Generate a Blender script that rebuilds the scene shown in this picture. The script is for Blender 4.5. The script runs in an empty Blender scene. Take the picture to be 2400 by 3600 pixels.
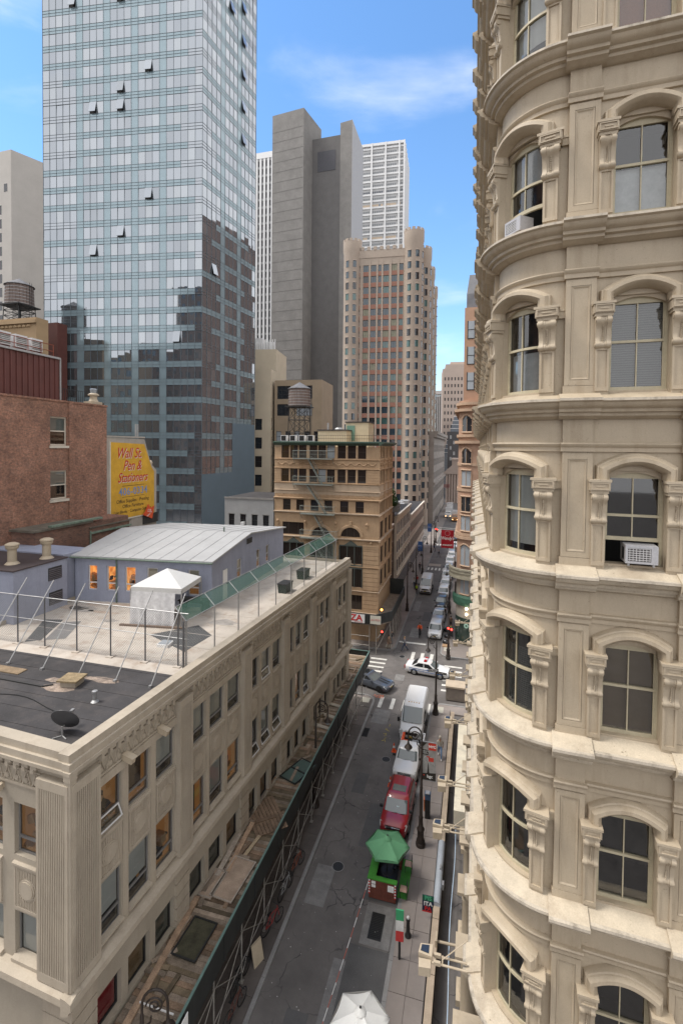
import bpy, bmesh, math, random
from mathutils import Matrix, Vector
import numpy as np
random.seed(7)
S = bpy.context.scene
COL = S.collection
R_ = math.radians
PI = math.pi
# ------------------------------------------------------------------ camera
F_PX, W_PX, H_PX = 1700.0, 2400.0, 3600.0
HOR, VVP = 1572.0, 65000.0
roll, pitch, yaw, EYE = math.atan(.010), math.atan(F_PX / VVP), R_(15.3), 25.0
PPY = HOR + F_PX * F_PX / VVP
Fv = Vector((-math.sin(yaw) * math.cos(pitch), math.cos(yaw) * math.cos(pitch), -math.sin(pitch)))
R0 = Vector((math.cos(yaw), math.sin(yaw), 0)); U0 = R0.cross(Fv)
Rv = R0 * math.cos(roll) + U0 * math.sin(roll); Uv = U0 * math.cos(roll) - R0 * math.sin(roll)
cd = bpy.data.cameras.new('camera'); cam = bpy.data.objects.new('camera', cd); COL.objects.link(cam)
cam.matrix_world = Matrix(((Rv.x, Uv.x, -Fv.x, 0), (Rv.y, Uv.y, -Fv.y, 0), (Rv.z, Uv.z, -Fv.z, EYE), (0, 0, 0, 1)))
cd.sensor_fit = 'AUTO'; cd.sensor_width = 36.0; cd.lens = F_PX / H_PX * 36.0
cd.shift_y = (PPY - H_PX / 2) / H_PX
cd.clip_start = .1; cd.clip_end = 5000
S.camera = cam
# ------------------------------------------------------------------ sky, sun, exposure
SUN_EL, SUN_AZ = 58.0, -105.0          # high soft sun over the left roofs, degrees (azimuth from +Y, clockwise)
wd = bpy.data.worlds.new('World'); S.world = wd; wd.use_nodes = True
nt = wd.node_tree; N = nt.nodes; L = nt.links
bg = N['Background']
sky = N.new('ShaderNodeTexSky'); sky.sky_type = 'NISHITA'; sky.sun_disc = False
sky.sun_elevation = R_(SUN_EL); sky.sun_rotation = R_(SUN_AZ); sky.air_density = 1.2; sky.dust_density = .05; sky.ozone_density = 3.0
tc = N.new('ShaderNodeTexCoord')
def nd(t, **k):
    n = N.new(t)
    for a, b in k.items(): setattr(n, a, b)
    return n
mp = nd('ShaderNodeMapping'); mp.inputs['Location'].default_value = (2.7, 5.3, .9); mp.inputs['Scale'].default_value = (1.1, 1.1, 3.2); L.new(tc.outputs['Generated'], mp.inputs[0])
nz = nd('ShaderNodeTexNoise'); nz.inputs['Scale'].default_value = 2.3; nz.inputs['Detail'].default_value = 7; nz.inputs['Roughness'].default_value = .55; nz.inputs['Distortion'].default_value = .35
L.new(mp.outputs[0], nz.inputs['Vector'])
# cloud added outside the view for neutral light and white tower reflections, thin ahead
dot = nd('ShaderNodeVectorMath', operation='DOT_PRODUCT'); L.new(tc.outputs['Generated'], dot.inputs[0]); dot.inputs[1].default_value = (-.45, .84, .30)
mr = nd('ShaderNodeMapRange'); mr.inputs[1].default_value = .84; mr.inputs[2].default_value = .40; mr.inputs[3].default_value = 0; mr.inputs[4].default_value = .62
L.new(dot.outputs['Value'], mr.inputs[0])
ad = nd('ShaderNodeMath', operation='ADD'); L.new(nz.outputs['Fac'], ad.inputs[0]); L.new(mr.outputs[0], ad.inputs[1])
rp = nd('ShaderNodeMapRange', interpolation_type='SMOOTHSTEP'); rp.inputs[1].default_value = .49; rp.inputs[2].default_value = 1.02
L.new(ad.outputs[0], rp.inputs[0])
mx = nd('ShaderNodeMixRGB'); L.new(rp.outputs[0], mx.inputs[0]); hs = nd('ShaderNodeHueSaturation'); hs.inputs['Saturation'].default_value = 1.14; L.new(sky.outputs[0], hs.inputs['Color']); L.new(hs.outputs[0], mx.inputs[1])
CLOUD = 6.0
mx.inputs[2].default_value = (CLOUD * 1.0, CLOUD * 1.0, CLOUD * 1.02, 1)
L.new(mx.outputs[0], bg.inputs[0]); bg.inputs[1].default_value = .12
sd = bpy.data.lights.new('sun', 'SUN'); sd.energy = 1.75; sd.angle = R_(18); sd.color = (1, .95, .88)
so = bpy.data.objects.new('sun', sd); COL.objects.link(so)
az, el = R_(SUN_AZ), R_(SUN_EL)
so.rotation_euler = Vector((math.sin(az) * math.cos(el), math.cos(az) * math.cos(el), math.sin(el))).to_track_quat('Z', 'Y').to_euler()
so.location = (-60, -20, 160)
S.view_settings.view_transform = 'Standard'; S.view_settings.look = 'None'; S.view_settings.gamma = 1; S.view_settings.use_curve_mapping = False
S.view_settings.exposure = 1.08
S.render.engine = 'CYCLES'; S.cycles.max_bounces = 6; S.cycles.diffuse_bounces = 5; S.cycles.glossy_bounces = 3; S.cycles.transparent_max_bounces = 6
S.cycles.use_denoising = True; S.cycles.caustics_reflective = False; S.cycles.caustics_refractive = False
# ------------------------------------------------------------------ objects and meshes
def T(x=0, y=0, z=0): return Matrix.Translation((x, y, z))
def RZ(d): return Matrix.Rotation(R_(d), 4, 'Z')
def RX(d): return Matrix.Rotation(R_(d), 4, 'X')
def RY(d): return Matrix.Rotation(R_(d), 4, 'Y')
def O(name, data, parent=None, M=None):
    o = bpy.data.objects.new(name, data); COL.objects.link(o)
    if parent is not None: o.parent = parent
    if M is not None: o.matrix_basis = M
    return o
def tag(o, label=None, cat=None, group=None, kind=None):
    if label: o['label'] = label
    if cat: o['category'] = cat
    if group: o['group'] = group
    if kind: o['kind'] = kind
    return o
def thing(name, label, cat, loc=(0, 0, 0), rz=0, group=None):
    o = bpy.data.objects.new(name, None); COL.objects.link(o)
    o.location = loc; o.rotation_euler = (0, 0, R_(rz)); o.empty_display_size = .3
    return tag(o, label, cat, group)
def kids(o): return [c for c in KID.get(o.name, [])]
KID = {}
_O = O
def O(name, data, parent=None, M=None):
    o = _O(name, data, parent, M)
    if parent is not None: KID.setdefault(parent.name, []).append(o)
    return o
def dup(o, label=None, loc=None, rz=None, group=None):
    def cp(a, par):
        c = a.copy(); COL.objects.link(c)
        if par is not None: c.parent = par; KID.setdefault(par.name, []).append(c)
        for k in KID.get(a.name, []): cp(k, c)
        return c
    r = cp(o, None)
    if loc is not None: r.location = loc
    if rz is not None: r.rotation_euler = (0, 0, R_(rz))
    return tag(r, label, None, group)
class MB:
    def __init__(s, fn=None): s.v = []; s.f = []; s.m = []; s.fn = fn
    def add(s, pts, faces, m=0):
        b = len(s.v)
        s.v += [s.fn(*p) for p in pts] if s.fn else [tuple(p) for p in pts]
        for f in faces: s.f.append([b + i for i in f]); s.m.append(m)
        return s
    def quad(s, a, b, c, d, m=0): return s.add([a, b, c, d], [(0, 1, 2, 3)], m)
    def box(s, x0, x1, y0, y1, z0, z1, m=0, nx=1):
        return s.extr([(y0, z0), (y1, z0), (y1, z1), (y0, z1)], x0, x1, m, nx)
    def cbox(s, c, d, m=0, M=None):
        x, y, z = c; a, b, e = d[0] / 2, d[1] / 2, d[2] / 2
        P = [(-a, -b, -e), (a, -b, -e), (a, b, -e), (-a, b, -e), (-a, -b, e), (a, -b, e), (a, b, e), (-a, b, e)]
        if M is not None: P = [tuple((M @ Vector(p))) for p in P]
        return s.add([(p[0] + x, p[1] + y, p[2] + z) for p in P], [(0, 3, 2, 1), (4, 5, 6, 7), (0, 1, 5, 4), (1, 2, 6, 5), (2, 3, 7, 6), (3, 0, 4, 7)], m)
    def extr(s, prof, x0, x1, m=0, nx=1, caps=True):   # closed profile (y,z) pushed along x
        n = len(prof); pts = []; F = []
        for i in range(nx + 1):
            x = x0 + (x1 - x0) * i / nx
            pts += [(x, y, z) for y, z in prof]
        for i in range(nx):
            for j in range(n): F.append((i * n + j, i * n + (j + 1) % n, (i + 1) * n + (j + 1) % n, (i + 1) * n + j))
        if caps: F += [tuple(range(n))[::-1], tuple(range(nx * n, nx * n + n))]
        return s.add(pts, F, m)
    def prism(s, poly, z0, z1, m=0):                   # polygon (x,y) raised along z
        n = len(poly)
        return s.add([(x, y, z0) for x, y in poly] + [(x, y, z1) for x, y in poly],
                     [tuple(range(n))[::-1], tuple(range(n, 2 * n))] + [(i, (i + 1) % n, n + (i + 1) % n, n + i) for i in range(n)], m)
    def plate(s, poly, y0, y1, m=0):                   # polygon (x,z) thickened along y
        n = len(poly)
        return s.add([(x, y0, z) for x, z in poly] + [(x, y1, z) for x, z in poly],
                     [tuple(range(n)), tuple(range(n, 2 * n))[::-1]] + [(i, (i + 1) % n, n + (i + 1) % n, n + i) for i in range(n)], m)
    def sweep(s, path, prof, m=0, closed=False):       # path (x,z) in the facade plane; profile (a outward in plane, b towards the street)
        n, k = len(path), len(prof); pts = []
        for i, (x, z) in enumerate(path):
            p0 = path[i - 1] if (i > 0 or closed) else path[i]; p1 = path[(i + 1) % n] if (i < n - 1 or closed) else path[i]
            d1 = Vector((x - p0[0], z - p0[1])); d2 = Vector((p1[0] - x, p1[1] - z))
            if d1.length < 1e-9: d1 = d2.copy()
            if d2.length < 1e-9: d2 = d1.copy()
            d1.normalize(); d2.normalize(); t = (d1 + d2).normalized()
            nx, nz_ = -t[1], t[0]; sc = 1 / max(.5, t.dot(d1))
            pts += [(x + nx * a * sc, -b, z + nz_ * a * sc) for a, b in prof]
        F = []
        for i in range(n if closed else n - 1):
            i2 = (i + 1) % n
            for j in range(k): F.append((i * k + j, i * k + (j + 1) % k, i2 * k + (j + 1) % k, i2 * k + j))
        if not closed: F += [tuple(range(k)), tuple(range((n - 1) * k, n * k))[::-1]]
        return s.add(pts, F, m)
    def tube(s, p, q, r, n=6, m=0, r2=None, cap=True):
        p, q = Vector(p), Vector(q); d = q - p
        if d.length < 1e-7: return s
        d.normalize(); a = d.orthogonal().normalized(); b = d.cross(a); r2 = r if r2 is None else r2
        pts = [p + (a * math.cos(2 * PI * i / n) + b * math.sin(2 * PI * i / n)) * r for i in range(n)] + \
              [q + (a * math.cos(2 * PI * i / n) + b * math.sin(2 * PI * i / n)) * r2 for i in range(n)]
        F = [(i, (i + 1) % n, n + (i + 1) % n, n + i) for i in range(n)]
        if cap: F += [tuple(range(n))[::-1], tuple(range(n, 2 * n))]
        return s.add(pts, F, m)
    def path(s, P, r, n=6, m=0):
        for a, b in zip(P, P[1:]): s.tube(a, b, r, n, m)
        return s
    def lathe(s, prof, c=(0, 0, 0), n=12, m=0, caps=True):
        k = len(prof); pts = []
        for r, z in prof: pts += [(c[0] + r * math.cos(2 * PI * i / n), c[1] + r * math.sin(2 * PI * i / n), c[2] + z) for i in range(n)]
        F = [(j * n + i, j * n + (i + 1) % n, (j + 1) * n + (i + 1) % n, (j + 1) * n + i) for j in range(k - 1) for i in range(n)]
        if caps: F += [tuple(range(n))[::-1], tuple(range((k - 1) * n, k * n))]
        return s.add(pts, F, m)
    def ball(s, c, r, n=8, m=0, sz=1):
        return s.lathe([(r * math.sin(PI * i / (n // 2 + 1)) + 1e-4, -r * sz * math.cos(PI * i / (n // 2 + 1))) for i in range(n // 2 + 2)], c, n, m)
    def rings(s, rings, m=0, closed=True, caps=True):  # loft through rings of equal count
        k = len(rings[0]); pts = [p for r in rings for p in r]; F = []
        for i in range(len(rings) - 1):
            for j in range(k if closed else k - 1): F.append((i * k + j, i * k + (j + 1) % k, (i + 1) * k + (j + 1) % k, (i + 1) * k + j))
        if caps: F += [tuple(range(k))[::-1], tuple(range((len(rings) - 1) * k, len(rings) * k))]
        return s.add(pts, F, m)
    def xf(s, M, start=0):
        for i in range(start, len(s.v)): s.v[i] = tuple(M @ Vector(s.v[i]))
        return s
    def mesh(s, name, mats, smooth=None):
        me = bpy.data.meshes.new(name); me.from_pydata([tuple(p) for p in s.v], [], s.f)
        for mt in (mats if isinstance(mats, (list, tuple)) else [mats]): me.materials.append(mt)
        me.polygons.foreach_set('material_index', s.m)
        if smooth is not None:
            bm = bmesh.new(); bm.from_mesh(me); bmesh.ops.remove_doubles(bm, verts=bm.verts, dist=1e-5); bmesh.ops.recalc_face_normals(bm, faces=bm.faces); bm.to_mesh(me); bm.free()
            me.polygons.foreach_set('use_smooth', [True] * len(me.polygons)); me.set_sharp_from_angle(angle=R_(smooth))
        me.update(); return me
    def build(s, name, mats, parent=None, M=None, smooth=None): return O(name, s.mesh(name, mats, smooth), parent, M)
def wall(mb, x0, x1, z0, z1, ops, d=.2, m=0, mr=None, y=0, step=None, back=False):
    """facade in the plane y with real openings (x0,x1,z0,z1) and reveals d deep"""
    mr = m if mr is None else mr
    xs = {x0, x1}; zs = {z0, z1}
    for o in ops: xs |= {o[0], o[1]}; zs |= {o[2], o[3]}
    if step:
        k = int((x1 - x0) / step)
        for i in range(1, k): xs.add(x0 + (x1 - x0) * i / k)
    xs = sorted(x for x in xs if x0 - 1e-6 <= x <= x1 + 1e-6); zs = sorted(z for z in zs if z0 - 1e-6 <= z <= z1 + 1e-6)
    for j in range(len(zs) - 1):
        if zs[j + 1] - zs[j] < 1e-5: continue
        zc = (zs[j] + zs[j + 1]) / 2; act = [o for o in ops if o[2] < zc < o[3]]; run = None
        for i in range(len(xs)):
            solid = i < len(xs) - 1 and not any(o[0] < (xs[i] + xs[i + 1]) / 2 < o[1] for o in act)
            if solid and run is None: run = xs[i]
            if run is not None and (not solid or step):
                e = xs[i + 1] if (solid and step) else xs[i]
                if e > run: mb.quad((run, y, zs[j]), (e, y, zs[j]), (e, y, zs[j + 1]), (run, y, zs[j + 1]), m)
                run = None
    for a, b, c, e in [o[:4] for o in ops]:
        mb.quad((a, y, c), (a, y, e), (a, y + d, e), (a, y + d, c), mr); mb.quad((b, y, c), (b, y + d, c), (b, y + d, e), (b, y, e), mr)
        ns = max(1, int((b - a) / step)) if step else 1
        for i in range(ns):
            p, q = a + (b - a) * i / ns, a + (b - a) * (i + 1) / ns
            mb.quad((p, y, c), (p, y + d, c), (q, y + d, c), (q, y, c), mr); mb.quad((p, y, e), (q, y, e), (q, y + d, e), (p, y + d, e), mr)
# ------------------------------------------------------------------ materials
MATS = {}
def mat(name, col, rough=.75, var=.12, scale=1.5, fine=.08, streak=0, dirt=(.12, .10, .08), dirtamt=0, bump=0, bscale=25, metal=0, spec=.4, rnd=0, brick=None, coat=0, speck=0, speckcol=(.1, .075, .05), crack=0):
    m = bpy.data.materials.new(name); m.use_nodes = True; t = m.node_tree; n = t.nodes; l = t.links; p = n['Principled BSDF']
    p.inputs['Roughness'].default_value = rough; p.inputs['Metallic'].default_value = metal; p.inputs['Specular IOR Level'].default_value = spec
    if coat: p.inputs['Coat Weight'].default_value = coat; p.inputs['Coat Roughness'].default_value = .08
    def new(k, **a):
        x = n.new(k)
        for q, w in a.items(): setattr(x, q, w)
        return x
    geo = new('ShaderNodeNewGeometry'); pos = geo.outputs['Position']
    def noise(sc, det=4, vec=None, ro=.6):
        x = new('ShaderNodeTexNoise'); x.inputs['Scale'].default_value = sc; x.inputs['Detail'].default_value = det; x.inputs['Roughness'].default_value = ro
        l.new(vec if vec is not None else pos, x.inputs['Vector']); return x.outputs['Fac']
    def rng(v, a, b, c, d):
        x = new('ShaderNodeMapRange'); x.inputs[1].default_value = a; x.inputs[2].default_value = b; x.inputs[3].default_value = c; x.inputs[4].default_value = d; l.new(v, x.inputs[0]); return x.outputs[0]
    def mul(a, b):
        x = new('ShaderNodeMath', operation='MULTIPLY'); l.new(a, x.inputs[0]); l.new(b, x.inputs[1]); return x.outputs[0]
    base = None
    if brick:
        bw, bh, c2, mo = brick
        sp = new('ShaderNodeSeparateXYZ'); l.new(pos, sp.inputs[0]); aa = new('ShaderNodeMath', operation='ADD'); l.new(sp.outputs[0], aa.inputs[0]); l.new(sp.outputs[1], aa.inputs[1])
        cb = new('ShaderNodeCombineXYZ'); l.new(aa.outputs[0], cb.inputs[0]); l.new(sp.outputs[2], cb.inputs[1])
        bt = new('ShaderNodeTexBrick'); l.new(cb.outputs[0], bt.inputs['Vector']); bt.inputs['Scale'].default_value = 1; bt.inputs['Brick Width'].default_value = bw; bt.inputs['Row Height'].default_value = bh
        bt.inputs['Mortar Size'].default_value = .012; bt.inputs['Color1'].default_value = (*col, 1); bt.inputs['Color2'].default_value = (*c2, 1); bt.inputs['Mortar'].default_value = (*mo, 1); bt.inputs['Bias'].default_value = -.2
        base = bt.outputs['Color']
    f = rng(noise(scale), .3, .7, 1 - var, 1 + var)
    f = mul(f, rng(noise(bscale, 2), .3, .7, 1 - fine, 1 + fine))
    if rnd:
        oi = new('ShaderNodeObjectInfo'); f = mul(f, rng(oi.outputs['Random'], 0, 1, 1 - rnd, 1 + rnd))
    mxn = new('ShaderNodeVectorMath', operation='SCALE'); l.new(f, mxn.inputs['Scale'])
    if base is not None: l.new(base, mxn.inputs[0])
    else: mxn.inputs[0].default_value = col
    out = mxn.outputs[0]
    if streak or dirtamt:
        mpn = new('ShaderNodeMapping'); mpn.inputs['Scale'].default_value = (1.7, 1.7, .28) if streak else (1, 1, 1); l.new(pos, mpn.inputs[0])
        s1 = rng(noise(1.3 if streak else 1.1, 6, mpn.outputs[0], .7), .5, .78, 0, streak or dirtamt)
        mm = new('ShaderNodeMixRGB'); l.new(s1, mm.inputs[0]); l.new(out, mm.inputs[1]); mm.inputs[2].default_value = (*dirt, 1); out = mm.outputs[0]
    if speck:
        s2 = rng(noise(14, 4, None, .75), .62, .68, 0, speck); s3 = rng(noise(1.6, 3), .42, .62, 0, 1); mm = new('ShaderNodeMixRGB'); l.new(mul(s2, s3), mm.inputs[0]); l.new(out, mm.inputs[1]); mm.inputs[2].default_value = (*speckcol, 1); out = mm.outputs[0]
    if crack:
        vo = new('ShaderNodeTexVoronoi', feature='DISTANCE_TO_EDGE'); vo.inputs['Scale'].default_value = .42; wv = new('ShaderNodeTexNoise'); wv.inputs['Scale'].default_value = 1.2; l.new(pos, wv.inputs['Vector']); va = new('ShaderNodeVectorMath', operation='ADD'); l.new(pos, va.inputs[0]); l.new(wv.outputs['Color'], va.inputs[1]); l.new(va.outputs[0], vo.inputs['Vector'])
        s2 = rng(vo.outputs['Distance'], .006, .014, crack, 0); s3 = rng(noise(.35, 2), .48, .58, 0, 1); mm = new('ShaderNodeMixRGB'); l.new(mul(s2, s3), mm.inputs[0]); l.new(out, mm.inputs[1]); mm.inputs[2].default_value = (.03, .03, .03, 1); out = mm.outputs[0]
    l.new(out, p.inputs['Base Color'])
    if bump:
        b = new('ShaderNodeBump'); b.inputs['Strength'].default_value = bump; b.inputs['Distance'].default_value = .02
        l.new(noise(bscale, 5), b.inputs['Height']); l.new(b.outputs[0], p.inputs['Normal'])
    MATS[name] = m; return m
def glossmat(name, col, rough=.04, metal=0, spec=.8, rnd=.0, var=0):
    return mat(name, col, rough, var, 1, 0, metal=metal, spec=spec, rnd=rnd)
def glassmat(name, tint=(.82, .85, .85), refl=.11):
    m = bpy.data.materials.new(name); m.use_nodes = True; t = m.node_tree; n = t.nodes; l = t.links
    n.remove(n['Principled BSDF']); o = n['Material Output']
    a = n.new('ShaderNodeBsdfTransparent'); a.inputs[0].default_value = (*tint, 1); g = n.new('ShaderNodeBsdfGlossy'); g.inputs['Roughness'].default_value = .03
    w = n.new('ShaderNodeLayerWeight'); w.inputs[0].default_value = .25; r = n.new('ShaderNodeMapRange'); r.inputs[3].default_value = refl; r.inputs[4].default_value = .9
    x = n.new('ShaderNodeMixShader'); l.new(w.outputs['Fresnel'], r.inputs[0]); l.new(r.outputs[0], x.inputs[0]); l.new(a.outputs[0], x.inputs[1]); l.new(g.outputs[0], x.inputs[2]); l.new(x.outputs[0], o.inputs[0])
    return m
def emit(name, col, st):
    m = bpy.data.materials.new(name); m.use_nodes = True; p = m.node_tree.nodes['Principled BSDF']
    p.inputs['Base Color'].default_value = (*[c * .5 for c in col], 1); p.inputs['Emission Color'].default_value = (*col, 1); p.inputs['Emission Strength'].default_value = st
    return m
CREAM = mat('cream_paint', (.43, .358, .262), .55, .09, .9, .05, streak=.6, dirt=(.25, .185, .115), bump=.3, bscale=40, speck=.5)
CREAM2 = mat('cream_paint_plain', (.44, .368, .272), .55, .08, .8, .05, streak=.5, dirt=(.27, .205, .13), bump=.25, bscale=40, speck=.4)
LEDGE = mat('weathered_ledge_paint', (.47, .405, .31), .6, .14, 1.8, .08, dirtamt=.75, dirt=(.24, .18, .125), bump=.35, bscale=30, speck=.9)
SASH = mat('sash_paint', (.46, .41, .29), .5, .1, 3, .05)
LIME = mat('limestone', (.40, .347, .277), .8, .10, .7, .06, streak=.4, dirt=(.20, .155, .11), bump=.3, bscale=30)
LIME2 = mat('limestone_plain', (.375, .33, .266), .8, .09, .7, .06, streak=.3, dirt=(.22, .175, .125), bump=.3, bscale=30)
ALU = mat('grey_window_metal', (.17, .165, .16), .45, .06, 3, .03)
WALU = mat('pale_window_metal', (.6, .6, .6), .4, .06, 3, .03)
DKFRAME = mat('dark_window_frame', (.035, .035, .035), .5)
GLASS = glassmat('window_glass')
SOFTL = None
GLASS_T = glassmat('tinted_glass', (.6, .65, .65), .2)
DARKG = glossmat('dark_pane', (.022, .024, .028), .05, spec=.9)
BROWNG = glossmat('brown_pane', (.03, .023, .02), .06, spec=.7)
BLUEG = glossmat('blue_pane', (.03, .055, .075), .05, spec=1)
TEALG = glossmat('teal_pane', (.05, .12, .115), .05, spec=1)
PALEG = glossmat('pale_pane', (.30, .33, .36), .1, spec=.8)
BLIND = mat('window_blind', (.58, .58, .55), .8, .04, 3, .02)
BLIND2 = mat('cream_blind', (.50, .44, .34), .8, .04, 3, .02)
PAVED = mat('shaded_dirty_pavement', (.115, .10, .092), .85, .2, .8, .15, dirtamt=.5, dirt=(.06, .055, .05), rnd=.12, bump=.2, bscale=50)  # shade under the shed put into the paving colour, plus blotchy dirt
ROOM = mat('room_wall', (.10, .09, .08), .9, .3, .8, .1)
def litroom(n, a, b, st):
    m = emit(n, a, st); t = m.node_tree; p = t.nodes['Principled BSDF']; g = t.nodes.new('ShaderNodeNewGeometry'); v = t.nodes.new('ShaderNodeTexNoise'); v.inputs['Scale'].default_value = 3.2; v.inputs['Detail'].default_value = 3
    r = t.nodes.new('ShaderNodeValToRGB'); r.color_ramp.elements[0].position = .36; r.color_ramp.elements[1].position = .62; r.color_ramp.elements[0].color = (*b, 1); r.color_ramp.elements[1].color = (*a, 1)
    t.links.new(g.outputs['Position'], v.inputs['Vector']); t.links.new(v.outputs['Fac'], r.inputs[0]); t.links.new(r.outputs[0], p.inputs['Emission Color']); return m
LIT = litroom('lit_room', (1.0, .47, .12), (.32, .09, .02), .42)
LITS = emit('dim_lit_room', (.34, .165, .06), .17)
BULB = emit('bulb', (1.0, .72, .38), 9)
IRON = mat('black_iron', (.022, .022, .022), .5, .2, 6, .1)
BRONZE = mat('lamp_post_paint', (.030, .022, .018), .5, .2, 6, .1)
STEEL = mat('galvanised_steel', (.36, .36, .36), .45, .12, 5, .08, metal=.5)
PIPE = mat('scaffold_pipe', (.34, .32, .29), .5, .25, 3, .1, metal=.4)
ASPH = mat('asphalt', (.138, .127, .121), .8, .22, .45, .2, dirtamt=.6, dirt=(.085, .08, .078), bump=.4, bscale=60, crack=.75, speck=.25, speckcol=(.3, .29, .28))
PAVE = mat('pavement_concrete', (.25, .218, .20), .85, .10, .6, .10, dirtamt=.35, dirt=(.15, .132, .12), rnd=.09, bump=.2, bscale=50)
KERB = mat('kerb_stone', (.24, .235, .23), .8, .12, 1, .1, rnd=.06)
WHITEPAINT = mat('road_paint', (.62, .61, .57), .7, .1, 3, .12, dirtamt=.55, dirt=(.10, .10, .10), bscale=18)
WHITE = mat('white_paint', (.78, .78, .77), .5, .03)
BLACK = mat('black_rubber', (.012, .012, .013), .7)
CHROME = mat('chrome', (.6, .6, .6), .15, .02, metal=1)
# ------------------------------------------------------------------ cream ornate corner building (right)
BX, BY, BR = .6, 14.25, 1.5
BD = R_(87); BL = BR * BD
def bmap(s, y, z, org=True):
    n = -y
    if s < 0: p = (BX - n, BY - s)
    elif s <= BL:
        a = PI + s / BR; p = (BX + BR + (BR + n) * math.cos(a), BY + (BR + n) * math.sin(a))
    else:
        a = PI + BD; d = s - BL
        p = (BX + BR + (BR + n) * math.cos(a) - math.sin(a) * d, BY + (BR + n) * math.sin(a) + math.cos(a) * d)
    return (p[0] - BX, p[1] - BY, z)
def bmat(s, z):                                        # placement of a straight module at s
    p = bmap(s, 0, z); a = -90 if s < 0 else math.degrees(PI + BD) + 90
    return T(*p) @ RZ(a)
ZL = [9.75 + 4.1 * k for k in range(9)]; ZTOP = 46.65
bld = thing('ornate_corner_building', 'tall cream painted cast iron building with a rounded corner bay and scroll brackets', 'building', (BX, BY, 0))
NAS = [-.36 - 1.25 - 2.5 * i for i in range(12)]; ARC = BL / 2 + .04; RGT = [BL + 1.6 + 2.5 * i for i in range(3)]
PIL = [-.36 - 2.5 * i for i in range(13)] + [BL + .36 + 2.5 * i for i in range(4)]
S0, S1 = -31.0, BL + 8.6
def bwall():
    w = MB(); ops = [(c - .62, c + .62, z + .22, z + 2.46) for c in NAS for z in ZL]
    wall(w, S0, 0, 9.0, ZTOP, ops, .3); w.v = [bmap(*p) for p in w.v]
    a = MB(); ops = [(ARC - .62, ARC + .62, z + .22, z + 2.46) for z in ZL]
    wall(a, 0, BL, 9.0, ZTOP, ops, .3, step=.16); b = len(w.v); w.v += [bmap(*p) for p in a.v]; w.f += [[i + b for i in f] for f in a.f]; w.m += a.m
    a = MB(); ops = [(c - .62, c + .62, z + .22, z + 2.46) for c in RGT for z in ZL]
    wall(a, BL, S1, 9.0, ZTOP, ops, .3); b = len(w.v); w.v += [bmap(*p) for p in a.v]; w.f += [[i + b for i in f] for f in a.f]; w.m += a.m
    # far gable, roof and back
    e = bmap(S0, 0, 0); g = bmap(S1, 0, 0); bk = (g[0], e[1])
    w.quad((e[0], e[1], 0), (bk[0], bk[1], 0), (bk[0], bk[1], ZTOP), (e[0], e[1], ZTOP))
    w.quad((bk[0], bk[1], 0), (g[0], g[1], 0), (g[0], g[1], ZTOP), (bk[0], bk[1], ZTOP))
    pts = [bmap(S0, 0, ZTOP)] + [bmap(BL * i / 8, 0, ZTOP) for i in range(9)] + [bmap(S1, 0, ZTOP), (bk[0], bk[1], ZTOP)]
    w.add(pts, [tuple(range(len(pts)))])
    w.build('wall', CREAM2, bld)
bwall()
STAIN = mat('stained_lip', (.42, .37, .30), .7, .1, 2, .1, streak=.9, dirt=(.085, .07, .055))
CPROF = [(0, .20), (-.10, .17), (-.44, .04), (-.52, .03), (-.53, -.03), (-.47, -.06), (-.45, -.12), (-.40, -.17), (-.32, -.20), (-.31, -.27), (-.22, -.29), (-.21, -.36), (-.10, -.40), (-.06, -.43), (0, -.43)]
def sweep_facade(name, prof, z, blockd, mats, bw=.43, extra=1.0):
    """a moulding along the whole street front, stepping forward over every pilaster"""
    m = MB(bmap)
    def seg(a, b, off):
        n = max(1, int(math.ceil((b - a) / .12))) if (0 < b and a < BL) else 1
        m.extr([(y * extra - (off if y < -.001 else 0), z + q) for y, q in prof], a, b, 0, n)
        if len(mats) > 1: k_ = len(prof); nf = n * k_ + 2; m.m[-nf:] = [1 if (j < n * k_ and j % k_ in (2, 3)) else 0 for j in range(nf)]
    cuts = []
    for p in sorted(PIL): cuts.append((p - bw, p + bw))
    cur = S0
    for a, b in cuts:
        if a > cur:
            for q, r in ((cur, min(a, 0)), (max(cur, 0), min(a, BL)), (max(cur, BL), a)):
                if r > q + 1e-4: seg(q, r, 0)
        seg(max(a, S0), min(b, S1), blockd); cur = b
    if cur < S1: seg(cur, S1, 0)
    return m.build(name, mats, bld, None, 38)
for z in ZL: sweep_facade('cornice', CPROF, z, .15, [LEDGE if z < 26 else CREAM, STAIN])
sweep_facade('roof_cornice', [(y * 1.5, q * 2.2) for y, q in CPROF], ZTOP, .25, [CREAM])
APROF = [(0, .12), (-.10, .11), (-.12, .08), (-.10, .03), (-.06, 0), (-.055, -.10), (0, -.11)]
for z in ZL: sweep_facade('architrave', APROF, z + 3.0, .12, [CREAM2], .37)
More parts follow.
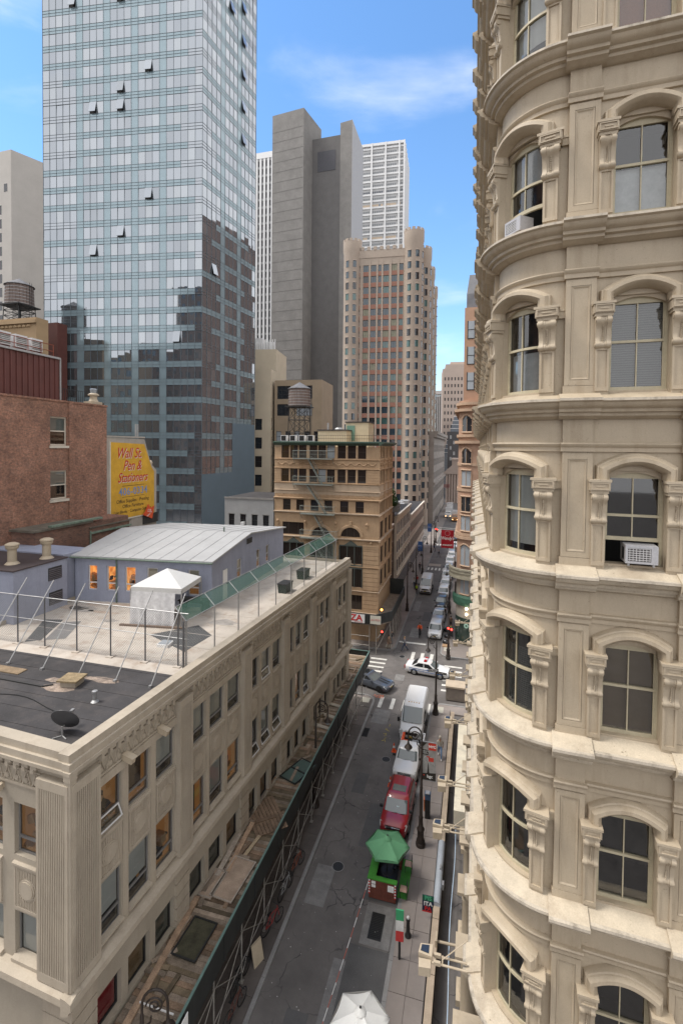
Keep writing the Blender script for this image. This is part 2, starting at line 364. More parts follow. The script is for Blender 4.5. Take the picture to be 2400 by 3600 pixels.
# --- parts of one window bay, x along the front, street at -y, z from the ledge
def g_pilaster(m):
    m.box(-.33, .33, -.12, 0, .2, 2.9); m.box(-.36, .36, -.16, -.0, .06, .36)
    for x in (-.33, .21): m.box(x, x + .12, -.15, -.121, .37, 2.86)
    m.box(-.209, .209, -.15, -.121, .37, .50); m.box(-.209, .209, -.15, -.121, 2.72, 2.86)
    P = [(-.2, .51), (-.2, 2.71), (.2, 2.71), (.2, .51)]
    m.sweep(P, [(0, .121), (0, .145), (-.012, .145), (-.035, .13), (-.045, .121)], closed=True)
    m.box(-.33, .33, -.12, 0, 3.1, 3.68)
def g_surround(m, nx=1):
    for sx in (-1, 1):
        a, b = sorted((sx * .63, sx * .92))
        m.box(a, b, -.17, 0, .10, 1.98, 0, nx)
        i, j = a + .045, b - .045
        m.box(a, i, -.20, -.171, .22, 1.25, 0); m.box(j, b, -.20, -.171, .22, 1.25, 0)
        m.box(i + .001, j - .001, -.20, -.171, .22, .31, 0, nx); m.box(i + .001, j - .001, -.2, -.171, 1.17, 1.25, 0, nx)
        a, b = sorted((sx * .93, sx * 1.3)); m.box(a, b, -.07, 0, 2.0, 2.2, 0, nx); m.box(a, b, -.09, 0, 2.17, 2.22, 0, nx)
    # segmental head plate over the sash
    n = 10; arc = [(-.62 + 1.24 * i / n, 2.22 + .20 * (1 - (2 * i / n - 1) ** 2)) for i in range(n + 1)]
    m.plate([(-.62, 2.47)] + arc + [(.62, 2.47)], .06, .14)
    m.box(-.62, .62, .0, .3, .205, .25, 0, nx * 4)
def hoodpath(nx=12):
    a = [(.74, 2.22), (.74, 2.52)]
    a += [(.74 - 1.48 * i / nx, 2.52 + .27 * (1 - (2 * i / nx - 1) ** 2)) for i in range(1, nx)]
    return a + [(-.74, 2.52), (-.74, 2.22)]
def g_hood(m, nx=12):
    m.sweep(hoodpath(nx), [(.20, 0), (.20, .13), (.17, .17), (.16, .25), (.10, .31), (.02, .30), (-.03, .24), (-.04, .19), (-.07, .17), (-.09, .10), (-.11, -.1)])
def g_console(m, sx):
    c = sx * .775
    def B(x0, x1, *r): m.box(c + x0, c + x1, *r)
    B(-.215, .215, -.36, -.0, 2.0, 2.22); B(-.235, .235, -.39, 0, 2.20, 2.26); B(-.19, .19, -.33, 0, 1.93, 2.0)
    for x0, x1, z0, z1 in ((-.19, .19, 2.165, 2.19), (-.19, .19, 2.02, 2.045), (-.19, -.165, 2.046, 2.164), (.165, .19, 2.046, 2.164)): B(x0, x1, -.385, -.361, z0, z1)
    B(-.09, .09, -.375, -.361, 2.09, 2.12)
    def scroll(w0, w1, k):
        pr = [(-.17, 1.93), (-.33 * k, 1.93), (-.37 * k, 1.88), (-.375 * k, 1.82), (-.34 * k, 1.76), (-.29 * k, 1.72), (-.26 * k, 1.62), (-.24 * k, 1.48), (-.235 * k, 1.38), (-.27 * k, 1.34), (-.29 * k, 1.29), (-.27 * k, 1.24), (-.22 * k, 1.21), (-.17, 1.21)]
        m.extr(pr, c + w0, c + w1)
    scroll(-.16, -.07, 1.0); scroll(.07, .16, 1.0); scroll(-.069, -.03, .93); scroll(.03, .069, .93); scroll(-.029, .029, .9)
    for i in range(9): m.ball((c, -.235 - .012 * max(0, i - 5), 1.36 + i * .042), .022, 4)
    for z, y, r in ((1.84, -.30, .062), (1.28, -.225, .045)):
        for q in (-.175, .16): m.extr([(y + r * math.cos(t * PI / 4), z + r * math.sin(t * PI / 4)) for t in range(8)], c + q, c + q + .015)
def g_sash(m, nx=1, lower=0):
    for x0, x1 in ((-.62, -.555), (.555, .62)): m.box(x0, x1, .14, .21, .23, 2.46)
    m.box(-.554, .554, .14, .21, .25 + lower, .34 + lower, 0, nx); m.box(-.554, .554, .13, .21, 1.37, 1.43, 0, nx); m.box(-.554, .554, .14, .21, 2.28, 2.46, 0, nx)
    m.box(-.014, .014, .145, .2, .341 + lower, 1.369); m.box(-.014, .014, .145, .2, 1.431, 2.279)
    for x0, x1 in ((-.554, -.525), (.525, .554)): m.box(x0, x1, .15, .19, .341 + lower, 1.369); m.box(x0, x1, .16, .2, 1.431, 2.279)
def g_pane(m, nx=1, lower=0):
    for i in range(nx):
        a, b = -.54 + 1.08 * i / nx, -.54 + 1.08 * (i + 1) / nx
        m.quad((a, .175, .3 + lower), (b, .175, .3 + lower), (b, .175, 1.4), (a, .175, 1.4)); m.quad((a, .185, 1.4), (b, .185, 1.4), (b, .185, 2.4), (a, .185, 2.4))
def g_room(m, nx=1):
    for a, b, c, d in (((-.62, .31, .2), (-1.4, 2.2, -.3), (-1.4, 2.2, 3.2), (-.62, .31, 2.47)), ((.62, .31, .2), (1.4, 2.2, -.3), (1.4, 2.2, 3.2), (.62, .31, 2.47)), ((-.62, .31, .2), (.62, .31, .2), (1.4, 2.2, -.3), (-1.4, 2.2, -.3)), ((-.62, .31, 2.47), (.62, .31, 2.47), (1.4, 2.2, 3.2), (-1.4, 2.2, 3.2)), ((-1.4, 2.2, -.3), (1.4, 2.2, -.3), (1.4, 2.2, 3.2), (-1.4, 2.2, 3.2))): m.quad(a, b, c, d)
def g_blind(m, z0, z1, nx=1, slats=False):
    if slats:
        k = int((z1 - z0) / .055)
        for i in range(k):
            z = z0 + i * .055; m.box(-.53, .53, .25, .275, z, z + .04, 0, nx)
    else: m.box(-.53, .53, .26, .27, z0, z1, 0, nx)
def mk(g, mats, name, fn=None, smooth=None, **k):
    m = MB(fn); g(m, **k); return m.mesh(name, mats, smooth)
ROOMD = mat('dark_interior', (.045, .042, .04), .9, .3, .8, .1)
M_pil = mk(g_pilaster, [CREAM], 'pilaster'); M_sur = mk(g_surround, [CREAM], 'window_surround'); M_hood = mk(g_hood, [CREAM], 'hood_moulding', smooth=40)
M_con = [mk(g_console, [CREAM2], 'scroll_bracket', sx=s, smooth=50) for s in (-1, 1)]
M_sash = mk(g_sash, [SASH], 'sash'); M_pane = mk(g_pane, [GLASS], 'pane'); M_dpane = mk(g_pane, [DARKG], 'pane'); M_ppane = mk(g_pane, [PALEG], 'pane'); M_room = mk(g_room, [ROOMD], 'interior')
def arcfn(x, y, z): return bmap(ARC + x, y, z)
A_sur = mk(g_surround, [CREAM], 'window_surround', arcfn, nx=3); A_hood = mk(g_hood, [CREAM], 'hood_moulding', arcfn, 40, nx=16); A_con = [mk(g_console, [CREAM2], 'scroll_bracket', arcfn, sx=s, smooth=50) for s in (-1, 1)]
A_sash = mk(g_sash, [SASH], 'sash', arcfn, nx=6); A_pane = mk(g_pane, [GLASS], 'pane', arcfn, nx=6); A_room = mk(g_room, [ROOMD], 'interior', arcfn)
def blindmesh(z0, z1, mt, fn=None, slats=False): return mk(g_blind, [mt], 'blind', fn, z0=z0, z1=z1, nx=6 if fn else 1, slats=slats)
CURT = mat('white_curtain', (.55, .55, .55), .9, .12, 6, .04); BRBL = mat('brown_blind', (.16, .115, .075), .8, .06, 2, .03); DKSL = mat('grey_slats', (.12, .12, .11), .6, .05)
BRICKREF = mat('brick_reflection', (.30, .12, .06), .9, .1)  # orange sheet behind the glass, painted as a reflection of brick
def bay(M, z, near, rblind=None, arc=False, sashmesh=None, panemesh=None):
    s_, h_, c_ = (A_sur, A_hood, A_con) if arc else (M_sur, M_hood, M_con)
    su = O('window_surround', s_, bld, M); O('hood_moulding', h_, su); O('scroll_bracket', c_[0], su); O('scroll_bracket', c_[1], su)
    wn = O('window', sashmesh or (A_sash if arc else M_sash), bld, M)
    O('pane', panemesh or ((A_pane if arc else M_pane) if near else random.choice((M_dpane, M_dpane, M_ppane))), wn)
    if near:
        O('interior', A_room if arc else M_room, wn)
        if rblind: O('blind', rblind, wn)
    return wn
lows = mk(g_sash, [SASH], 'sash', lower=.55); lowp = mk(g_pane, [GLASS], 'pane', lower=.55)
alow = mk(g_sash, [SASH], 'sash', arcfn, nx=6, lower=.5); alowp = mk(g_pane, [GLASS], 'pane', arcfn, nx=6, lower=.5)
RB = {0: None, 1: None, 2: blindmesh(.3, 2.42, BRBL), 3: None, 4: blindmesh(.32, 2.42, DKSL, None, True), 5: blindmesh(.3, 1.36, CURT), 6: blindmesh(.3, 1.3, BRICKREF), 7: blindmesh(.9, 2.4, CURT), 8: None}  # the orange blind is a painted brick reflection
AB = {0: None, 1: None, 2: blindmesh(.3, 1.9, DKSL, arcfn, True), 3: blindmesh(.5, 2.4, BLIND, arcfn), 4: blindmesh(.36, 1.3, CURT, arcfn), 5: blindmesh(1.5, 2.4, CURT, arcfn), 6: blindmesh(.8, 2.4, BLIND, arcfn), 7: None, 8: None}
for k, z in enumerate(ZL):
    for c in PIL[:13]: O('pilaster', M_pil, bld, bmat(c, z))
    for c in PIL[13:]: O('pilaster', M_pil, bld, bmat(c, z))
    for i, c in enumerate(NAS): bay(bmat(c, z), z, i == 0)
    bay(T(0, 0, z), z, True, AB[k], True, alow if k == 5 else None, alowp if k == 5 else None)
    for i, c in enumerate(RGT):
        bay(bmat(c, z), z, True, RB[k] if i == 0 else RB[(k + 4) % 9], False, lows if (k == 3 and i == 0) else None, lowp if (k == 3 and i == 0) else None)
# glowing lamp inside the corner room
lb = MB(); lb.ball((1.5, 1.15, 19.75), .07, 8); lb.lathe([(.07, 0), (.22, -.1)], (1.5, 1.15, 19.9), 10)
tag(O('pendant_lamp', lb.mesh('pendant_lamp', BULB, 60), None, T(BX, BY, 0)), 'glowing pendant lamp behind the curved corner window', 'lamp')
# street level: dark shop front behind round columns
g = MB(); e = bmap(S0, 0, 0)
g.box(.9, 12, .3, 30.5, 0, 9.0); g.box(.1, .9, -.5, 30.8, 8.3, 9.2); g.box(.35, .9, -.5, 30.8, 7.5, 8.2)
g.xf(T(0, 0, 0)); g.build('ground_storey', [CREAM2], bld)
g = MB()
for i in range(12): g.box(.86, .9, .9 + 2.5 * i, 2.7 + 2.5 * i, .6, 7.2)
g.build('shop_window', [DARKG], bld)
cm = MB(); cm.lathe([(.36, 3.1), (.36, 3.25), (.33, 3.3), (.35, 3.38), (.29, 3.5), (.27, 3.55), (.25, 6.9), (.28, 6.95), (.26, 7.0), (.3, 7.2), (.42, 7.4)], n=16); cm.cbox((0, 0, 7.45), (.9, .9, .12)); cm.cbox((0, 0, 3.0), (.9, .9, .25)); cm.cbox((.1, 0, 1.45), (.8, .8, 2.88))
cme = cm.mesh('column', CREAM2, 35)
for i in range(13): O('column', cme, bld, T(-.5, .4 + 2.5 * i, 0))
# --- window air conditioners
def aircon(M, label, w=.66, h=.42, d=.5):
    b = MB(); b.box(-w / 2, w / 2, 0, d, 0, h); b.box(-w / 2, w / 2, -.03, -.001, 0, .05); b.box(-w / 2, w / 2, -.03, -.001, h - .06, h); b.box(-w / 2, -w / 2 + .05, -.03, -.001, .051, h - .061); b.box(w / 2 - .14, w / 2, -.03, -.001, .051, h - .061)
    a = b.build('air_conditioner', [mat('aircon_shell', (.40, .40, .42), .5, .06)]); a.matrix_world = M
    tag(a, label, 'air conditioner', 'window air conditioners in the cream building')
    g = MB(); g.box(-w / 2 + .052, w / 2 - .142, -.012, -.002, .052, h - .062); O('coil', g.mesh('coil', mat('aircon_coil', (.09, .08, .08), .6)), a)
    g = MB()
    for i in range(6): z = .08 + i * (h - .16) / 5; g.box(-w / 2 + .055, w / 2 - .145, -.022, -.014, z, z + .012)
    for i in range(7): x = -w / 2 + .08 + i * (w - .25) / 6; g.box(x, x + .01, -.026, -.0225, .06, h - .07)
    O('grille', g.mesh('grille', [WALU]), a)
    g = MB(); g.box(-w / 2 - .005, -w / 2 - .001, .12, .3, .06, h - .08); O('side_louvre', g.mesh('side_louvre', [BLACK]), a)
    g = MB()
    for x in (-w / 2 + .05, w / 2 - .1): g.box(x, x + .05, .02, .35, -.07, -.001)
    O('support', g.mesh('support', [STEEL]), a)
aircon(T(BX, BY, 0) @ bmat(RGT[0] + .14, ZL[3] + .33) @ T(0, -.16, 0), 'white window air conditioner under the raised sash of the straight front')
aircon(T(BX, BY, 0) @ T(*bmap(ARC - .16, -.08, ZL[5] + .26)) @ RZ(math.degrees((ARC - .2) / BR) - 90), 'white air conditioner leaning out of the curved corner window', .56, .36, .4)
# --- floodlights on paired arms
def flood(y, label, z=9.9, one=False):
    t = thing('floodlight', label, 'floodlight', (.05, y, z), 0, 'floodlights on arms from the cream front')
    a = MB(); a.tube((0, 0, 0), (-1.0, 0, -.02), .03, 8); a.tube((0, -.22, 0), (-1.0, -.22, -.02), .03, 8); a.tube((-.7, -.24, 0), (-.7, .03, 0), .022); a.tube((-.7, -.1, .02), (0, .25, .45), .016); a.box(-.95, -.75, -.26, -.18, -.05, .05); a.box(-.95, -.75, -.04, .04, -.05, .05)
    a.build('arm', [CREAM2], t)
    a = MB(); a.prism([(-1.4, -.16), (-1.0, -.20), (-1.0, .18), (-1.36, .12)], -.1, .12); a.build('lamp_head', [CREAM2], t)
    a = MB(); a.prism([(-1.36, -.5), (-1.02, -.46), (-1.02, -.21), (-1.38, -.24)], -.22, .04); a.build('ballast_box', [CREAM2], t)
    a = MB(); a.prism([(-1.34, -.1), (-1.1, -.13), (-1.1, .12), (-1.32, .08)], .121, .135); a.build('lens', [DARKG], t)
for y, w in ((14.3, 'nearest floodlight over the areaway, by the rounded corner'), (19.4, 'floodlight above the peeling painted ledge'), (22.1, 'floodlight beside the red car side of the walkway'), (27.2, 'floodlight level with the white pickup truck'), (32.9, 'floodlight level with the white box van'), (38.5, 'floodlight near the police car'), (43.0, 'farthest floodlight by the crossing')): flood(y, 'pale twin arm ' + w)
# ------------------------------------------------------------------ ground, road, pavements
g = MB(); g.quad((-1500, -300, -.02), (1500, -300, -.02), (1500, 2500, -.02), (-1500, 2500, -.02)); tag(g.build('ground', [ASPH]), kind='structure')
g = MB(); g.quad((-9.2, -5, 0), (-3.4, -5, 0), (-3.4, 320, 0), (-9.2, 320, 0)); tag(g.build('road', [ASPH]), kind='structure')
g = MB(); g.quad((-60, 47.2, .0), (-9.201, 47.2, 0), (-9.201, 58, 0), (-60, 58, 0)); g.quad((-3.399, 47.2, 0), (60, 47.2, 0), (60, 58, 0), (-3.399, 58, 0)); tag(g.build('cross_street', [ASPH]), kind='structure')
pv = tag(O('pavement', None), kind='structure')
def slabs(poly_x0, x1, y0, y1, sx, sy, z=.12, pm=None):
    nx = max(1, round((x1 - poly_x0) / sx)); ny = max(1, round((y1 - y0) / sy)); dx = (x1 - poly_x0) / nx; dy = (y1 - y0) / ny
    b = MB(); b.box(-dx / 2 + .012, dx / 2 - .012, -dy / 2 + .012, dy / 2 - .012, 0, z); me = b.mesh('paving_slab', [pm or PAVE])
    for i in range(nx):
        for j in range(ny): O('paving_slab', me, pv, T(poly_x0 + dx * (i + .5), y0 + dy * (j + .5), random.uniform(-.004, .004)))
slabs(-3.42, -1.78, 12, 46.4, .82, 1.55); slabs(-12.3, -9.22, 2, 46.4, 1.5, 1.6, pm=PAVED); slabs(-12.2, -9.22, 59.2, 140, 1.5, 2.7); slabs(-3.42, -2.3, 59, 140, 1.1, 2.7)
b = MB()
for x0, x1, y0, y1 in ((-12.3, -9.2, 2, 46.9), (-3.4, -1.7, 10, 46.9), (-12.2, -9.2, 58.7, 230), (-3.4, 2.5, 58.7, 230), (-60, -12.3, 44, 46.9), (-60, -12.2, 58.7, 61)): b.box(x0, x1, y0, y1, -.1, .09)
b.build('bedding', [PAVE], pv)
kb = tag(O('kerb', None), kind='structure')
def kerbline(x0, x1, y0, y1, ln=1.8):
    n = max(1, round((y1 - y0) / ln)); d = (y1 - y0) / n; q = MB(); q.box(x0, x1, -d / 2 + .006, d / 2 - .006, -.1, .135); me = q.mesh('kerb_stone', [KERB])
    for i in range(n): O('kerb_stone', me, kb, T(0, y0 + d * (i + .5), 0))
kerbline(-9.2, -9.0, 2, 46.0); kerbline(-3.6, -3.4, 10, 46.3); kerbline(-9.2, -9.0, 59.6, 150, 3); kerbline(-3.6, -3.4, 59.6, 150, 3)
def corner(cx, cy, r, a0, lab):
    q = MB(); P = [(cx + r * math.cos(R_(a0 + 90 * i / 8)), cy + r * math.sin(R_(a0 + 90 * i / 8))) for i in range(9)]; Q = [(cx + (r - .2) * math.cos(R_(a0 + 90 * i / 8)), cy + (r - .2) * math.sin(R_(a0 + 90 * i / 8))) for i in range(9)]
    for i in range(8): q.prism([Q[i], P[i], P[i + 1], Q[i + 1]], -.1, .135)
    q.build('corner_kerb', [KERB], kb); q = MB(); q.prism([(cx, cy)] + Q, -.1, .118); q.build('corner_slab', [PAVE], pv)
corner(-10.2, 46.0, 1.2, 0, ''); corner(-2.4, 46.3, 1.2, 90, ''); corner(-10.2, 59.6, 1.2, 270, ''); corner(-2.4, 59.6, 1.2, 180, '')
q = MB(); q.box(-60, -10.2, 47.0, 47.2, -.1, .135); q.box(-2.4, 40, 47.3, 47.5, -.1, .135); q.box(-60, -10.2, 58.4, 58.6, -.1, .135); q.box(-2.4, 40, 58.4, 58.6, -.1, .135); q.build('cross_kerb', [KERB], kb)
q = MB(); q.box(-2.4, 40, 45.9, 47.3, -.1, .11); q.build('side_pavement', [PAVE], pv)
# pedestrian ramps, pale
q = MB()
for x0, x1, y0, y1 in ((-10.3, -9.5, 45.6, 46.5), (-3.1, -2.4, 45.7, 46.8), (-10.3, -9.6, 59.2, 60.0), (-3.2, -2.4, 60, 61.3)): q.box(x0, x1, y0, y1, .05, .14)
q.build('ramp_plate', [mat('ramp_tile', (.42, .40, .34), .8, .1, 3, .1)], pv)
def marking(lab, rects):
    m = tag(O('road_marking', None), kind='structure')
    for x0, x1, y0, y1 in rects:
        b = MB(); b.box(x0, x1, y0, y1, .001, .005); b.build('painted_bar', [WHITEPAINT], m)
marking('', [(-11.4 + i * .0, -9.5, 50.4 + i * 1.05, 50.75 + i * 1.05) for i in range(6)])
marking('', [(-8.6 + i * 1.15, -8.25 + i * 1.15, 45.3, 47.3) for i in range(5)])
marking('', [(-6.9 + i * 1.1, -6.5 + i * 1.1, 56.4, 58.9) for i in range(3)])
marking('', [(-8.9, -5.5, 61.4, 61.85)]); marking('', [(-2.9, -.9, 50.2 + i * 1.15, 50.55 + i * 1.15) for i in range(6)])
marking('', [(-8.9 + i * .75, -8.55 + i * .75, 100, 102) for i in range(7)]); marking('', [(-8.9 + i * .75, -8.55 + i * .75, 126, 128) for i in range(7)])
q = MB(); q.box(-9.0, -6.4, 103.5, 105.6, .001, .006); tag(q.build('road_patch', [mat('pale_patch', (.33, .29, .25), .9, .1)]), kind='structure')
PATCH = mat('patched_concrete', (.20, .195, .19), .85, .2, 2, .15, dirtamt=.5, dirt=(.09, .09, .09))
def patch(x0, x1, y0, y1): q = MB(); q.box(x0, x1, y0, y1, .001, .004); tag(q.build('road_patch', [PATCH]), kind='structure')
patch(-8.7, -7.2, 42.6, 45.0); patch(-7.9, -6.9, 51.2, 52.6); patch(-5.2, -3.7, 23.2, 25.5)
DARKP = mat('fresh_asphalt', (.10, .098, .098), .85, .15, 1, .1); q = MB(); q.box(-5.6, -3.62, 15.5, 23.1, .0012, .0045); q.box(-5.6, -3.62, 25.6, 26.0, .0012, .0045); tag(q.build('road_patch', [DARKP]), kind='structure')
ORP = mat('orange_marker', (.55, .12, .04), .8, .3, 8, .3); YEP = mat('yellow_marker', (.5, .38, .06), .8, .3, 8, .3)
def scrawl(cx, cy, m, n, sx, sy, seed):
    random.seed(seed); q = MB()
    for i in range(n):
        x, y, a, ln = cx + random.uniform(-sx, sx), cy + random.uniform(-sy, sy), random.uniform(0, PI), random.uniform(.1, .35)
        dx, dy = math.cos(a) * ln / 2, math.sin(a) * ln / 2; w = .02; ex, ey = -math.sin(a) * w, math.cos(a) * w
        q.prism([(x - dx - ex, y - dy - ey), (x + dx - ex, y + dy - ey), (x + dx + ex, y + dy + ey), (x - dx + ex, y - dy + ey)], .0051, .0062)
    tag(q.build('utility_marking', [m]), kind='structure')
scrawl(-8.8, 47.3, ORP, 26, .5, .25, 3); scrawl(-7.0, 41.5, YEP, 14, .12, 1.6, 4); random.seed(11)
# gum and paper specks on the road
q = MB()
for i in range(240):
    x, y, r = random.uniform(-8.9, -3.7), random.uniform(16, 60), random.choice((.01, .012, .016, .024)); q.prism([(x - r, y - r * .6), (x + r, y - r), (x + r * .7, y + r), (x - r, y + r * .7)], .0047, .0075)
for i in range(300):
    x, y, r = random.uniform(-1.3, .45), random.uniform(12, 44), random.choice((.012, .016, .028)); q.prism([(x - r, y - r * .6), (x + r, y - r), (x + r * .7, y + r), (x - r, y + r * .7)], -.278, -.27)
tag(q.build('litter', [mat('litter_paper', (.45, .44, .42), .8)]), kind='stuff')
# drain grates
def grate(x0, x1, y0, y1, z=.006, nm='street grate of dark iron bars beside the kerb', lab=None):
    t = thing('drain_grate', lab, 'drain grate', (x0, y0, z)); b = MB(); w, d = x1 - x0, y1 - y0
    b.box(0, w, 0, .05, 0, .02); b.box(0, w, d - .05, d, 0, .02); b.box(0, .05, .051, d - .051, 0, .02); b.box(w - .05, w, .051, d - .051, 0, .02); b.build('frame', [IRON], t)
    b = MB(); b.box(.05, w - .05, .05, d - .05, -.003, .0); b.build('pit', [BLACK], t); b = MB()
    for i in range(int(d / .09)): b.box(.05, w - .05, .07 + i * .09, .105 + i * .09, .004, .018)
    b.build('grate_bar', [IRON], t)
grate(-4.85, -4.15, 23.55, 25.0, lab='large iron drain grate in the road by the flag sign'); grate(-9.0, -8.5, 40.3, 41.6, lab='small drain grate beside the scaffold kerb')
# right-hand areaway with stone-capped wall
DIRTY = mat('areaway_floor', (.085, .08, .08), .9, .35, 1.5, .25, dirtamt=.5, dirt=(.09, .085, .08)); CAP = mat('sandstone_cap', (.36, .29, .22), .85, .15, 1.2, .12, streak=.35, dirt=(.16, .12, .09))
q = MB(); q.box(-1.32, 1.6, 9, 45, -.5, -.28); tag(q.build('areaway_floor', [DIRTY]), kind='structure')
q = MB(); q.box(-1.1, 1.0, 25.0, 28.2, -.28, -.2); q.box(-1.1, -.3, 33.5, 36, -.28, -.2); q.box(-1, 0, 40.5, 43, -.28, -.2); tag(q.build('concrete_patch', [PATCH]), kind='structure')
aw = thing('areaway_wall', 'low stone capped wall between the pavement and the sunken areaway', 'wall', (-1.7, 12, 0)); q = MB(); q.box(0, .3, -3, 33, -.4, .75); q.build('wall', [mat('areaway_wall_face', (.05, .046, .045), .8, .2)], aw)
y = 9.0; i = 0
while y < 44.5:
    ln = random.uniform(2.6, 4.2); e = min(44.8, y + ln)
    if abs(y - 26) < 2.6: c = 'pipe'
    q = MB(); q.box(.03, .36, y - 12, e - 12 - .03, .751, .92); q.build('cap_stone', [CAP], aw); y = e; i += 1
q = MB(); q.box(-.02, .0, -3, 33, .45, .95); q.build('black_rail', [IRON], aw)
pp = thing('grey_duct', 'smooth blue grey metal duct lying on the areaway wall', 'duct', (-1.5, 25.3, .93)); q = MB(); q.rings([[(.2 * math.cos(a * PI / 6), yy, .2 * math.sin(a * PI / 6) + .02) for a in range(12)] for yy in (0, 4.2)]); q.build('duct_body', [mat('grey_duct_paint', (.33, .36, .40), .5)], pp, None, 40)
q = MB(); q.box(.2, .3, 1.0, 1.3, .0, .3); q.build('bracket', [STEEL], pp); q = MB(); q.cbox((0.05, 2.2, .24), (.08, .3, .1)); q.build('valve', [STEEL], pp)
# painted, peeling awning roof, hose line, struts across the areaway
PEEL = mat('peeling_paint_roof', (.60, .55, .44), .8, .12, 1, .08, dirtamt=.75, dirt=(.19, .20, .21)); q = MB(); q.box(-.75, .05, 26.5, 35, 5.2, 5.35); q.box(-.75, .05, 26.5, 26.6, 4.6, 5.199); tag(q.build('entrance_canopy', [PEEL]), 'flat entrance canopy with peeling cream paint over grey', 'canopy')
q = MB(); q.path([(-.75 + .05 * math.sin(y * .7), y, .6 + .05 * math.sin(y)) for y in np.linspace(10, 33, 30)], .022, 5); tag(q.build('hose', [mat('pale_blue_hose', (.45, .58, .72), .6)]), 'thin pale blue hose strung along the dark areaway', 'hose')
for i, y in enumerate((19.2, 23.4, 31.0)):
    q = MB(); q.tube((0, 0, 0), (1.3, 0, .05), .06, 8); q.box(-.08, .02, -.25, .25, -.3, .25); q = q.build('wall_strut', [CREAM2]); q.location = (-1.35, y, 1.0); tag(q, ('nearest cream strut crossing the areaway below the column', 'cream strut crossing the areaway beside the grey duct', 'far cream strut crossing the areaway by the red car')[i], 'strut', 'struts over the areaway')

random.seed(31)
for x0, y0, w, d, h in ((-8.6, 24.5, 1.1, 2.6, 0), (-6.6, 29.0, 1.3, 3.8, 1), (-8.2, 33.5, .9, 2.2, 1), (-6.2, 19.2, .8, 3.0, 0), (-7.6, 17.2, 1.0, 2.4, 1), (-7.9, 63.5, 1.2, 3.5, 0), (-6.9, 70, 1.4, 4, 1), (-7.2, 54.2, 1.6, 1.3, 1), (-8.7, 74, .9, 5, 0)): q = MB(); q.box(x0, x0 + w, y0, y0 + d, .001, .0035); tag(q.build('road_patch', [DARKP if h else PATCH2 if 'PATCH2' in globals() else PATCH]), kind='structure')
def manhole(x, y, lab): t = thing('manhole_cover', lab, 'manhole cover', (x, y, .002), 0, None); q = MB(); q.lathe([(.36, 0), (.36, .008), (.34, .009)], n=20); q.build('rim', [KERB], t); q = MB(); q.lathe([(.32, .0092), (.32, .013), (.01, .014)], n=20); q.build('cover', [IRON], t)
manhole(-7.4, 27.2, 'iron manhole cover in the road left of the green parasol'); manhole(-6.4, 37.8, 'iron manhole cover beside the traffic cone'); manhole(-7.9, 57.2, 'iron manhole cover in the middle of the crossing')
# ------------------------------------------------------------------ generic window units (frame + pane), shared meshes
WC = {}
def unit(w, h, kind='dh', fm=None, pm=None, t=.06, d=.06):
    """frame mesh and pane mesh with the lower left corner of the opening at the origin, glass set back"""
    k = (round(w, 3), round(h, 3), kind, fm.name, t)
    if k not in WC:
        m = MB(); m.box(0, t, 0, d, 0, h); m.box(w - t, w, 0, d, 0, h); m.box(t, w - t, 0, d, 0, t); m.box(t, w - t, 0, d, h - t, h)
        if kind in ('dh', 'dh2'): m.box(t, w - t, -.01, d - .02, h * .48, h * .48 + t * .8)
        if kind in ('dh2', 'v2'): m.box(w / 2 - t / 3, w / 2 + t / 3, 0, d - .02, t, h - t)
        if kind == 'aw': m.box(t, w - t, -.015, d - .01, h * .27, h * .27 + t * 1.3)
        if kind == 'tri':
            for q in (.27, .73): m.box(w * q - t / 2, w * q + t / 2, 0, d - .01, t, h - t)
        if kind == 'six':
            for q in (.33, .67): m.box(w * q - t / 3, w * q + t / 3, 0, d - .01, t, h - t); m.box(t, w - t, -.004, d - .015, h * q - t / 3, h * q + t / 3)
        WC[k] = m.mesh('window', [fm])
    kp = (k[0], k[1], pm.name, 'p')
    if kp not in WC: m = MB(); m.quad((t * .5, d * .6, t * .5), (w - t * .5, d * .6, t * .5), (w - t * .5, d * .6, h - t * .5), (t * .5, d * .6, h - t * .5)); WC[kp] = m.mesh('pane', [pm])
    return WC[k], WC[kp]
def put(parent, M, w, h, kind, fm, pm, extra=None, t=.06):
    a, b = unit(w, h, kind, fm, pm, t); o = O('window', a, parent, M); O('pane', b, o)
    if extra: extra(o, w, h)
    return o
BM = {}
def blind(z0f, mt):
    def f(o, w, h):
        k = (round(w, 3), round(h, 3), z0f, mt.name)
        if k not in BM: m = MB(); m.box(.07, w - .07, .085, .095, h * z0f, h - .06); BM[k] = m.mesh('blind', [mt])
        O('blind', BM[k], o)
    return f
def room(mt, dep=1.6, clutter=False):
    def f(o, w, h):
        k = ('r', round(w, 3), round(h, 3), mt.name, clutter)
        if k not in BM:
            m = MB(); y0 = .1
            m.quad((-.5, dep, -.6), (w + .5, dep, -.6), (w + .5, dep, h + .4), (-.5, dep, h + .4)); m.quad((0, y0, 0), (-.5, dep, -.6), (-.5, dep, h + .4), (0, y0, h)); m.quad((w, y0, 0), (w + .5, dep, -.6), (w + .5, dep, h + .4), (w, y0, h))
            m.quad((0, y0, 0), (w, y0, 0), (w + .5, dep, -.6), (-.5, dep, -.6)); m.quad((0, y0, h), (w, y0, h), (w + .5, dep, h + .4), (-.5, dep, h + .4))
            if clutter:
                for i in range(34): m.cbox((random.uniform(.0, w), random.uniform(.3, 1.5), random.uniform(-.2, h * .55)), (random.uniform(.1, .42), random.uniform(.1, .4), random.uniform(.06, .4)), random.choice((1, 1, 2, 2)), RY(random.uniform(-30, 30)))
            BM[k] = m.mesh('interior', [mt, PAPER, ROOMD])
        O('interior', BM[k], o)
    return f
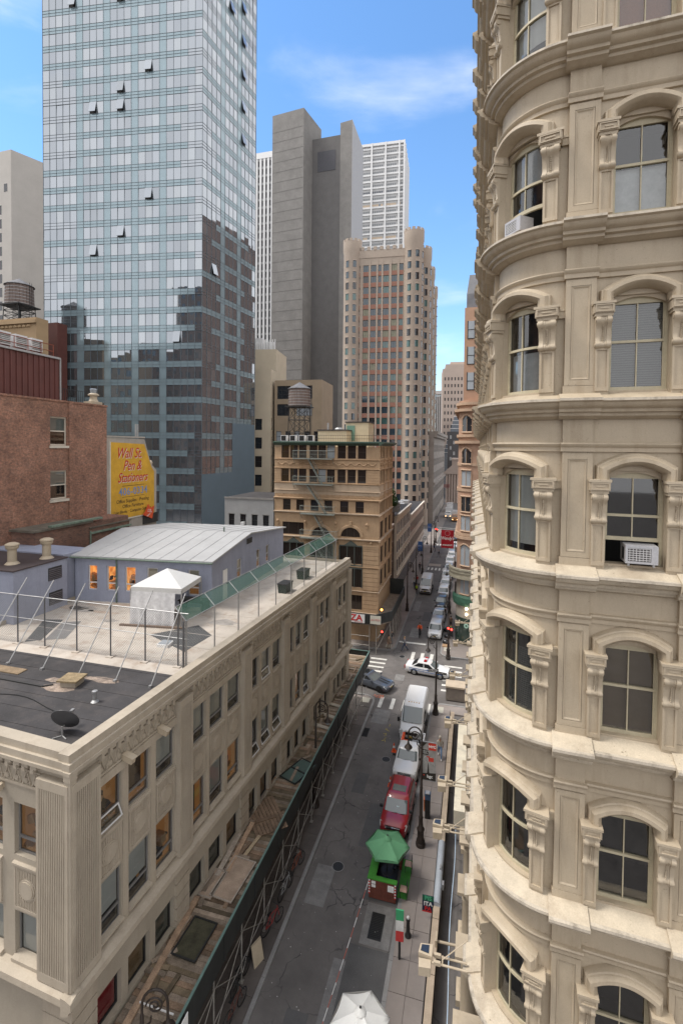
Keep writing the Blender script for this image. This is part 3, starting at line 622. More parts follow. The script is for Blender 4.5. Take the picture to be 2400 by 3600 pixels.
PAPER = mat('brown_paper', (.42, .27, .14), .8, .2, 5, .1)
def both(*fs):
    def f(o, w, h):
        for g in fs: g(o, w, h)
    return f
# ------------------------------------------------------------------ limestone corner building (left foreground)
LX, LY, LA = -12.35, 12.5, 86.7
lim = thing('limestone_building', 'low beige limestone corner building with fluted pilasters and a flat fenced roof', 'building', (LX, LY, 0), LA)
PZ = 15.1
PL = [(0, .95), (5.2, 6.1), (10.56, 11.38), (15.44, 16.3), (20.05, 20.9), (24.3, 25.15), (28.6, 29.4)]
wins = []; gwin = []
for (a0, a1), (b0, b1) in zip(PL, PL[1:]):
    w = b0 - a1; ww = (w - .10 - .66) / 3
    for i in range(3): x = a1 + .05 + i * (ww + .33); wins.append((x, x + ww)); gwin.append((x, x + ww))
TOPW, LOWW, GW = (11.45, 13.15), (7.65, 9.66), (4.35, 5.75)
ops = [(a, b, *TOPW) for a, b in wins] + [(a, b, *LOWW) for a, b in wins] + [(a, b, *GW) for a, b in gwin]
NEARW = [(1.3, 2.5), (3.05, 4.25), (4.8, 6.0)]
m = MB(); wall(m, 0, 29.4, 0, 14.85, ops, .28); wf = m
s = MB(); wall(s, -14, 0, 0, 14.85, [(-b, -a, *z) for a, b in NEARW for z in ((11.05, 12.85), (6.85, 9.1))], .28); s.xf(RZ(-90))
b = len(m.v); m.v += s.v; m.f += [[i + b for i in f] for f in s.f]; m.m += s.m
m.quad((29.4, 0, 0), (29.4, 14, 0), (29.4, 14, 14.85), (29.4, 0, 14.85)); m.quad((0, 14, 0), (29.4, 14, 0), (29.4, 14, 14.85), (0, 14, 14.85))
m.build('wall', [LIME2], lim)
def frontpiece(name, mk_, mats, M=None, smooth=None):
    q = MB(); mk_(q); return q.build(name, mats, lim, M, smooth)
FR, SD = Matrix.Identity(4), RZ(-90)
# parapet with coping, both street sides
COP = LIME
def par(q):
    q.box(-.18, 29.4, -.12, .32, 14.851, 15.1); q.box(-.25, 29.4, -.22, .1, 14.62, 14.851); q.box(-.3, 29.4, -.28, .0, 14.5, 14.619)
frontpiece('parapet', par, [COP]); 
def par2(q): q.box(-14, -.33, -.12, .32, 14.853, 15.098); q.box(-14, .1, -.22, .1, 14.622, 14.849); q.box(-14, .1, -.28, 0, 14.502, 14.617)
frontpiece('parapet', par2, [COP], SD)
tooth = MB(); tooth.plate([(0, 0), (0, .26), (.27, .26), (.27, .15), (.13, .15), (.13, 0)], -.22, -.001); tooth = tooth.mesh('dentil', [LIME])
for (a0, a1), (b0, b1) in zip(PL, PL[1:]):
    n = int((b0 - a1) / .36)
    for i in range(n): O('dentil', tooth, lim, T(a1 + .1 + i * (b0 - a1 - .1) / n, 0, 14.2))
for i in range(9): O('dentil', tooth, lim, SD @ T(-1.5 - .38 * i, 0, 14.2))
def orn(q, x0, x1):
    q.box(x0, x1, -.06, 0, 13.52, 13.6); q.box(x0, x1, -.06, 0, 14.08, 14.14)
    n = int((x1 - x0) / .42)
    for i in range(n):
        c = x0 + (i + .5) * (x1 - x0) / n
        q.plate([(c - .19, 13.62), (c - .02, 14.06), (c + .03, 14.06), (c - .13, 13.62)], -.05, 0); q.plate([(c + .19, 13.62), (c + .02, 14.05), (c + .07, 14.05), (c + .2, 13.7)], -.05, 0)
        q.plate([(c + .09 * math.cos(t * PI / 4), 13.76 + .09 * math.sin(t * PI / 4)) for t in range(8)], -.06, 0)
for (a0, a1), (b0, b1) in zip(PL, PL[1:]): frontpiece('ornament_frieze', lambda q: orn(q, a1 + .02, b0 - .02), [LIME])
frontpiece('ornament_frieze', lambda q: orn(q, -9, -1.25), [LIME], SD)
def fluted(q, x0, x1, z0, z1, y=-.24):
    w = x1 - x0; q.box(x0, x1, y, 0, z0, z1); n = max(4, int((w - .2) / .075)); st = (w - .2) / n
    q.box(x0, x0 + .1, y - .04, y - .001, z0, z1); q.box(x1 - .1, x1, y - .04, y - .001, z0, z1); q.box(x0 + .101, x1 - .101, y - .04, y - .001, z0, z0 + .3); q.box(x0 + .101, x1 - .101, y - .04, y - .001, z1 - .3, z1)
    for i in range(n): a = x0 + .1 + i * st; q.box(a + st * .25, a + st * .8, y - .036, y - .001, z0 + .301, z1 - .301)
for a, b_ in PL: frontpiece('fluted_pilaster', lambda q: fluted(q, a if a > 0 else -.16, b_, 7.42, 14.15), [LIME])
frontpiece('fluted_pilaster', lambda q: fluted(q, -1.18, .155, 7.42, 14.15), [LIME], SD)
q = MB()
def ledge(q, x0, x1): q.extr([(0, 7.42), (-.2, 7.40), (-.42, 7.33), (-.44, 7.12), (-.36, 7.05), (-.30, 6.9), (-.1, 6.82), (0, 6.8)], x0, x1)
frontpiece('belt_course', lambda q: ledge(q, -.44, 29.4), [LIME]); frontpiece('belt_course', lambda q: ledge(q, -14, .40), [LIME], SD)
q = MB(); q.box(-.25, .0, -.25, .0, 7.43, 14.498); q.box(-.285, 0, -.285, 0, 14.3, 14.499); q.build('corner_pier', [LIME], lim)
# spandrel panels with a raised medallion between the two window rows
def spandrel(w, z0, z1):
    q = MB(); q.box(.02, w - .02, -.03, .0, z0, z1); q.box(.02, .1, -.06, -.031, z0, z1); q.box(w - .1, w - .02, -.06, -.031, z0, z1); q.box(.101, w - .101, -.06, -.031, z1 - .1, z1); q.box(.101, w - .101, -.06, -.031, z0, z0 + .1)
    n = int((w - .3) / .075); c, r = (w / 2, (z0 + z1) / 2), min(.36, w * .33)
    for i in range(n):
        x = .16 + i * (w - .32) / n
        dz = math.sqrt(max(0, (r + .05) ** 2 - (x + .02 - c[0]) ** 2))
        if dz > 0: q.box(x, x + .04, -.055, -.031, z0 + .12, c[1] - dz); q.box(x, x + .04, -.055, -.031, c[1] + dz, z1 - .12)
        else: q.box(x, x + .04, -.055, -.031, z0 + .12, z1 - .12)
    q.plate([(c[0] + r * math.cos(t * PI / 10), c[1] + r * math.sin(t * PI / 10)) for t in range(20)], -.06, -.031); q.plate([(c[0] + r * .82 * math.cos(t * PI / 10), c[1] + r * .82 * math.sin(t * PI / 10)) for t in range(20)], -.085, -.061)
    q.extr([(.2, z1 + .02), (.2, z1 + .14), (-.1, z1 + .07), (-.1, z1 + .01)], -.02, w + .02)
    return q.mesh('spandrel_panel', [LIME])
for k_ in range(0, len(wins), 3):
    for a_ in (wins[k_][1], wins[k_ + 1][1]): q = MB(); q.box(a_ + .02, a_ + .31, -.05, -.0, 7.42, 13.5); q.box(a_ + .07, a_ + .26, -.07, -.051, 7.6, 13.35); q.build('mullion_pier', [LIME], lim)
for (a0, a1), (b0, b1) in zip(PL, PL[1:]): q = MB(); q.box(a1, b0, -.1, 0, 13.2, 13.5); q.build('lintel_band', [LIME], lim)
SPC = {}
for a, b_ in wins:
    k = round(b_ - a, 2)
    if k not in SPC: SPC[k] = spandrel(b_ - a, 9.8, 11.3)
    O('spandrel_panel', SPC[k], lim, T(a, 0, 0))
sp2 = spandrel(1.2, 9.22, 10.75)
for a, b_ in NEARW: O('spandrel_panel', sp2, lim, SD @ T(-b_, 0, 0))
for a, b_ in wins: q = MB(); q.extr([(.2, 7.6), (.2, 7.72), (-.12, 7.64), (-.12, 7.56)], a - .03, b_ + .03); q.build('window_sill', [LIME], lim)
for a, b_ in NEARW: q = MB(); q.extr([(.2, 6.8), (.2, 6.95), (-.14, 6.88), (-.14, 6.75)], -b_ - .03, -a + .03); q.build('window_sill', [LIME], lim, SD @ T(0, 0, .65))
random.seed(5)
for i, (a, b_) in enumerate(wins):
    w = b_ - a
    if i == 0: ex = room(LITS, 1.8, True)
    elif i == 1: ex = room(LITS, 1.2)
    else: ex = random.choice((both(blind(.3, BLIND), room(ROOM)), both(blind(.28, BLIND), room(ROOM)), both(blind(.45, BLIND), room(ROOM)), both(blind(.3, BLIND), room(ROOM)), room(ROOM, 1.6, True)))
    put(lim, T(a, .09, TOPW[0]), w, TOPW[1] - TOPW[0], 'aw', ALU, GLASS, ex)
    if i in (2, 5): ex = room(LITS, 1.5, True)
    elif i == 3: ex = room(LITS)
    elif i in (0, 1): ex = both(blind(.34, BLIND), room(ROOM, 1.6, True))
    else: ex = random.choice((both(blind(.3, BLIND), room(ROOM)), both(blind(.28, BLIND), room(ROOM)), room(ROOM, 1.6, True), both(blind(.5, BLIND), room(ROOM)), room(LITS, 1.4, True)))
    put(lim, T(a, .09, LOWW[0]), w, LOWW[1] - LOWW[0], 'aw', ALU, GLASS, ex)
    ex = both(blind(.02, mat('red_banner', (.32, .02, .03), .6)), room(ROOM)) if i == 0 else both(blind(.02, mat('tan_poster%d' % i, random.choice(((.30, .17, .07), (.25, .16, .08), (.12, .13, .11), (.33, .2, .08))), .8, .25, 1.2, .1)), room(ROOM))
    put(lim, T(a, .2, GW[0]), w, GW[1] - GW[0], 'plain', DKFRAME, GLASS, ex)
for j, (a, b_) in enumerate(NEARW):
    put(lim, SD @ T(-b_, .16, 11.05), 1.2, 1.8, 'aw', ALU, GLASS, room(LITS, 1.8, True)); put(lim, SD @ T(-b_, .16, 6.85), 1.2, 2.25, 'aw', ALU, GLASS, both(blind(.3, BLIND), room(ROOM)))
# opened awning lights
for i, z, fr in ((0, 11.45, 25), (7, 11.45, 18), (7, 7.65, 22), (8, 7.65, 26), (11, 7.65, 20), (11, 11.45, 14), (6, 7.65, 30), (13, 11.45, 16)):
    a, b_ = wins[i]; w = b_ - a - .1; h = .46; q = MB()
    q.box(0, .05, -.03, .0, -h, 0); q.box(w - .05, w, -.03, 0, -h, 0); q.box(.051, w - .051, -.03, 0, -.05, 0); q.box(.051, w - .051, -.03, 0, -h, -h + .05)
    o = O('open_sash', q.mesh('open_sash', [WALU]), lim, T(a + .05, .1, z + .5) @ RX(-fr)); q = MB(); q.quad((.05, -.015, -h + .05), (w - .05, -.015, -h + .05), (w - .05, -.015, -.05), (.05, -.015, -.05)); O('pane', q.mesh('pane', [GLASS]), o)
# rusticated ground storey piers
for a, b_ in PL:
    q = MB(); q.box(max(a, -.05), b_, -.1, 0, 0, .48); me = q.mesh('stone_block', [LIME])
    for i in range(6): O('stone_block', me, lim, T(0, 0, 3.55 + i * .53))
q = MB(); q.box(-1.15, .1, -.1, 0, 0, .48); me = q.mesh('stone_block', [LIME])
for i in range(6): O('stone_block', me, lim, SD @ T(0, 0, 3.55 + i * .53))
q = MB(); q.box(.2, 29.2, -.09, -.001, 0, 3.54); q.build('shop_front', [mat('shaded_shop_front', (.022, .021, .02), .5)], lim)  # near-black colour paints the shade behind the shed legs
# wall cameras / floodlights on the frieze
for x, z, MM in ((2.2, 13.6, FR), (4.1, 13.55, FR), (-3.0, 13.3, SD)):
    q = MB(); q.cbox((0, -.32, 0), (.2, .42, .2), 0, RX(12)); q.cbox((0, -.04, .05), (.12, .12, .2)); q.cbox((0, -.36, .13), (.26, .5, .02), 0, RX(12)); q.build('wall_lamp', [CREAM2], lim, MM @ T(x, 0, z))
# roof coverings
ROOFW = mat('pale_roof_coating', (.47, .42, .365), .8, .18, .45, .08, dirtamt=.85, dirt=(.27, .19, .135), bump=.2, speck=.5); ROOFB = mat('black_roof_felt', (.045, .042, .043), .7, .3, .6, .15, dirtamt=.7, dirt=(.10, .085, .078), speck=.4, speckcol=(.25, .21, .19))
q = MB(); q.box(-.0, 29.3, .3, 14, 14.5, 14.6); q.build('roof_deck', [ROOFW], lim)
def worldpart(mb, name, mats, par, smooth=None):
    o = mb.build(name, mats, par, None, smooth); o.matrix_parent_inverse = (T(*par.location) @ RZ(math.degrees(par.rotation_euler[2]))).inverted(); return o
q = MB(); q.prism([(-26.3, 13.2), (-12.66, 13.2), (-12.4, 18.85), (-26.3, 18.85)], 14.601, 14.62); worldpart(q, 'felt_roofing', [ROOFB], lim)
PALEST = mat('bare_patch', (.26, .205, .165), .8, .5, 3, .3, dirtamt=.8, dirt=(.06, .05, .05))
q = MB()
for cx, cy, rx, ry in ((-16.9, 16.5, .8, .45), (-15.7, 17.6, 1.1, .25), (-17.6, 17.0, .5, .25)): q.prism([(cx + rx * random.uniform(.7, 1.1) * math.cos(t * PI / 8), cy + ry * random.uniform(.6, 1.1) * math.sin(t * PI / 8)) for t in range(16)], 14.62, 14.626)
worldpart(q, 'worn_patch', [PALEST], lim)
q = MB(); q.prism([(-22.6, 19.9), (-21.95, 20.3), (-23.3, 23.1), (-24.4, 22.8)], 14.601, 14.61); worldpart(q, 'dark_mat', [mat('dark_mat', (.07, .07, .07), .8)], lim); q = MB(); q.prism([(-17.0, 22.6), (-13.9, 21.2), (-13.7, 23.5), (-15.2, 24.6)], 14.601, 14.61); worldpart(q, 'dark_mat', [MATS['dark_mat']], lim)
q = MB(); q.prism([(-21.8, 20.4), (-20.9, 20.85), (-22.1, 23.2), (-23.0, 22.75)], 14.601, 14.611); worldpart(q, 'grey_mat', [mat('grey_mat', (.17, .165, .16), .8)], lim)
RSTAIN = mat('rusty_roof_stain', (.40, .315, .25), .8, .25, 1.5, .1, dirtamt=.6, dirt=(.47, .42, .365)); RSTAIN2 = mat('grey_roof_stain', (.30, .275, .25), .8, .25, 1.5, .1, dirtamt=.6, dirt=(.47, .42, .365))
# roof hatch, vents, pipes
def roofthing(name, label, cat, loc, rz=0, group=None): return thing(name, label, cat, loc, rz, group)
t = roofthing('roof_hatch', 'square timber topped roof vent on the black felt', 'roof vent', (-16.6, 16.9, 14.6), 10); q = MB(); q.box(-.35, .35, -.3, .3, 0, .26); q.build('curb', [LIME2], t); q = MB(); q.box(-.45, .45, -.4, .4, .261, .33); q.build('lid', [mat('old_timber', (.25, .19, .11), .8, .3, 4, .2)], t)
t = roofthing('skylight', 'small white raised skylight on the pale roof', 'skylight', (-15.3, 21.6, 14.6), 5); q = MB(); q.box(-.3, .3, -.3, .3, 0, .16); q.build('curb', [WHITE], t); q = MB(); q.box(-.24, .24, -.24, .24, .161, .2); q.build('dome', [PALEG], t)
q = MB(); q.path([(-21.6, 16.4, 14.66), (-17.6, 16.35, 14.66), (-17.3, 16.6, 14.66)], .035, 6); tag(q.build('roof_pipe', [IRON]), 'dark conduit pipe lying across the black roof', 'pipe')
q = MB(); q.box(-21.5, -19.6, 16.9, 17.4, 14.62, 14.66); tag(q.build('plank', [mat('weathered_plank', (.22, .16, .10), .85, .25, 3, .2)]), 'weathered plank lying flat on the black roof', 'plank')
for k_, (x_, y_, h_, lb_) in enumerate(((-19.8, 14.6, .5, 'short steel vent pipe near the front of the black roof'), (-23.4, 17.6, .7, 'tallest steel vent pipe on the left of the black roof'), (-14.6, 16.0, .35, 'stubby steel vent pipe close to the street parapet'))):
    q = MB(); q.lathe([(.16, 0), (.09, .06), (.07, .08), (.07, h_), (.11, h_ + .02), (.11, h_ + .09), (.02, h_ + .12)], n=10); o = q.build('vent_pipe', [STEEL], None, None, 40); o.location = (x_, y_, 14.62); tag(o, lb_, 'vent pipe', 'vent pipes on the black roof')
q = MB(); q.path([(-25, 15.2 + .25 * math.sin(0), 14.64)] + [(-25 + i * .5, 15.2 + .3 * math.sin(i * .55), 14.64) for i in range(1, 22)], .018, 5); tag(q.build('roof_cable', [IRON]), 'thin black cable snaking across the black roof', 'cable')
q = MB()
for i in range(6): q.box(-26, -12.55, 13.9 + i * .95, 13.925 + i * .95, 14.6202, 14.632)
worldpart(q, 'felt_seam', [ROOFB], lim)
t = roofthing('satellite_dish', 'dark grey satellite dish at the front roof corner', 'satellite dish', (-13.95, 13.75, 14.62), 195)
q = MB(); q.tube((0, 0, 0), (0, 0, .35), .035); q.tube((0, 0, .02), (.25, .2, .02), .02); q.tube((0, 0, .02), (-.25, .2, .02), .02); q.build('stand', [STEEL], t)
q = MB(); q.lathe([(.02, 0), (.2, .02), (.36, .07), (.5, .14), (.5, .155), (.34, .09), (.02, .02)], (0, 0, 0), 20); q.xf(T(0, -.06, .45) @ RX(62)); q.build('dish', [mat('dish_grey', (.055, .055, .058), .4)], t, None, 40)
q = MB(); q.tube((0, -.1, .3), (0, -.62, .52), .018); q.cbox((0, -.64, .56), (.1, .16, .1)); q.build('receiver_arm', [STEEL], t)
# --- chain-link fences
random.seed(14)
for k_ in range(9):
    x_, y_ = random.uniform(-25, -13.5), random.uniform(20.3, 27); q = MB(); rx, ry = random.uniform(.4, 1.5), random.uniform(.2, .6); q.prism([(x_ + rx * random.uniform(.6, 1.2) * math.cos(t_ * PI / 8), y_ + ry * random.uniform(.6, 1.2) * math.sin(t_ * PI / 8)) for t_ in range(16)], 14.6005, 14.604); worldpart(q, 'roof_stain', [RSTAIN if k_ % 3 else RSTAIN2], lim)
for k_ in range(5): q = MB(); q.box(-26, -12.8, 20.2 + k_ * 1.6, 20.23 + k_ * 1.6, 14.6006, 14.612); worldpart(q, 'roof_seam', [ROOFW], lim)
WIRE = mat('fence_wire', (.24, .24, .24), .5, .1, metal=.3); POST = mat('fence_post', (.13, .13, .135), .5, .15, 3, .1, metal=.4)
def mesh_wires(q, x0, x1, z0, z1, p=.13, r=.006, y=0):
    w, h = x1 - x0, z1 - z0; n = int((w + h) / p)
    for i in range(n):
        a = x0 - h + i * p
        for s_ in (1, -1):
            xa, za, xb, zb = (a, z0, a + h, z1) if s_ > 0 else (a, z1, a + h, z0)
            if xa < x0: f_ = (x0 - xa) / h; za += (zb - za) * f_; xa = x0
            if xb > x1: f_ = (xb - x1) / (xb - xa + 1e-9); zb -= (zb - za) * f_; xb = x1
            if xb - xa > .02: q.add([(xa - r * .7, y, za), (xa + r * .7, y + r, za), (xb + r * .7, y + r, zb), (xb - r * .7, y, zb)], [(0, 1, 2, 3)])
fe = thing('chain_link_fence', 'galvanised chain link fence across the roof, braced at the front', 'fence', (-19.6, 19.7, 14.6), 0)
xs = [-26.8, -24.8, -22.8, -21.05, -19.05, -17.03, -15.05, -13.25]
pm = MB(); pm.tube((0, 0, 0), (0, 0, 2.6), .035, 8, 0); pm.cbox((0, 0, .02), (.35, .35, .05), 1); pme = pm.mesh('post', [POST, ROOFW])
bm_ = MB(); bm_.tube((0, -2.1, 0), (0, .52, 3.32), .026, 6); bm_.cbox((0, -2.1, .05), (.12, .12, .12)); bme = bm_.mesh('brace', [STEEL])
for x in xs: O('post', pme, fe, T(x + 19.6, 0, 0)); O('brace', bme, fe, T(x + 19.6 + .05, 0, 0))
q = MB(); q.tube((-7.2, 0, 2.55), (6.9, 0, 2.55), .024); q.tube((-7.2, 0, 1.35), (6.9, 0, 1.35), .02); q.build('rail', [STEEL], fe)
q = MB(); mesh_wires(q, -7.2, 6.9, .05, 2.55); tag(q.build('wire_mesh', [WIRE], fe), kind='stuff')
fs = thing('side_fence', 'chain link fence along the street parapet with slanted green screened top', 'fence', (-12.55, 19.8, 14.6), LA)
n = 10
ps = MB(); ps.tube((0, 0, 0), (0, 0, 2.15), .038, 8); ps.tube((0, 0, 2.15), (0, .62, 2.75), .03, 6); pse = ps.mesh('post', [STEEL])
for i in range(n): O('post', pse, fs, T(i * 2.36, .35, 0))
pd = MB(); pd.tube((0, 0, 0), (0, 0, 2.2), .05, 8); O('gate_post', pd.mesh('gate_post', [POST]), fs, T(-.2, .35, 0))
W_ = 2.36 * (n - 1)
q = MB(); q.tube((0, .35, 2.15), (W_, .35, 2.15), .028); q.tube((0, .97, 2.75), (W_, .97, 2.75), .024); q.build('rail', [STEEL], fs)
q = MB(); mesh_wires(q, 0, W_, .05, 2.13, .14, .006, .35); tag(q.build('wire_mesh', [WIRE], fs), kind='stuff')
def netmat(name, col, op):
    m = bpy.data.materials.new(name); m.use_nodes = True; t = m.node_tree; p = t.nodes['Principled BSDF']; p.inputs['Base Color'].default_value = (*col, 1); p.inputs['Roughness'].default_value = .9; p.inputs['Alpha'].default_value = op; return m
q = MB(); q.quad((0, .36, 2.16), (W_, .36, 2.16), (W_, .96, 2.74), (0, .96, 2.74)); q.build('screen_netting', [netmat('green_netting', (.07, .15, .115), .62)], fs)
q = MB(); q.quad((W_ * .55, .37, .3), (W_, .37, .3), (W_, .37, 2.1), (W_ * .55, .37, 2.1)); q.build('lower_netting', [netmat('thin_netting', (.10, .17, .14), .35)], fs)
# bins and tables behind the side fence
for i, y in enumerate((32.2, 36.0)):
    t = thing('roof_bin', ('nearer dark green roof bin behind the street parapet', 'farther dark green roof bin behind the street parapet')[i], 'bin', (-12.9, y, 14.6), LA, 'dark bins behind the side fence'); q = MB(); q.rings([[(-.5, -.3, 0), (.5, -.3, 0), (.5, .3, 0), (-.5, .3, 0)], [(-.55, -.35, .62), (.55, -.35, .62), (.55, .35, .62), (-.55, .35, .62)]]); q.build('body', [mat('bin_green', (.02, .035, .028), .5)], t); q = MB(); q.box(-.58, .58, -.38, .38, .621, .68); q.build('lid', [IRON], t)
# --- canopy tent
t = thing('canopy_tent', 'white pop up canopy tent with side sheets on the flat roof', 'tent', (-17.7, 25.2, 14.6), 8)
FAB = mat('white_tent_fabric', (.56, .56, .55), .7, .03); SHEET = mat('plastic_sheet', (.62, .62, .63), .45, .12, 2.5, .05, bump=.8, bscale=5)
hw, hd = 1.55, 1.35
for x in (-hw, hw):
    for y in (-hd, hd): q = MB(); q.box(x - .03, x + .03, y - .03, y + .03, 0, 2.1); q.build('leg', [STEEL], t)
q = MB(); A = (0, 0, 3.0); C4 = [(-hw, -hd, 2.2), (hw, -hd, 2.2), (hw, hd, 2.2), (-hw, hd, 2.2)]
for i in range(4): q.add([C4[i], C4[(i + 1) % 4], A], [(0, 1, 2)])
for i in range(4): a, b_ = C4[i], C4[(i + 1) % 4]; q.quad(a, b_, (b_[0], b_[1], 1.9), (a[0], a[1], 1.9))
q.build('canopy', [FAB], t)
def drape(q, a, b_, z0, z1, am=.09):
    P = []; n = 16
    for i in range(n + 1):
        f_ = i / n; x, y = a[0] + (b_[0] - a[0]) * f_, a[1] + (b_[1] - a[1]) * f_
        o = am * math.sin(i * 2.1) * .6; P.append([(x, y, z1), (x, y - o * .5 - .05, (z0 + z1) / 2), (x, y - o - .12, z0)])
    for i in range(n):
        for j in range(2): q.quad(P[i][j], P[i + 1][j], P[i + 1][j + 1], P[i][j + 1])
q = MB(); drape(q, (-hw, -hd), (hw * .75, -hd), .05, 1.95); q.build('side_sheet', [SHEET], t, None, 80)
q = MB(); drape(q, (-hw, -hd), (-hw, hd), .05, 1.95); q.build('side_sheet', [SHEET], t, None, 80)
q = MB(); q.box(-hw - .5, hw + .2, -hd - .35, -hd - .2, 0, .1); tag(q.build('base_board', [mat('old_board', (.16, .11, .08), .85, .2, 3, .2)], t))
t = thing('lounge_table', 'low dark mesh table behind the tent by the blue wall', 'table', (-16.9, 26.9, 14.6)); q = MB()
for i in range(8): q.box(-.9, .9, -.5 + i * .12, -.42 + i * .12, .62, .68)
q.build('top', [IRON], t); q = MB()
for x in (-.8, .8): q.box(x - .04, x + .04, -.4, .4, 0, .62)
q.build('leg', [IRON], t)
# --- blue-grey rooftop house
BLUEP = mat('blue_grey_stucco', (.285, .305, .385), .85, .09, .8, .06, streak=.4, dirt=(.17, .175, .21), bump=.25, bscale=18); WHROOF = mat('white_roof_sheet', (.37, .37, .37), .6, .08, .6, .06, streak=.35, dirt=(.29, .29, .29))
ph = thing('rooftop_house', 'blue grey stucco rooftop house with a white pitched roof and lit windows', 'rooftop house', (-16.04, 27.5, 14.6), 180 + 7)
# local x runs back along the front wall to the left; front faces the camera at +y, so mirror with a half turn
ph.rotation_euler = (0, 0, R_(7)); PW = 9.6; ph.location = (-16.04 - PW * math.cos(R_(7)), 27.5 - PW * math.sin(R_(7)), 14.6)
fw = [(.95, 1.6), (2.3, 3.0), (3.6, 4.35), (5.15, 5.9), (6.55, 7.3), (8.0, 8.75)]
q = MB(); wall(q, 0, PW, 0, 3.0, [(a, b_, .75, 2.4) for a, b_ in fw], .15)
PD = 12.8
s = MB(); sw = [(3.6, 4.35), (7.0, 7.7), (8.9, 9.55)]
wall(s, 0, PD, 0, 2.3, [(a, b_, .9, 2.299) for a, b_ in sw] + [(1.5, 2.25, 0, 2.05)], .12)
SM = T(PW, 0, 0) @ RZ(84.5); s.xf(SM)
b = len(q.v); q.v += s.v; q.f += [[i + b for i in f] for f in s.f]; q.m += s.m
SK = math.tan(R_(5.5))
def gz(y): return 2.98 + .15 * y if y < 5.6 else 3.82 - .10 * (y - 5.6)
for x in (0, PW):
    P = [(x + .096 * yy if x else x, yy, zz) for yy, zz in ((0, 2.3 if x else 0), (PD, 2.3 if x else 0), (PD, gz(PD)), (5.6, gz(5.6)), (0, 3.0))]; q.add(P, [(0, 1, 2, 3, 4)])
q.quad((0, PD, 0), (PW + .096 * PD, PD, 0), (PW + .096 * PD, PD, gz(PD)), (0, PD, gz(PD))); q.build('wall', [BLUEP], ph)
q = MB()
for y0, y1 in ((-.25, 5.6), (5.6, PD + .2)): e0, e1 = PW + .18 + .096 * y0, PW + .18 + .096 * y1; q.add([(-.2, y0, gz(y0)), (e0, y0, gz(y0)), (e1, y1, gz(y1)), (-.2, y1, gz(y1)), (-.2, y0, gz(y0) + .1), (e0, y0, gz(y0) + .1), (e1, y1, gz(y1) + .1), (-.2, y1, gz(y1) + .1)], [(0, 1, 2, 3), (4, 5, 6, 7), (0, 1, 5, 4), (1, 2, 6, 5), (2, 3, 7, 6), (3, 0, 4, 7)])
q.build('roof', [WHROOF], ph)
for i in range(1, 10):
    x_ = i * 1.02; q = MB(); q.add([(x_ + .096 * y_, y_, gz(y_) + .1) for y_ in (-.25, 5.6, PD)] + [(x_ + .04 + .096 * y_, y_, gz(y_) + .1) for y_ in (-.25, 5.6, PD)] + [(x_ + .02 + .096 * y_, y_, gz(y_) + .13) for y_ in (-.25, 5.6, PD)], [(0, 1, 7, 6), (1, 2, 8, 7), (3, 6, 7, 4), (4, 7, 8, 5)]); q.build('roof_seam', [WHROOF], ph)
q = MB(); q.tube((-.2, -.3, 2.93), (PW + .18, -.3, 2.93), .055, 8); q.build('gutter', [mat('green_copper', (.12, .16, .13), .7, .3, 5, .2)], ph); q = MB(); q.tube((3.05, -.1, 0), (3.05, -.1, 2.9), .05, 8); q.build('downpipe', [MATS['green_copper']], ph); q = MB(); q.tube((PW * .85, 5.6, 3.9), (PW * .85, 5.6, 4.25), .06); q.build('vent_stub', [MATS['green_copper']], ph)
for i, (a, b_) in enumerate(fw): put(ph, T(a, .08, .75), b_ - a, 1.65, 'aw', WALU, GLASS, both(room(LIT if i < 3 else LITS, 1.2, i in (1, 2)), blind(.35, BLIND2)) if i > 2 else room(LIT, 1.2, True))
for a, b_ in sw: put(ph, SM @ T(a, .06, .9), b_ - a, 1.39, 'dh', WALU, GLASS, both(room(LITS, .8), blind(.3, BLIND2)))
q = MB(); q.box(0, .75, .03, .07, 0, 2.05); o = O('door', q.mesh('door', [WHITE]), ph, SM @ T(1.5, .02, 0)); q = MB(); q.ball((.66, .0, 1.0), .04, 6); O('handle', q.mesh('handle', [IRON]), o)
q = MB(); q.box(5.2, 6.1, -.03, .0, 3.1, 3.5)
for i in range(5): q.box(5.23, 6.07, -.05, -.031, 3.13 + i * .075, 3.17 + i * .075)
q.build('louvre', [DKFRAME], ph, SM)
# --- plant room on the left with louvres and roof cowls
pr_ = thing('plant_room', 'blue grey plant room with two louvres at the left roof edge', 'plant room', (-25.3, 21.6, 14.6)); q = MB(); q.box(-9, 0, 0, 3.8, -1, 3.05); q.box(-9.1, .06, -.06, 3.86, 3.051, 3.12, 1); q.build('wall', [BLUEP, mat('dark_roof_edge', (.06, .045, .045), .8)], pr_)
for z0, z1, y0 in ((1.9, 2.7, 2.35), (.35, 1.15, 2.4)):
    q = MB(); q.box(.001, .03, y0, y0 + 1.0, z0, z1, 0)
    for i in range(6): q.cbox((.05, y0 + .5, z0 + .08 + i * (z1 - z0 - .1) / 6), (.05, .96, .05), 1, RY(30))
    q.build('louvre', [DKFRAME, mat('louvre_slat', (.12, .11, .12), .6)], pr_)
q = MB(); q.box(-9, -.4, 3.9, 6.2, -1, 3.2); q.build('rear_wall', [BLUEP], pr_)
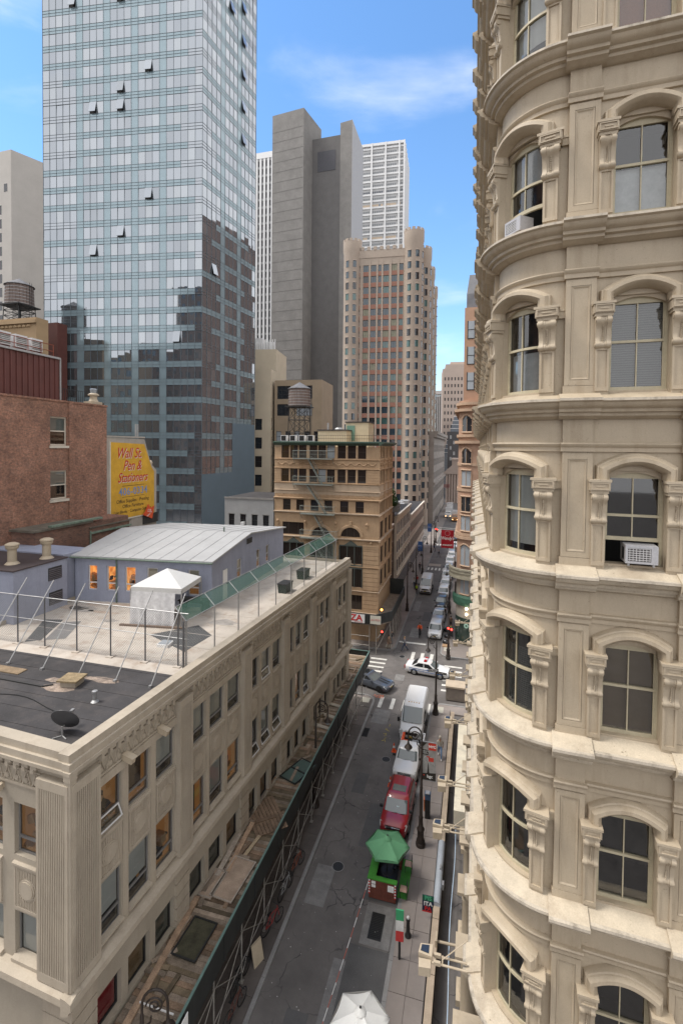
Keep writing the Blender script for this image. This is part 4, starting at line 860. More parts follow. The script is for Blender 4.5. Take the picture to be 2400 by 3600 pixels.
for i, (x, y) in enumerate(((-1.6, 1.3), (-.9, 3.1))):
    t = thing('roof_cowl', ('nearer cream round roof vent cowl on the plant room', 'farther cream round roof vent cowl beside the brick wall')[i], 'vent cowl', (-25.3 + x, 21.6 + y, 17.72), 0, 'cream vent cowls'); q = MB(); q.lathe([(.42, 0), (.3, .12), (.25, .15), (.25, .95)], n=14); q.build('stack', [CREAM2], t, None, 40); q = MB(); q.lathe([(.3, .9), (.36, .98), (.36, 1.08), (.34, 1.1), (.4, 1.14), (.38, 1.22), (.2, 1.3), (.02, 1.32)], n=14); q.build('cap', [CREAM2], t, None, 40)
# --- sidewalk shed
GREENP = mat('shed_green_ply', (.023, .025, .0245), .65, .2, 1, .12, streak=.3, dirt=(.07, .075, .07)); TEAL = mat('teal_edge', (.12, .20, .18), .6, .15, 3, .1)
sh = thing('sidewalk_shed', 'long dark green sidewalk shed with a plank deck and scaffold legs', 'scaffold', (-9.7, 14, 0)); SL = 32.75
for i in range(14):
    y0 = -8 + i * 2.92; q = MB(); q.box(-.05, 0, .01, 2.91, 3.5, 4.68); q.box(0, .03, .01, .1, 3.5, 4.68); q.build('parapet_panel', [GREENP], sh, T(0, y0, 0)); q = MB(); q.box(-.07, .02, 0, 2.915, 4.681, 4.73); q.build('teal_cap', [TEAL], sh, T(0, y0, 0))
q = MB(); q.box(-2.3, -.051, SL - .05, SL, 3.5, 4.68); q.build('end_panel', [GREENP], sh); q = MB(); q.box(-2.3, .02, SL - .07, SL + .02, 4.681, 4.73); q.build('teal_cap', [TEAL], sh)
PLK = [mat('deck_plank_%s' % w, c, .9, .3, 2.5, .25, rnd=.35, dirtamt=.45, dirt=(.09, .075, .05), bump=.5, bscale=30) for w, c in (('brown', (.20, .137, .092)), ('grey', (.27, .215, .165)), ('mossy', (.15, .115, .075)))]
random.seed(21)
pk = []
for mt in PLK:
    for w in (.20, .24): q = MB(); q.box(-2.42, -.06, .006, w - .006, 4.17, 4.22); pk.append((w, q.mesh('deck_plank', [mt])))
y = -8
while y < SL - .3:
    w, me = random.choice(pk); O('deck_plank', me, sh, T(0, y, random.uniform(0, .03)) @ RZ(random.uniform(-.4, .4))); y += w
rbm = []
for k_ in range(8): q = MB(); q.box(-random.uniform(.3, 1.1), random.uniform(.2, .5), -.09, .09, 0, random.uniform(.04, .09)); rbm.append(q.mesh('loose_plank', [random.choice(PLK)]))
for k_ in range(70): O('loose_plank', random.choice(rbm), sh, T(random.choice((-2.1, -2.0, -1.2, -.8)) + random.uniform(-.15, .15), random.uniform(-4, SL - 1), 4.225 + random.uniform(0, .05)) @ RZ(random.choice((88, 92, 80, 45, 100, 5)) + random.uniform(-6, 6)) @ RY(random.uniform(-3, 3)))  # loose planks scattered over the deck
# loose diagonal boards, sheets and frames on the deck
def deckthing(name, label, cat, mb, mats, x, y, rz, z=4.27, group=None): o = mb.build(name, mats); o.location = (-9.7 + x, 14 + y, z); o.rotation_euler = (0, 0, R_(rz)); return tag(o, label, cat, group)
TIM = mat('loose_timber', (.36, .25, .17), .9, .3, 3, .25, rnd=.3, bump=.4); TIMG = mat('grey_board', (.36, .31, .26), .9, .25, 3, .2, rnd=.2, bump=.4)
q = MB(); q.box(-.13, .13, -2.6, 2.6, 0, .09); deckthing('timber_beam', 'long pale timber beam along the wall, nearest end of the shed', 'beam', q, [TIM], -2.05, 2.6, 3)
for k, (x, y, rz, ln) in enumerate(((-2.0, 8.6, 3, 2.2), (-1.6, 8.3, 3, 1.6), (-2.1, 13.0, 4, 1.8), (-2.05, 17.2, 2, 1.5), (-1.9, 21.5, 3, 2.0))):
    q = MB(); q.box(-.12, .12, -ln, ln, 0, .07); deckthing('loose_board', ('first loose board against the wall beyond the framed panels', 'second loose board beside the framed panels', 'loose board below the second group of windows', 'loose board near the green double sheet', 'loose board near the far lamp')[k], 'board', q, [TIM if k % 2 else TIMG], x, y, rz, 4.28, 'loose boards on the shed deck')
def panel(label, x, y, rz, w, l, face, fr):
    t = thing('framed_panel', label, 'panel', (-9.7 + x, 14 + y, 4.3), rz, 'framed sheets lying on the shed'); q = MB(); q.box(-w / 2, w / 2, -l / 2, l / 2, 0, .02); q.build('sheet', [face], t); q = MB()
    for a in (-w / 2, w / 2 - .06): q.box(a, a + .06, -l / 2, l / 2, .021, .06)
    for a in (-l / 2, l / 2 - .06): q.box(-w / 2 + .061, w / 2 - .061, a, a + .06, .021, .06)
    q.build('frame', [fr], t); return t
MOSS = mat('mossy_sheet', (.055, .052, .032), .9, .35, 2.5, .25); PLY = mat('weathered_ply', (.38, .29, .22), .9, .2, 2, .2, bump=.4)
panel('dark mossy framed sheet nearest the street lamp', -1.25, 3.5, -2, 1.15, 1.7, MOSS, IRON); panel('pale plywood framed panel in the middle of the deck', -1.05, 6.5, -4, 1.2, 2.3, PLY, TIMG); panel('smaller plywood panel leaning by the wall', -1.85, 6.0, -3, .7, 1.5, PLY, TIMG)
tg = panel('green double glazed sheet lying on the far deck', -.75, 14.6, -20, 1.3, 2.2, mat('green_sheet', (.075, .115, .10), .5, .1), IRON); q = MB(); q.box(-.6, .6, -.05, .05, .021, .05); q.build('divider', [IRON], tg)
q = MB()
for i in range(9): q.box(-.9 + i * .2, -.73 + i * .2, -1.3, 1.3, 0, .03)
deckthing('board_pallet', 'slanting row of nailed boards on the deck', 'boards', q, [PLK[0]], -1.25, 10.6, 42, 4.28)
for k, (x, y) in enumerate(((-1.1, 19.8), (-1.0, 21.3), (-1.2, 23.0))):
    q = MB(); q.box(-1.0, 1.0, -.16, .16, 0, .05); deckthing('white_plank', ('nearest bleached plank across the far deck', 'middle bleached plank across the far deck', 'farthest bleached plank across the far deck')[k], 'plank', q, [mat('bleached_plank%d' % k, (.42, .38, .31), .9, .2, 3, .2)], x, y, -14, 4.27, 'bleached planks')
q = MB(); q.box(-.09, .09, -.8, .8, 0, .05); deckthing('split_plank', 'bright new plank lying askew beside the plywood panel', 'plank', q, [mat('new_plank', (.42, .33, .22), .85, .2, 4, .2)], -1.05, 8.4, -8, 4.28)
# scaffold legs and braces
lg = MB(); lg.tube((0, 0, .03), (0, 0, 3.9), .034, 7); lg.cbox((0, 0, .015), (.2, .2, .03)); lme = lg.mesh('leg', [PIPE])
ys = [-6.6 + 2.5 * i for i in range(16)]
for y in ys:
    if y < SL: O('leg', lme, sh, T(-.3, y, .12)); O('leg', lme, sh, T(-2.25, y, .12))
br = MB(); br.tube((-.26, 0, .35), (-.26, 2.5, 2.3), .019, 6); br1 = br.mesh('brace', [PIPE]); br = MB(); br.tube((-.34, 0, 2.3), (-.34, 2.5, .35), .021, 6); br2 = br.mesh('brace', [PIPE])
for y in ys[:-1]:
    if y + 2.5 < SL: O('brace', br1, sh, T(0, y, .2)); O('brace', br2, sh, T(0, y, .2))
q = MB()
for z in (1.2, 2.6): q.tube((-.22, -7, z), (-.22, SL - .2, z + .02), .022, 6)
q.build('rail', [PIPE], sh); q = MB()
for y in ys:
    if y < SL: q.box(-2.3, -.1, y - .05, y + .05, 3.95, 4.15)
q.box(-.36, -.26, -7.5, SL - .1, 3.78, 3.94); q.box(-2.3, -2.2, -7.5, SL - .1, 3.78, 3.94); q.build('joist', [mat('dark_steel', (.035, .032, .03), .6)], sh)
# ------------------------------------------------------------------ buildings in general
def building(name, label, loc, rz, W, D, H, wm, faces, rd=.25, fm=None, kind='dh', panes=None, z0=0, group=None, cap=300, roofm=None, t=.07, inset=.14):
    """faces: {'f','r','l': [(x0,x1,z0,z1[,kind[,pane]])]} openings along the front (y=0), right (x=W) and left (x=0) faces"""
    b = thing(name, label, 'building', loc, rz, group); q = MB(); fm = fm or DKFRAME; panes = panes or [DARKG]
    FM = {'f': (Matrix.Identity(4), 0, W), 'r': (T(W, 0, 0) @ RZ(90), 0, D), 'l': (RZ(-90), -D, 0), 'b': (T(W, D, 0) @ RZ(180), 0, W)}
    for k, (M, a, e) in FM.items():
        s = MB(); wall(s, a, e, z0, H, faces.get(k, []), rd); s.xf(M); n = len(q.v); q.v += s.v; q.f += [[i + n for i in f] for f in s.f]; q.m += s.m
    q.add([(0, 0, H), (W, 0, H), (W, D, H), (0, D, H)], [(0, 1, 2, 3)], 1); q.build('wall', [wm, roofm or ROOFB], b)
    k_ = 0; rest = MB()
    for k, ops in faces.items():
        M = FM[k][0]
        for o in ops:
            x0, x1, a, e = o[:4]; kd = o[4] if len(o) > 4 and o[4] else kind; pn = o[5] if len(o) > 5 else random.choice(panes)
            if k_ < cap: put(b, M @ T(x0, inset, a), x1 - x0, e - a, kd, fm, pn, None, t); k_ += 1
            else:
                s = len(rest.v); rest.quad((x0, inset + .03, a), (x1, inset + .03, a), (x1, inset + .03, e), (x0, inset + .03, e)); rest.xf(M, s)
    if rest.v: tag(rest.build('window_pane', [panes[0]], b), kind='stuff')
    return b
def grid(x0, n, w, gap, z0, m, h, fh, kind=None): return [(x0 + i * (w + gap), x0 + i * (w + gap) + w, z0 + j * fh, z0 + j * fh + h) + ((kind,) if kind else ()) for j in range(m) for i in range(n)]
# ------------------------------------------------------------------ orange terracotta corner building with fire escape
TERR = mat('orange_terracotta', (.42, .29, .18), .8, .12, .7, .10, streak=.45, dirt=(.20, .12, .07), bump=.25, bscale=16); TERR2 = mat('pale_terracotta', (.45, .35, .255), .8, .10, .7, .06, streak=.22, dirt=(.24, .16, .10), bump=.2); GRNM = mat('grey_green_iron', (.085, .10, .09), .6, .15, 3, .1); CORN = mat('green_copper_cornice', (.05, .085, .065), .6, .2, 3, .1)
tb = thing('terracotta_building', 'six storey orange terracotta corner building with arched windows and a fire escape', 'building', (-25.8, 60.4, 0)); TW, TD, TH = 14.3, 9.6, 25.0
ops = []
for zz in (23.6, 20.45): ops += [(x, x + 1.08, zz - .08, zz + 1.66) for x in (.95, 2.2, 3.4, 4.9, 6.1, 7.3, 8.75, 10.1, 11.45)]
ops += [(x, x + 1.1, 16.55, 18.0) for x in (1.2, 3.1, 5.1, 7.0, 9.15, 11.2)]
ops += [(1.15, 4.2, 13.3, 14.95, 'tri'), (5.1, 8.05, 13.3, 14.0, 'tri'), (9.1, 12.1, 13.4, 14.1, 'tri')]
ops += [(1.2, 4.3, 9.9, 12.2, 'tri'), (5.2, 8.2, 9.9, 12.2, 'tri'), (9.1, 12.2, 9.9, 12.2, 'tri'), (1.2, 4.3, 6.9, 9.3, 'tri'), (5.2, 8.2, 6.9, 9.3, 'tri'), (9.1, 12.2, 6.9, 9.3, 'tri'), (5.2, 8.2, 4.0, 5.9, 'tri'), (9.1, 12.2, 4.0, 5.9, 'tri')]
sops = [(x, x + .75, zz, zz + 1.6) for zz in (23.6, 20.45, 16.5) for x in (.6, 1.7, 2.8, 3.9, 5.0, 6.1, 7.2, 8.3)] + [(x, x + 2.2, zz, zz + 2.2, 'tri') for zz in (13.2, 9.9, 6.9) for x in (.8, 3.8, 6.8)]
q = MB(); wall(q, 0, TW, 0, TH, ops, .25); s = MB(); wall(s, 0, TD, 0, TH, sops, .25); s.xf(T(TW, 0, 0) @ RZ(90)); n = len(q.v); q.v += s.v; q.f += [[i + n for i in f] for f in s.f]; q.m += s.m
q.quad((0, 0, 0), (0, TD, 0), (0, TD, TH), (0, 0, TH)); q.quad((0, TD, 0), (TW, TD, 0), (TW, TD, TH), (0, TD, TH)); q.quad((0, 0, TH), (TW, 0, TH), (TW, TD, TH), (0, TD, TH)); q.build('wall', [TERR], tb)
random.seed(8)
for o in ops: put(tb, T(o[0], .12, o[2]), o[1] - o[0], o[3] - o[2], o[4] if len(o) > 4 else 'dh', mat('terr_frame', (.05, .035, .03), .5) if 'terr_frame' not in MATS else MATS['terr_frame'], random.choice((BROWNG, BROWNG, DARKG, BROWNG, DARKG, PALEG)) if o[2] > 12 else BROWNG)
for o in sops: put(tb, T(TW, 0, 0) @ RZ(90) @ T(o[0], .12, o[2]), o[1] - o[0], o[3] - o[2], 'dh' if len(o) < 5 else 'tri', MATS['terr_frame'], BROWNG)
def band(name, prof, z, mats, x0=None):
    q = MB(); q.extr([(y, z + h) for y, h in prof], -.05, TW + .0); s = MB(); s.extr([(y, z + h + .002) for y, h in prof], min(y for y, h in prof), TD); s.xf(T(TW, 0, 0) @ RZ(90)); n = len(q.v); q.v += s.v; q.f += [[i + n for i in f] for f in s.f]; q.m += s.m; return q.build(name, mats, tb)
CP = [(0, 0), (-.1, .02), (-.18, .12), (-.38, .2), (-.42, .3), (-.42, .38), (0, .42)]
band('roof_cornice', [(y * 1.5, h * 1.25) for y, h in CP], 25.2, [CORN]); LB_ = [(0, -.06), (-.1, -.05), (-.16, .03), (-.16, .08), (0, .1)]
for z, mm in ((23.35, TERR), (22.15, TERR), (20.2, TERR), (19.2, TERR2), (18.15, TERR), (16.3, TERR2), (13.05, TERR2), (9.55, TERR), (6.4, TERR2), (3.6, TERR2)): band('string_course', LB_ if z not in (16.3, 18.15, 13.05, 3.6) else [(y * 1.8, h * 1.5) for y, h in LB_], z, [mm])
q = MB(); q.box(-.02, TW + .03, -.03, 0, 18.75, 20.15); s = MB(); s.box(-.0, TD, -.03, 0, 18.76, 20.14); s.xf(T(TW, 0, 0) @ RZ(90)); n = len(q.v); q.v += s.v; q.f += [[i + n for i in f] for f in s.f]; q.m += s.m; q.build('plain_frieze', [TERR2], tb)
# garlands and rosettes
q = MB()
for i in range(12):
    x = .6 + i * 1.12
    q.path([(x + .9 * t / 6, -.06, 22.95 - .32 * (1 - (t / 3 - 1) ** 2)) for t in range(7)], .07, 5); q.ball((x - .1, -.05, 22.9), .12, 6); q.ball((x - .1, -.05, 22.6), .08, 6)
    q.plate([(x + .45 + .16 * math.cos(t * PI / 4), 18.62 + .13 * math.sin(t * PI / 4)) for t in range(8)], -.1, 0); q.path([(x - .25 + .08 * t, -.05, 18.55 + .1 * math.sin(t * 1.6)) for t in range(5)], .04, 4)
for i in range(7): q.path([(TW + .06, .5 + i * 1.25 + .9 * t / 5, 22.95 - .3 * (1 - (t / 2.5 - 1) ** 2)) for t in range(6)], .07, 5)
q.build('garland', [TERR], tb)
# arches, pediments, pilasters and quoins
def arch(cx, zs, r):
    q = MB(); q.sweep([(cx + (r + .05) * math.cos(PI * t / 16), zs + (r * .95) * math.sin(PI * t / 16)) for t in range(17)], [(.0, 0), (.0, .1), (.08, .16), (.34, .16), (.38, .06), (.38, 0)]); q.build('arch_moulding', [TERR], tb)
    P = [(cx + (r - .02) * math.cos(PI * t / 16), zs + (r * .95 - .02) * math.sin(PI * t / 16)) for t in range(17)]
    q = MB(); q.plate(P, -.012, -.002); q.build('arch_glass', [BROWNG], tb); q = MB()
    for a in (-.5, .5): q.box(cx + a - .04, cx + a + .04, -.05, -.013, zs, zs + r * .8)
    q.build('arch_mullion', [MATS['terr_frame']], tb)
    q = MB(); q.plate([(cx - .14, zs + r * .95), (cx + .14, zs + r * .95), (cx + .19, zs + r * .95 + .42), (cx - .19, zs + r * .95 + .42)], -.26, 0); q.build('keystone', [TERR], tb)
arch(6.58, 13.35, 1.6); arch(10.6, 13.45, 1.62)
q = MB()
for cx in (2.75, 6.7, 10.65):
    q.plate([(cx - .95, 12.3), (cx + .95, 12.3), (cx, 12.95)], -.16, 0); q.box(cx - 1.5, cx + 1.5, -.1, 0, 12.18, 12.32); q.box(cx - 1.55, cx + 1.55, -.08, 0, 9.3, 9.8)
    for a in (-1.55, -.52, .45, 1.47): q.box(cx + a, cx + a + .09, -.1, 0, 6.9, 12.17)
q.build('bay_frame', [GRNM], tb)
def blk(x0, x1, y0, y1, z0, h, dz, n):
    q = MB(); q.box(x0, x1, y0, y1, 0, h); me = q.mesh('stone_block', [TERR])
    for i in range(n): O('stone_block', me, tb, T(0, 0, z0 + i * dz))
q = MB()
for x0, x1 in ((0, .8), (4.35, 5.1), (8.3, 9.0), (12.3, 14.3)):
    blk(x0, x1 + (.02 if x1 > 14 else 0), -.09, 0, 6.65, .51, .56, 10)
    q.box(x0 - .05, x1 + .05, -.16, 0, 12.26, 12.5); q.box(x0 - .03, x1 + .03, -.13, 0, 12.0, 12.24); q.ball(((x0 + x1) / 2, -.1, 12.75), .17, 8)
    blk(x0, x1 + (.02 if x1 > 14 else 0), -.08, 0, 3.75, .49, .54, 5)
for x0, x1 in ((0, .85), (12.6, 14.3)):
    blk(x0, x1 + (.02 if x1 > 14 else 0), -.07, 0, 20.4, .29, .34, 5)
blk(TW, TW + .09, .0, .7, 6.65, .51, .56, 10)
for yy in (3.1, 6.1, 9.1):
    q.box(TW, TW + .1, yy, yy + .55, 6.6, 25)
q.build('pier_trim', [TERR], tb)
for x in (.5, 4.4, 8.55, 12.75):
    q = MB(); q.ball((x, -.06, 15.1), .2, 8); q.path([(x - .15, -.08, 15.0), (x - .1, -.06, 14.6)], .06, 5); q.path([(x + .15, -.08, 15.0), (x + .1, -.06, 14.6)], .06, 5); q.path([(x, -.1, 15.0), (x, -.08, 14.5)], .07, 5); q.build('carved_mask', [TERR], tb)
# fire escape
fesc = thing('fire_escape', 'grey green iron fire escape with sloping ladders on the terracotta front', 'fire escape', (-25.8, 60.4, 0)); FEM = mat('fire_escape_paint', (.20, .22, .20), .6, .15, 4, .1)
LV = [(23.55, 2.95, 8.3), (20.2, 2.95, 8.35), (16.35, 4.0, 8.6), (13.2, 4.0, 9.0), (9.9, 4.0, 9.0), (6.6, 4.0, 9.0)]
for z, x0, x1 in LV:
    q = MB(); q.box(x0, x1, -1.05, -.02, z - .12, z - .07); q.box(x0, x1, -1.08, -1.02, z - .16, z - .02); q.build('platform', [FEM], fesc); q = MB()
    q.tube((x0, -1.05, z + .95), (x1, -1.05, z + .95), .03); q.tube((x0, -1.05, z + .5), (x1, -1.05, z + .5), .015)
    for i in range(int((x1 - x0) / .17)): q.box(x0 + i * .17, x0 + i * .17 + .02, -1.06, -1.04, z, z + .95)
    for x in (x0, x1): q.tube((x, -1.05, z + .95), (x, 0, z + .95), .025); q.tube((x, -1.05, z), (x, -1.05, z + .95), .03); q.path([(x, -.2, z - .8), (x, -.95, z - .1)], .03)
    q.build('railing', [FEM], fesc)
for (z1, a0, a1), (z0, b0, b1), xt, xb in ((LV[0], LV[1], 5.0, 6.9), (LV[1], LV[2], 4.8, 7.5), (LV[2], LV[3], 5.8, 7.6), (LV[3], LV[4], 5.6, 7.6), (LV[4], LV[5], 5.6, 7.4)):
    q = MB()
    for y in (-.95, -.45): q.tube((xt, y, z1 - .1), (xb, y, z0 - .05), .06, 4); q.tube((xt + .35, y, z1 + .25), (xb, y, z0 + .75), .02, 4)
    for i in range(10): f_ = (i + .5) / 10; x, z = xt + (xb - xt) * f_, z1 - .1 + (z0 - z1) * f_; q.box(x - .1, x + .1, -.95, -.45, z - .015, z + .015)
    q.build('ladder', [FEM], fesc)
# roof of the terracotta building
q = MB(); q.box(5.4, 9.4, 2.0, 5.5, 25.0, 27.2); q.box(5.3, 9.5, 1.9, 5.6, 27.2, 27.35, 1); q.box(8.6, 11.8, 4.6, 8, 25, 28.4, 0); q.box(8.5, 11.9, 4.5, 8.1, 28.4, 28.55, 1)
q.build('bulkhead', [mat('cream_stucco', (.52, .45, .31), .8, .08, 1, .05, streak=.1), ROOFB], tb)
q = MB(); q.box(8.75, 9.9, 4.53, 4.59, 25.9, 28.0); q.build('green_door', [mat('green_door_paint', (.14, .25, .19), .6)], tb)
q = MB()
for z in (26.55, 26.1): q.tube((5.4, .6, z), (TW - .1, .6, z), .025); q.tube((TW - .1, .6, z), (TW - .1, 6, z), .025)
for i in range(28): q.tube((5.4 + i * .32, .6, 25.4), (5.4 + i * .32, .6, 26.55), .012, 4)
q.build('roof_railing', [IRON], tb)
for i, x in enumerate((.9, 2.2, 3.5, 4.7)):
    t = thing('cooling_unit', ('leftmost', 'second from left', 'third from left', 'rightmost')[i] + ' grey cooling unit on the terracotta building roof', 'cooling unit', (-25.8 + x, 61.6, 25.2), 0, 'cooling units on the terracotta roof'); q = MB(); q.box(-.45, .45, -.3, .3, .55, 1.35); q.build('case', [WALU], t); q = MB(); q.box(-.36, .3, -.32, -.301, .62, 1.28); q.build('fan_grille', [BLACK], t); q = MB(); q.box(-.55, .55, -.4, .4, .3, .54); q.box(-.5, -.4, -.3, .3, 0, .3); q.box(.4, .5, -.3, .3, 0, .3); q.build('stand', [IRON], t)
q = MB(); q.lathe([(.6, 0), (.6, .1), (.5, .25), (.2, .3)], (8.0, 3.2, 27.36), 12); q.tube((6.5, 3, 27.35), (6.5, 3, 28.3), .12); q.build('roof_vent', [STEEL], tb)
def watertank(name, label, loc, r, h, leg, grp='rooftop water tanks'):
    t = thing(name, label, 'water tank', loc, 0, grp); WD = mat('tank_timber', (.17, .13, .115), .9, .2, 3, .15, streak=.3, dirt=(.08, .06, .05))
    q = MB(); n = 26
    for i in range(n):
        a0, a1 = 2 * PI * i / n + .015, 2 * PI * (i + 1) / n - .015; rr = r * (1 + .012 * (i % 2))
        q.add([(rr * math.cos(a0), rr * math.sin(a0), leg), (rr * math.cos(a1), rr * math.sin(a1), leg), (rr * .95 * math.cos(a1), rr * .95 * math.sin(a1), leg + h), (rr * .95 * math.cos(a0), rr * .95 * math.sin(a0), leg + h)], [(0, 1, 2, 3)])
    q.build('stave', [WD], t); q = MB(); q.lathe([(r * .97, leg), (r * .93, leg + h)], n=20); q.build('liner', [WD], t); q = MB()
    for i in range(6): z = leg + .12 + i * h / 6.2; rr = r * (1.025 - .05 * (z - leg) / h); q.lathe([(rr, z), (rr, z + .06)], n=22, caps=False)
    q.build('hoop', [STEEL], t); q = MB(); q.lathe([(r * 1.06, leg + h), (r * 1.04, leg + h + .08), (.05, leg + h + r * .62)], n=16); q.build('roof', [mat('tank_roof', (.14, .14, .15), .8, .2)], t)
    q = MB(); s = r * .72
    for x, y in ((s, s), (-s, s), (-s, -s), (s, -s)): q.tube((x * 1.08, y * 1.08, 0), (x, y, leg - .2), .07, 6)
    for k in range(3):
        z0, z1 = leg * k / 3, leg * (k + 1) / 3 - .1
        for a, b_ in (((s, s), (-s, s)), ((-s, s), (-s, -s)), ((-s, -s), (s, -s)), ((s, -s), (s, s))): q.tube((*a, z0), (*b_, z1), .035, 5); q.tube((*b_, z0), (*a, z1), .035, 5); q.tube((*a, z1), (*b_, z1), .045, 5)
    q.box(-r, r, -r, r, leg - .2, leg - .02); q.tube((0, 0, 0), (0, 0, leg), .08); q.tube((r * 1.1, -.2, 0), (r * 1.1, -.2, leg + h + .4), .03, 4); q.tube((r * 1.1, .2, 0), (r * 1.1, .2, leg + h + .4), .03, 4); q.build('tank_frame', [IRON], t); return t
watertank('water_tank', 'round timber water tank on a lattice frame above the terracotta roof', (-25.9, 70, 25.2), 1.72, 2.6, 6.0)
# pizza shop shed round the corner of the terracotta building
ps_ = thing('corner_shed', 'dark sidewalk shed with pizza banners wrapped round the terracotta corner', 'scaffold', (-11.4, 56.5, 0)); q = MB()
q.prism([(-4.6, .02), (.4, .02), (2.05, 1.9), (2.05, 13), (1.95, 13), (1.95, 1.95), (.35, .1), (-4.6, .1)], 3.75, 4.95); q.build('parapet', [GREENP], ps_); q = MB(); q.prism([(-4.6, .05), (.4, .05), (2.0, 1.9), (2.0, 13), (-.3, 13), (-.3, 3.6), (-4.6, 3.6)], 3.6, 3.75); q.build('deck', [PLK[1]], ps_)
q = MB()
for x, y in ((-3.9, .3), (-.4, .2), (.4, .35), (1.75, 2.2), (1.75, 4.5), (1.75, 6.8), (1.75, 9.1), (1.75, 11.4)): q.tube((x, y, .1), (x, y, 3.6), .05, 6)
q.tube((-4.6, .2, 2.2), (-.4, .2, 2.2), .035); q.tube((-4.6, .2, 1.1), (-.4, .2, 1.1), .035); q.tube((.4, .35, .5), (1.75, 2.2, 3.3), .03)
for y in (2.2, 4.5, 6.8, 9.1): q.tube((1.75, y, .4), (1.75, y + 2.3, 3.2), .03); q.tube((1.75, y, 3.2), (1.75, y + 2.3, .4), .03)
q.build('leg', [PIPE], ps_); q = MB(); q.box(-.2, 1.9, 12.9, 13, 3.76, 6.0); q.build('end_hoarding', [GREENP], ps_)
q = MB(); q.box(-14.2, -.2, 4.0, 4.3, .1, 3.5); q.box(-.35, -.15, 4.0, 13, .1, 3.4); q.build('shop_front', [DARKG], ps_)
lb = MB(); lb.ball((.9, .9, 5.3), .13, 8); tag(O('warning_lamp', lb.mesh('warning_lamp', [emit('amber', (1, .4, .06), 5)], 60), None, T(-11.4, 56.6, 0)), 'small amber warning lamp on the corner shed parapet', 'lamp')
q = MB()
for x in (-2.6, -1.4): q.box(x, x + .5, 3.95, 3.99, 2.0, 2.15)
q.build('shop_light', [BULB], ps_)
# small grey building left of it and the house behind
building('grey_building', 'small grey painted building with four arched windows beside the terracotta front', (-33.2, 60.3, 0), 0, 7.3, 9, 17.9, mat('grey_stucco', (.30, .30, .30), .85, .10, .7, .06, streak=.3, dirt=(.2, .2, .2)), {'f': [(x, x + .86, z, z + 1.6) for z in (14.05, 11.2, 8.3) for x in (.62, 2.36, 4.08, 5.75)]}, panes=[BROWNG, DARKG])
q = MB()
for z in (14.05, 11.2):
    for x in (.62, 2.36, 4.08, 5.75): q.box(x - .1, x + .96, -.12, 0, z - .14, z - .01); q.box(x - .05, x + .91, -.05, 0, z + 1.62, z + 1.72)
q.box(-.05, 7.3, -.1, 0, 17.75, 18.0); O('sill', q.mesh('sill', [mat('grey_stone_sill', (.22, .21, .2), .85)]), bpy.data.objects['grey_building'])
q = MB(); q.box(-.25, .25, -.3, .2, 0, .42); o = q.build('air_conditioner', [WALU]); o.location = (-33.2 + 2.85, 60.2, 14.2); tag(o, 'tiny air conditioner box in a grey building window', 'air conditioner')
building('gabled_house', 'pale stucco rooftop house with a corrugated roof behind the grey building', (-27.6, 66, 0), 0, 4.5, 5, 20.2, mat('pale_stucco', (.55, .47, .42), .8, .05), {'f': [(2.2, 3.1, 17.9, 19.2)]}, roofm=STEEL); q = MB(); q.add([(-.3, -.3, 20.2), (4.8, -.3, 20.2), (4.8, 5, 22), (-.3, 5, 22), (-.3, -.3, 20.3), (4.8, -.3, 20.3), (4.8, 5, 22.1), (-.3, 5, 22.1)], [(0, 1, 2, 3), (4, 5, 6, 7), (0, 1, 5, 4), (1, 2, 6, 5), (2, 3, 7, 6), (3, 0, 4, 7)]); O('roof', q.mesh('roof', [mat('corrugated', (.5, .5, .5), .5, .15, 6)]), bpy.data.objects['gabled_house'])
# ------------------------------------------------------------------ glass tower
GA = Vector((-43.9, 71.9)); GB_ = Vector((-72.6, 68.2)); GW_ = (GA - GB_).length; GR = math.degrees(math.atan2(GA.y - GB_.y, GA.x - GB_.x))
TGLASS = glossmat('curtain_wall_glass', (.345, .37, .40), .02, .84, 1, .10); TSPAN = mat('spandrel_glass', (.26, .345, .385), .12, .04, 1, .0, metal=.3, spec=1); TG2 = glossmat('curtain_wall_glass_dark', (.315, .34, .37), .02, .84, 1, .06); TG3 = glossmat('curtain_wall_glass_pale', (.385, .41, .435), .03, .8, 1, .06)
TMUL = mat('mullion', (.12, .15, .17), .4); PODI = mat('podium_panel', (.125, .175, .215), .45, .05, .5, .03)
gt = thing('glass_tower', 'tall blue glass residential tower with small tilted open panes', 'building', (GB_.x, GB_.y, 0), GR); NP = 23; pw = GW_ / NP; FH = 3.0; GD = 16.2; GS = 75.9; SDX, SDY = math.cos(R_(75.9)), math.sin(R_(75.9)); NS = 13; sw_ = GD / NS; NF = 44; ZB = 2.2
SPC_F = {5, 9, 13, 17}; SPC_S = {4, 8}
random.seed(33)
mul = MB(); spn = MB(); rest = MB(); ind = 0
FRM = {'f': (Matrix.Identity(4), NP, pw, SPC_F), 'r': (T(GW_, 0, 0) @ RZ(GS), NS, sw_, SPC_S)}
pq = {}
def tp(w):
    w_, w = w, (w, random.choice((0, 0, 0, 1, 1, 2)))
    if w not in pq:
        w_ = w[0]; q = MB(); q.quad((.02, 0, 0), (w_ - .02, 0, 0), (w_ - .02, 0, 1.9), (.02, 0, 1.9)); pq[w] = q.mesh('glass_pane', [(TGLASS, TG2, TG3)[w[1]]])
    return pq[w]
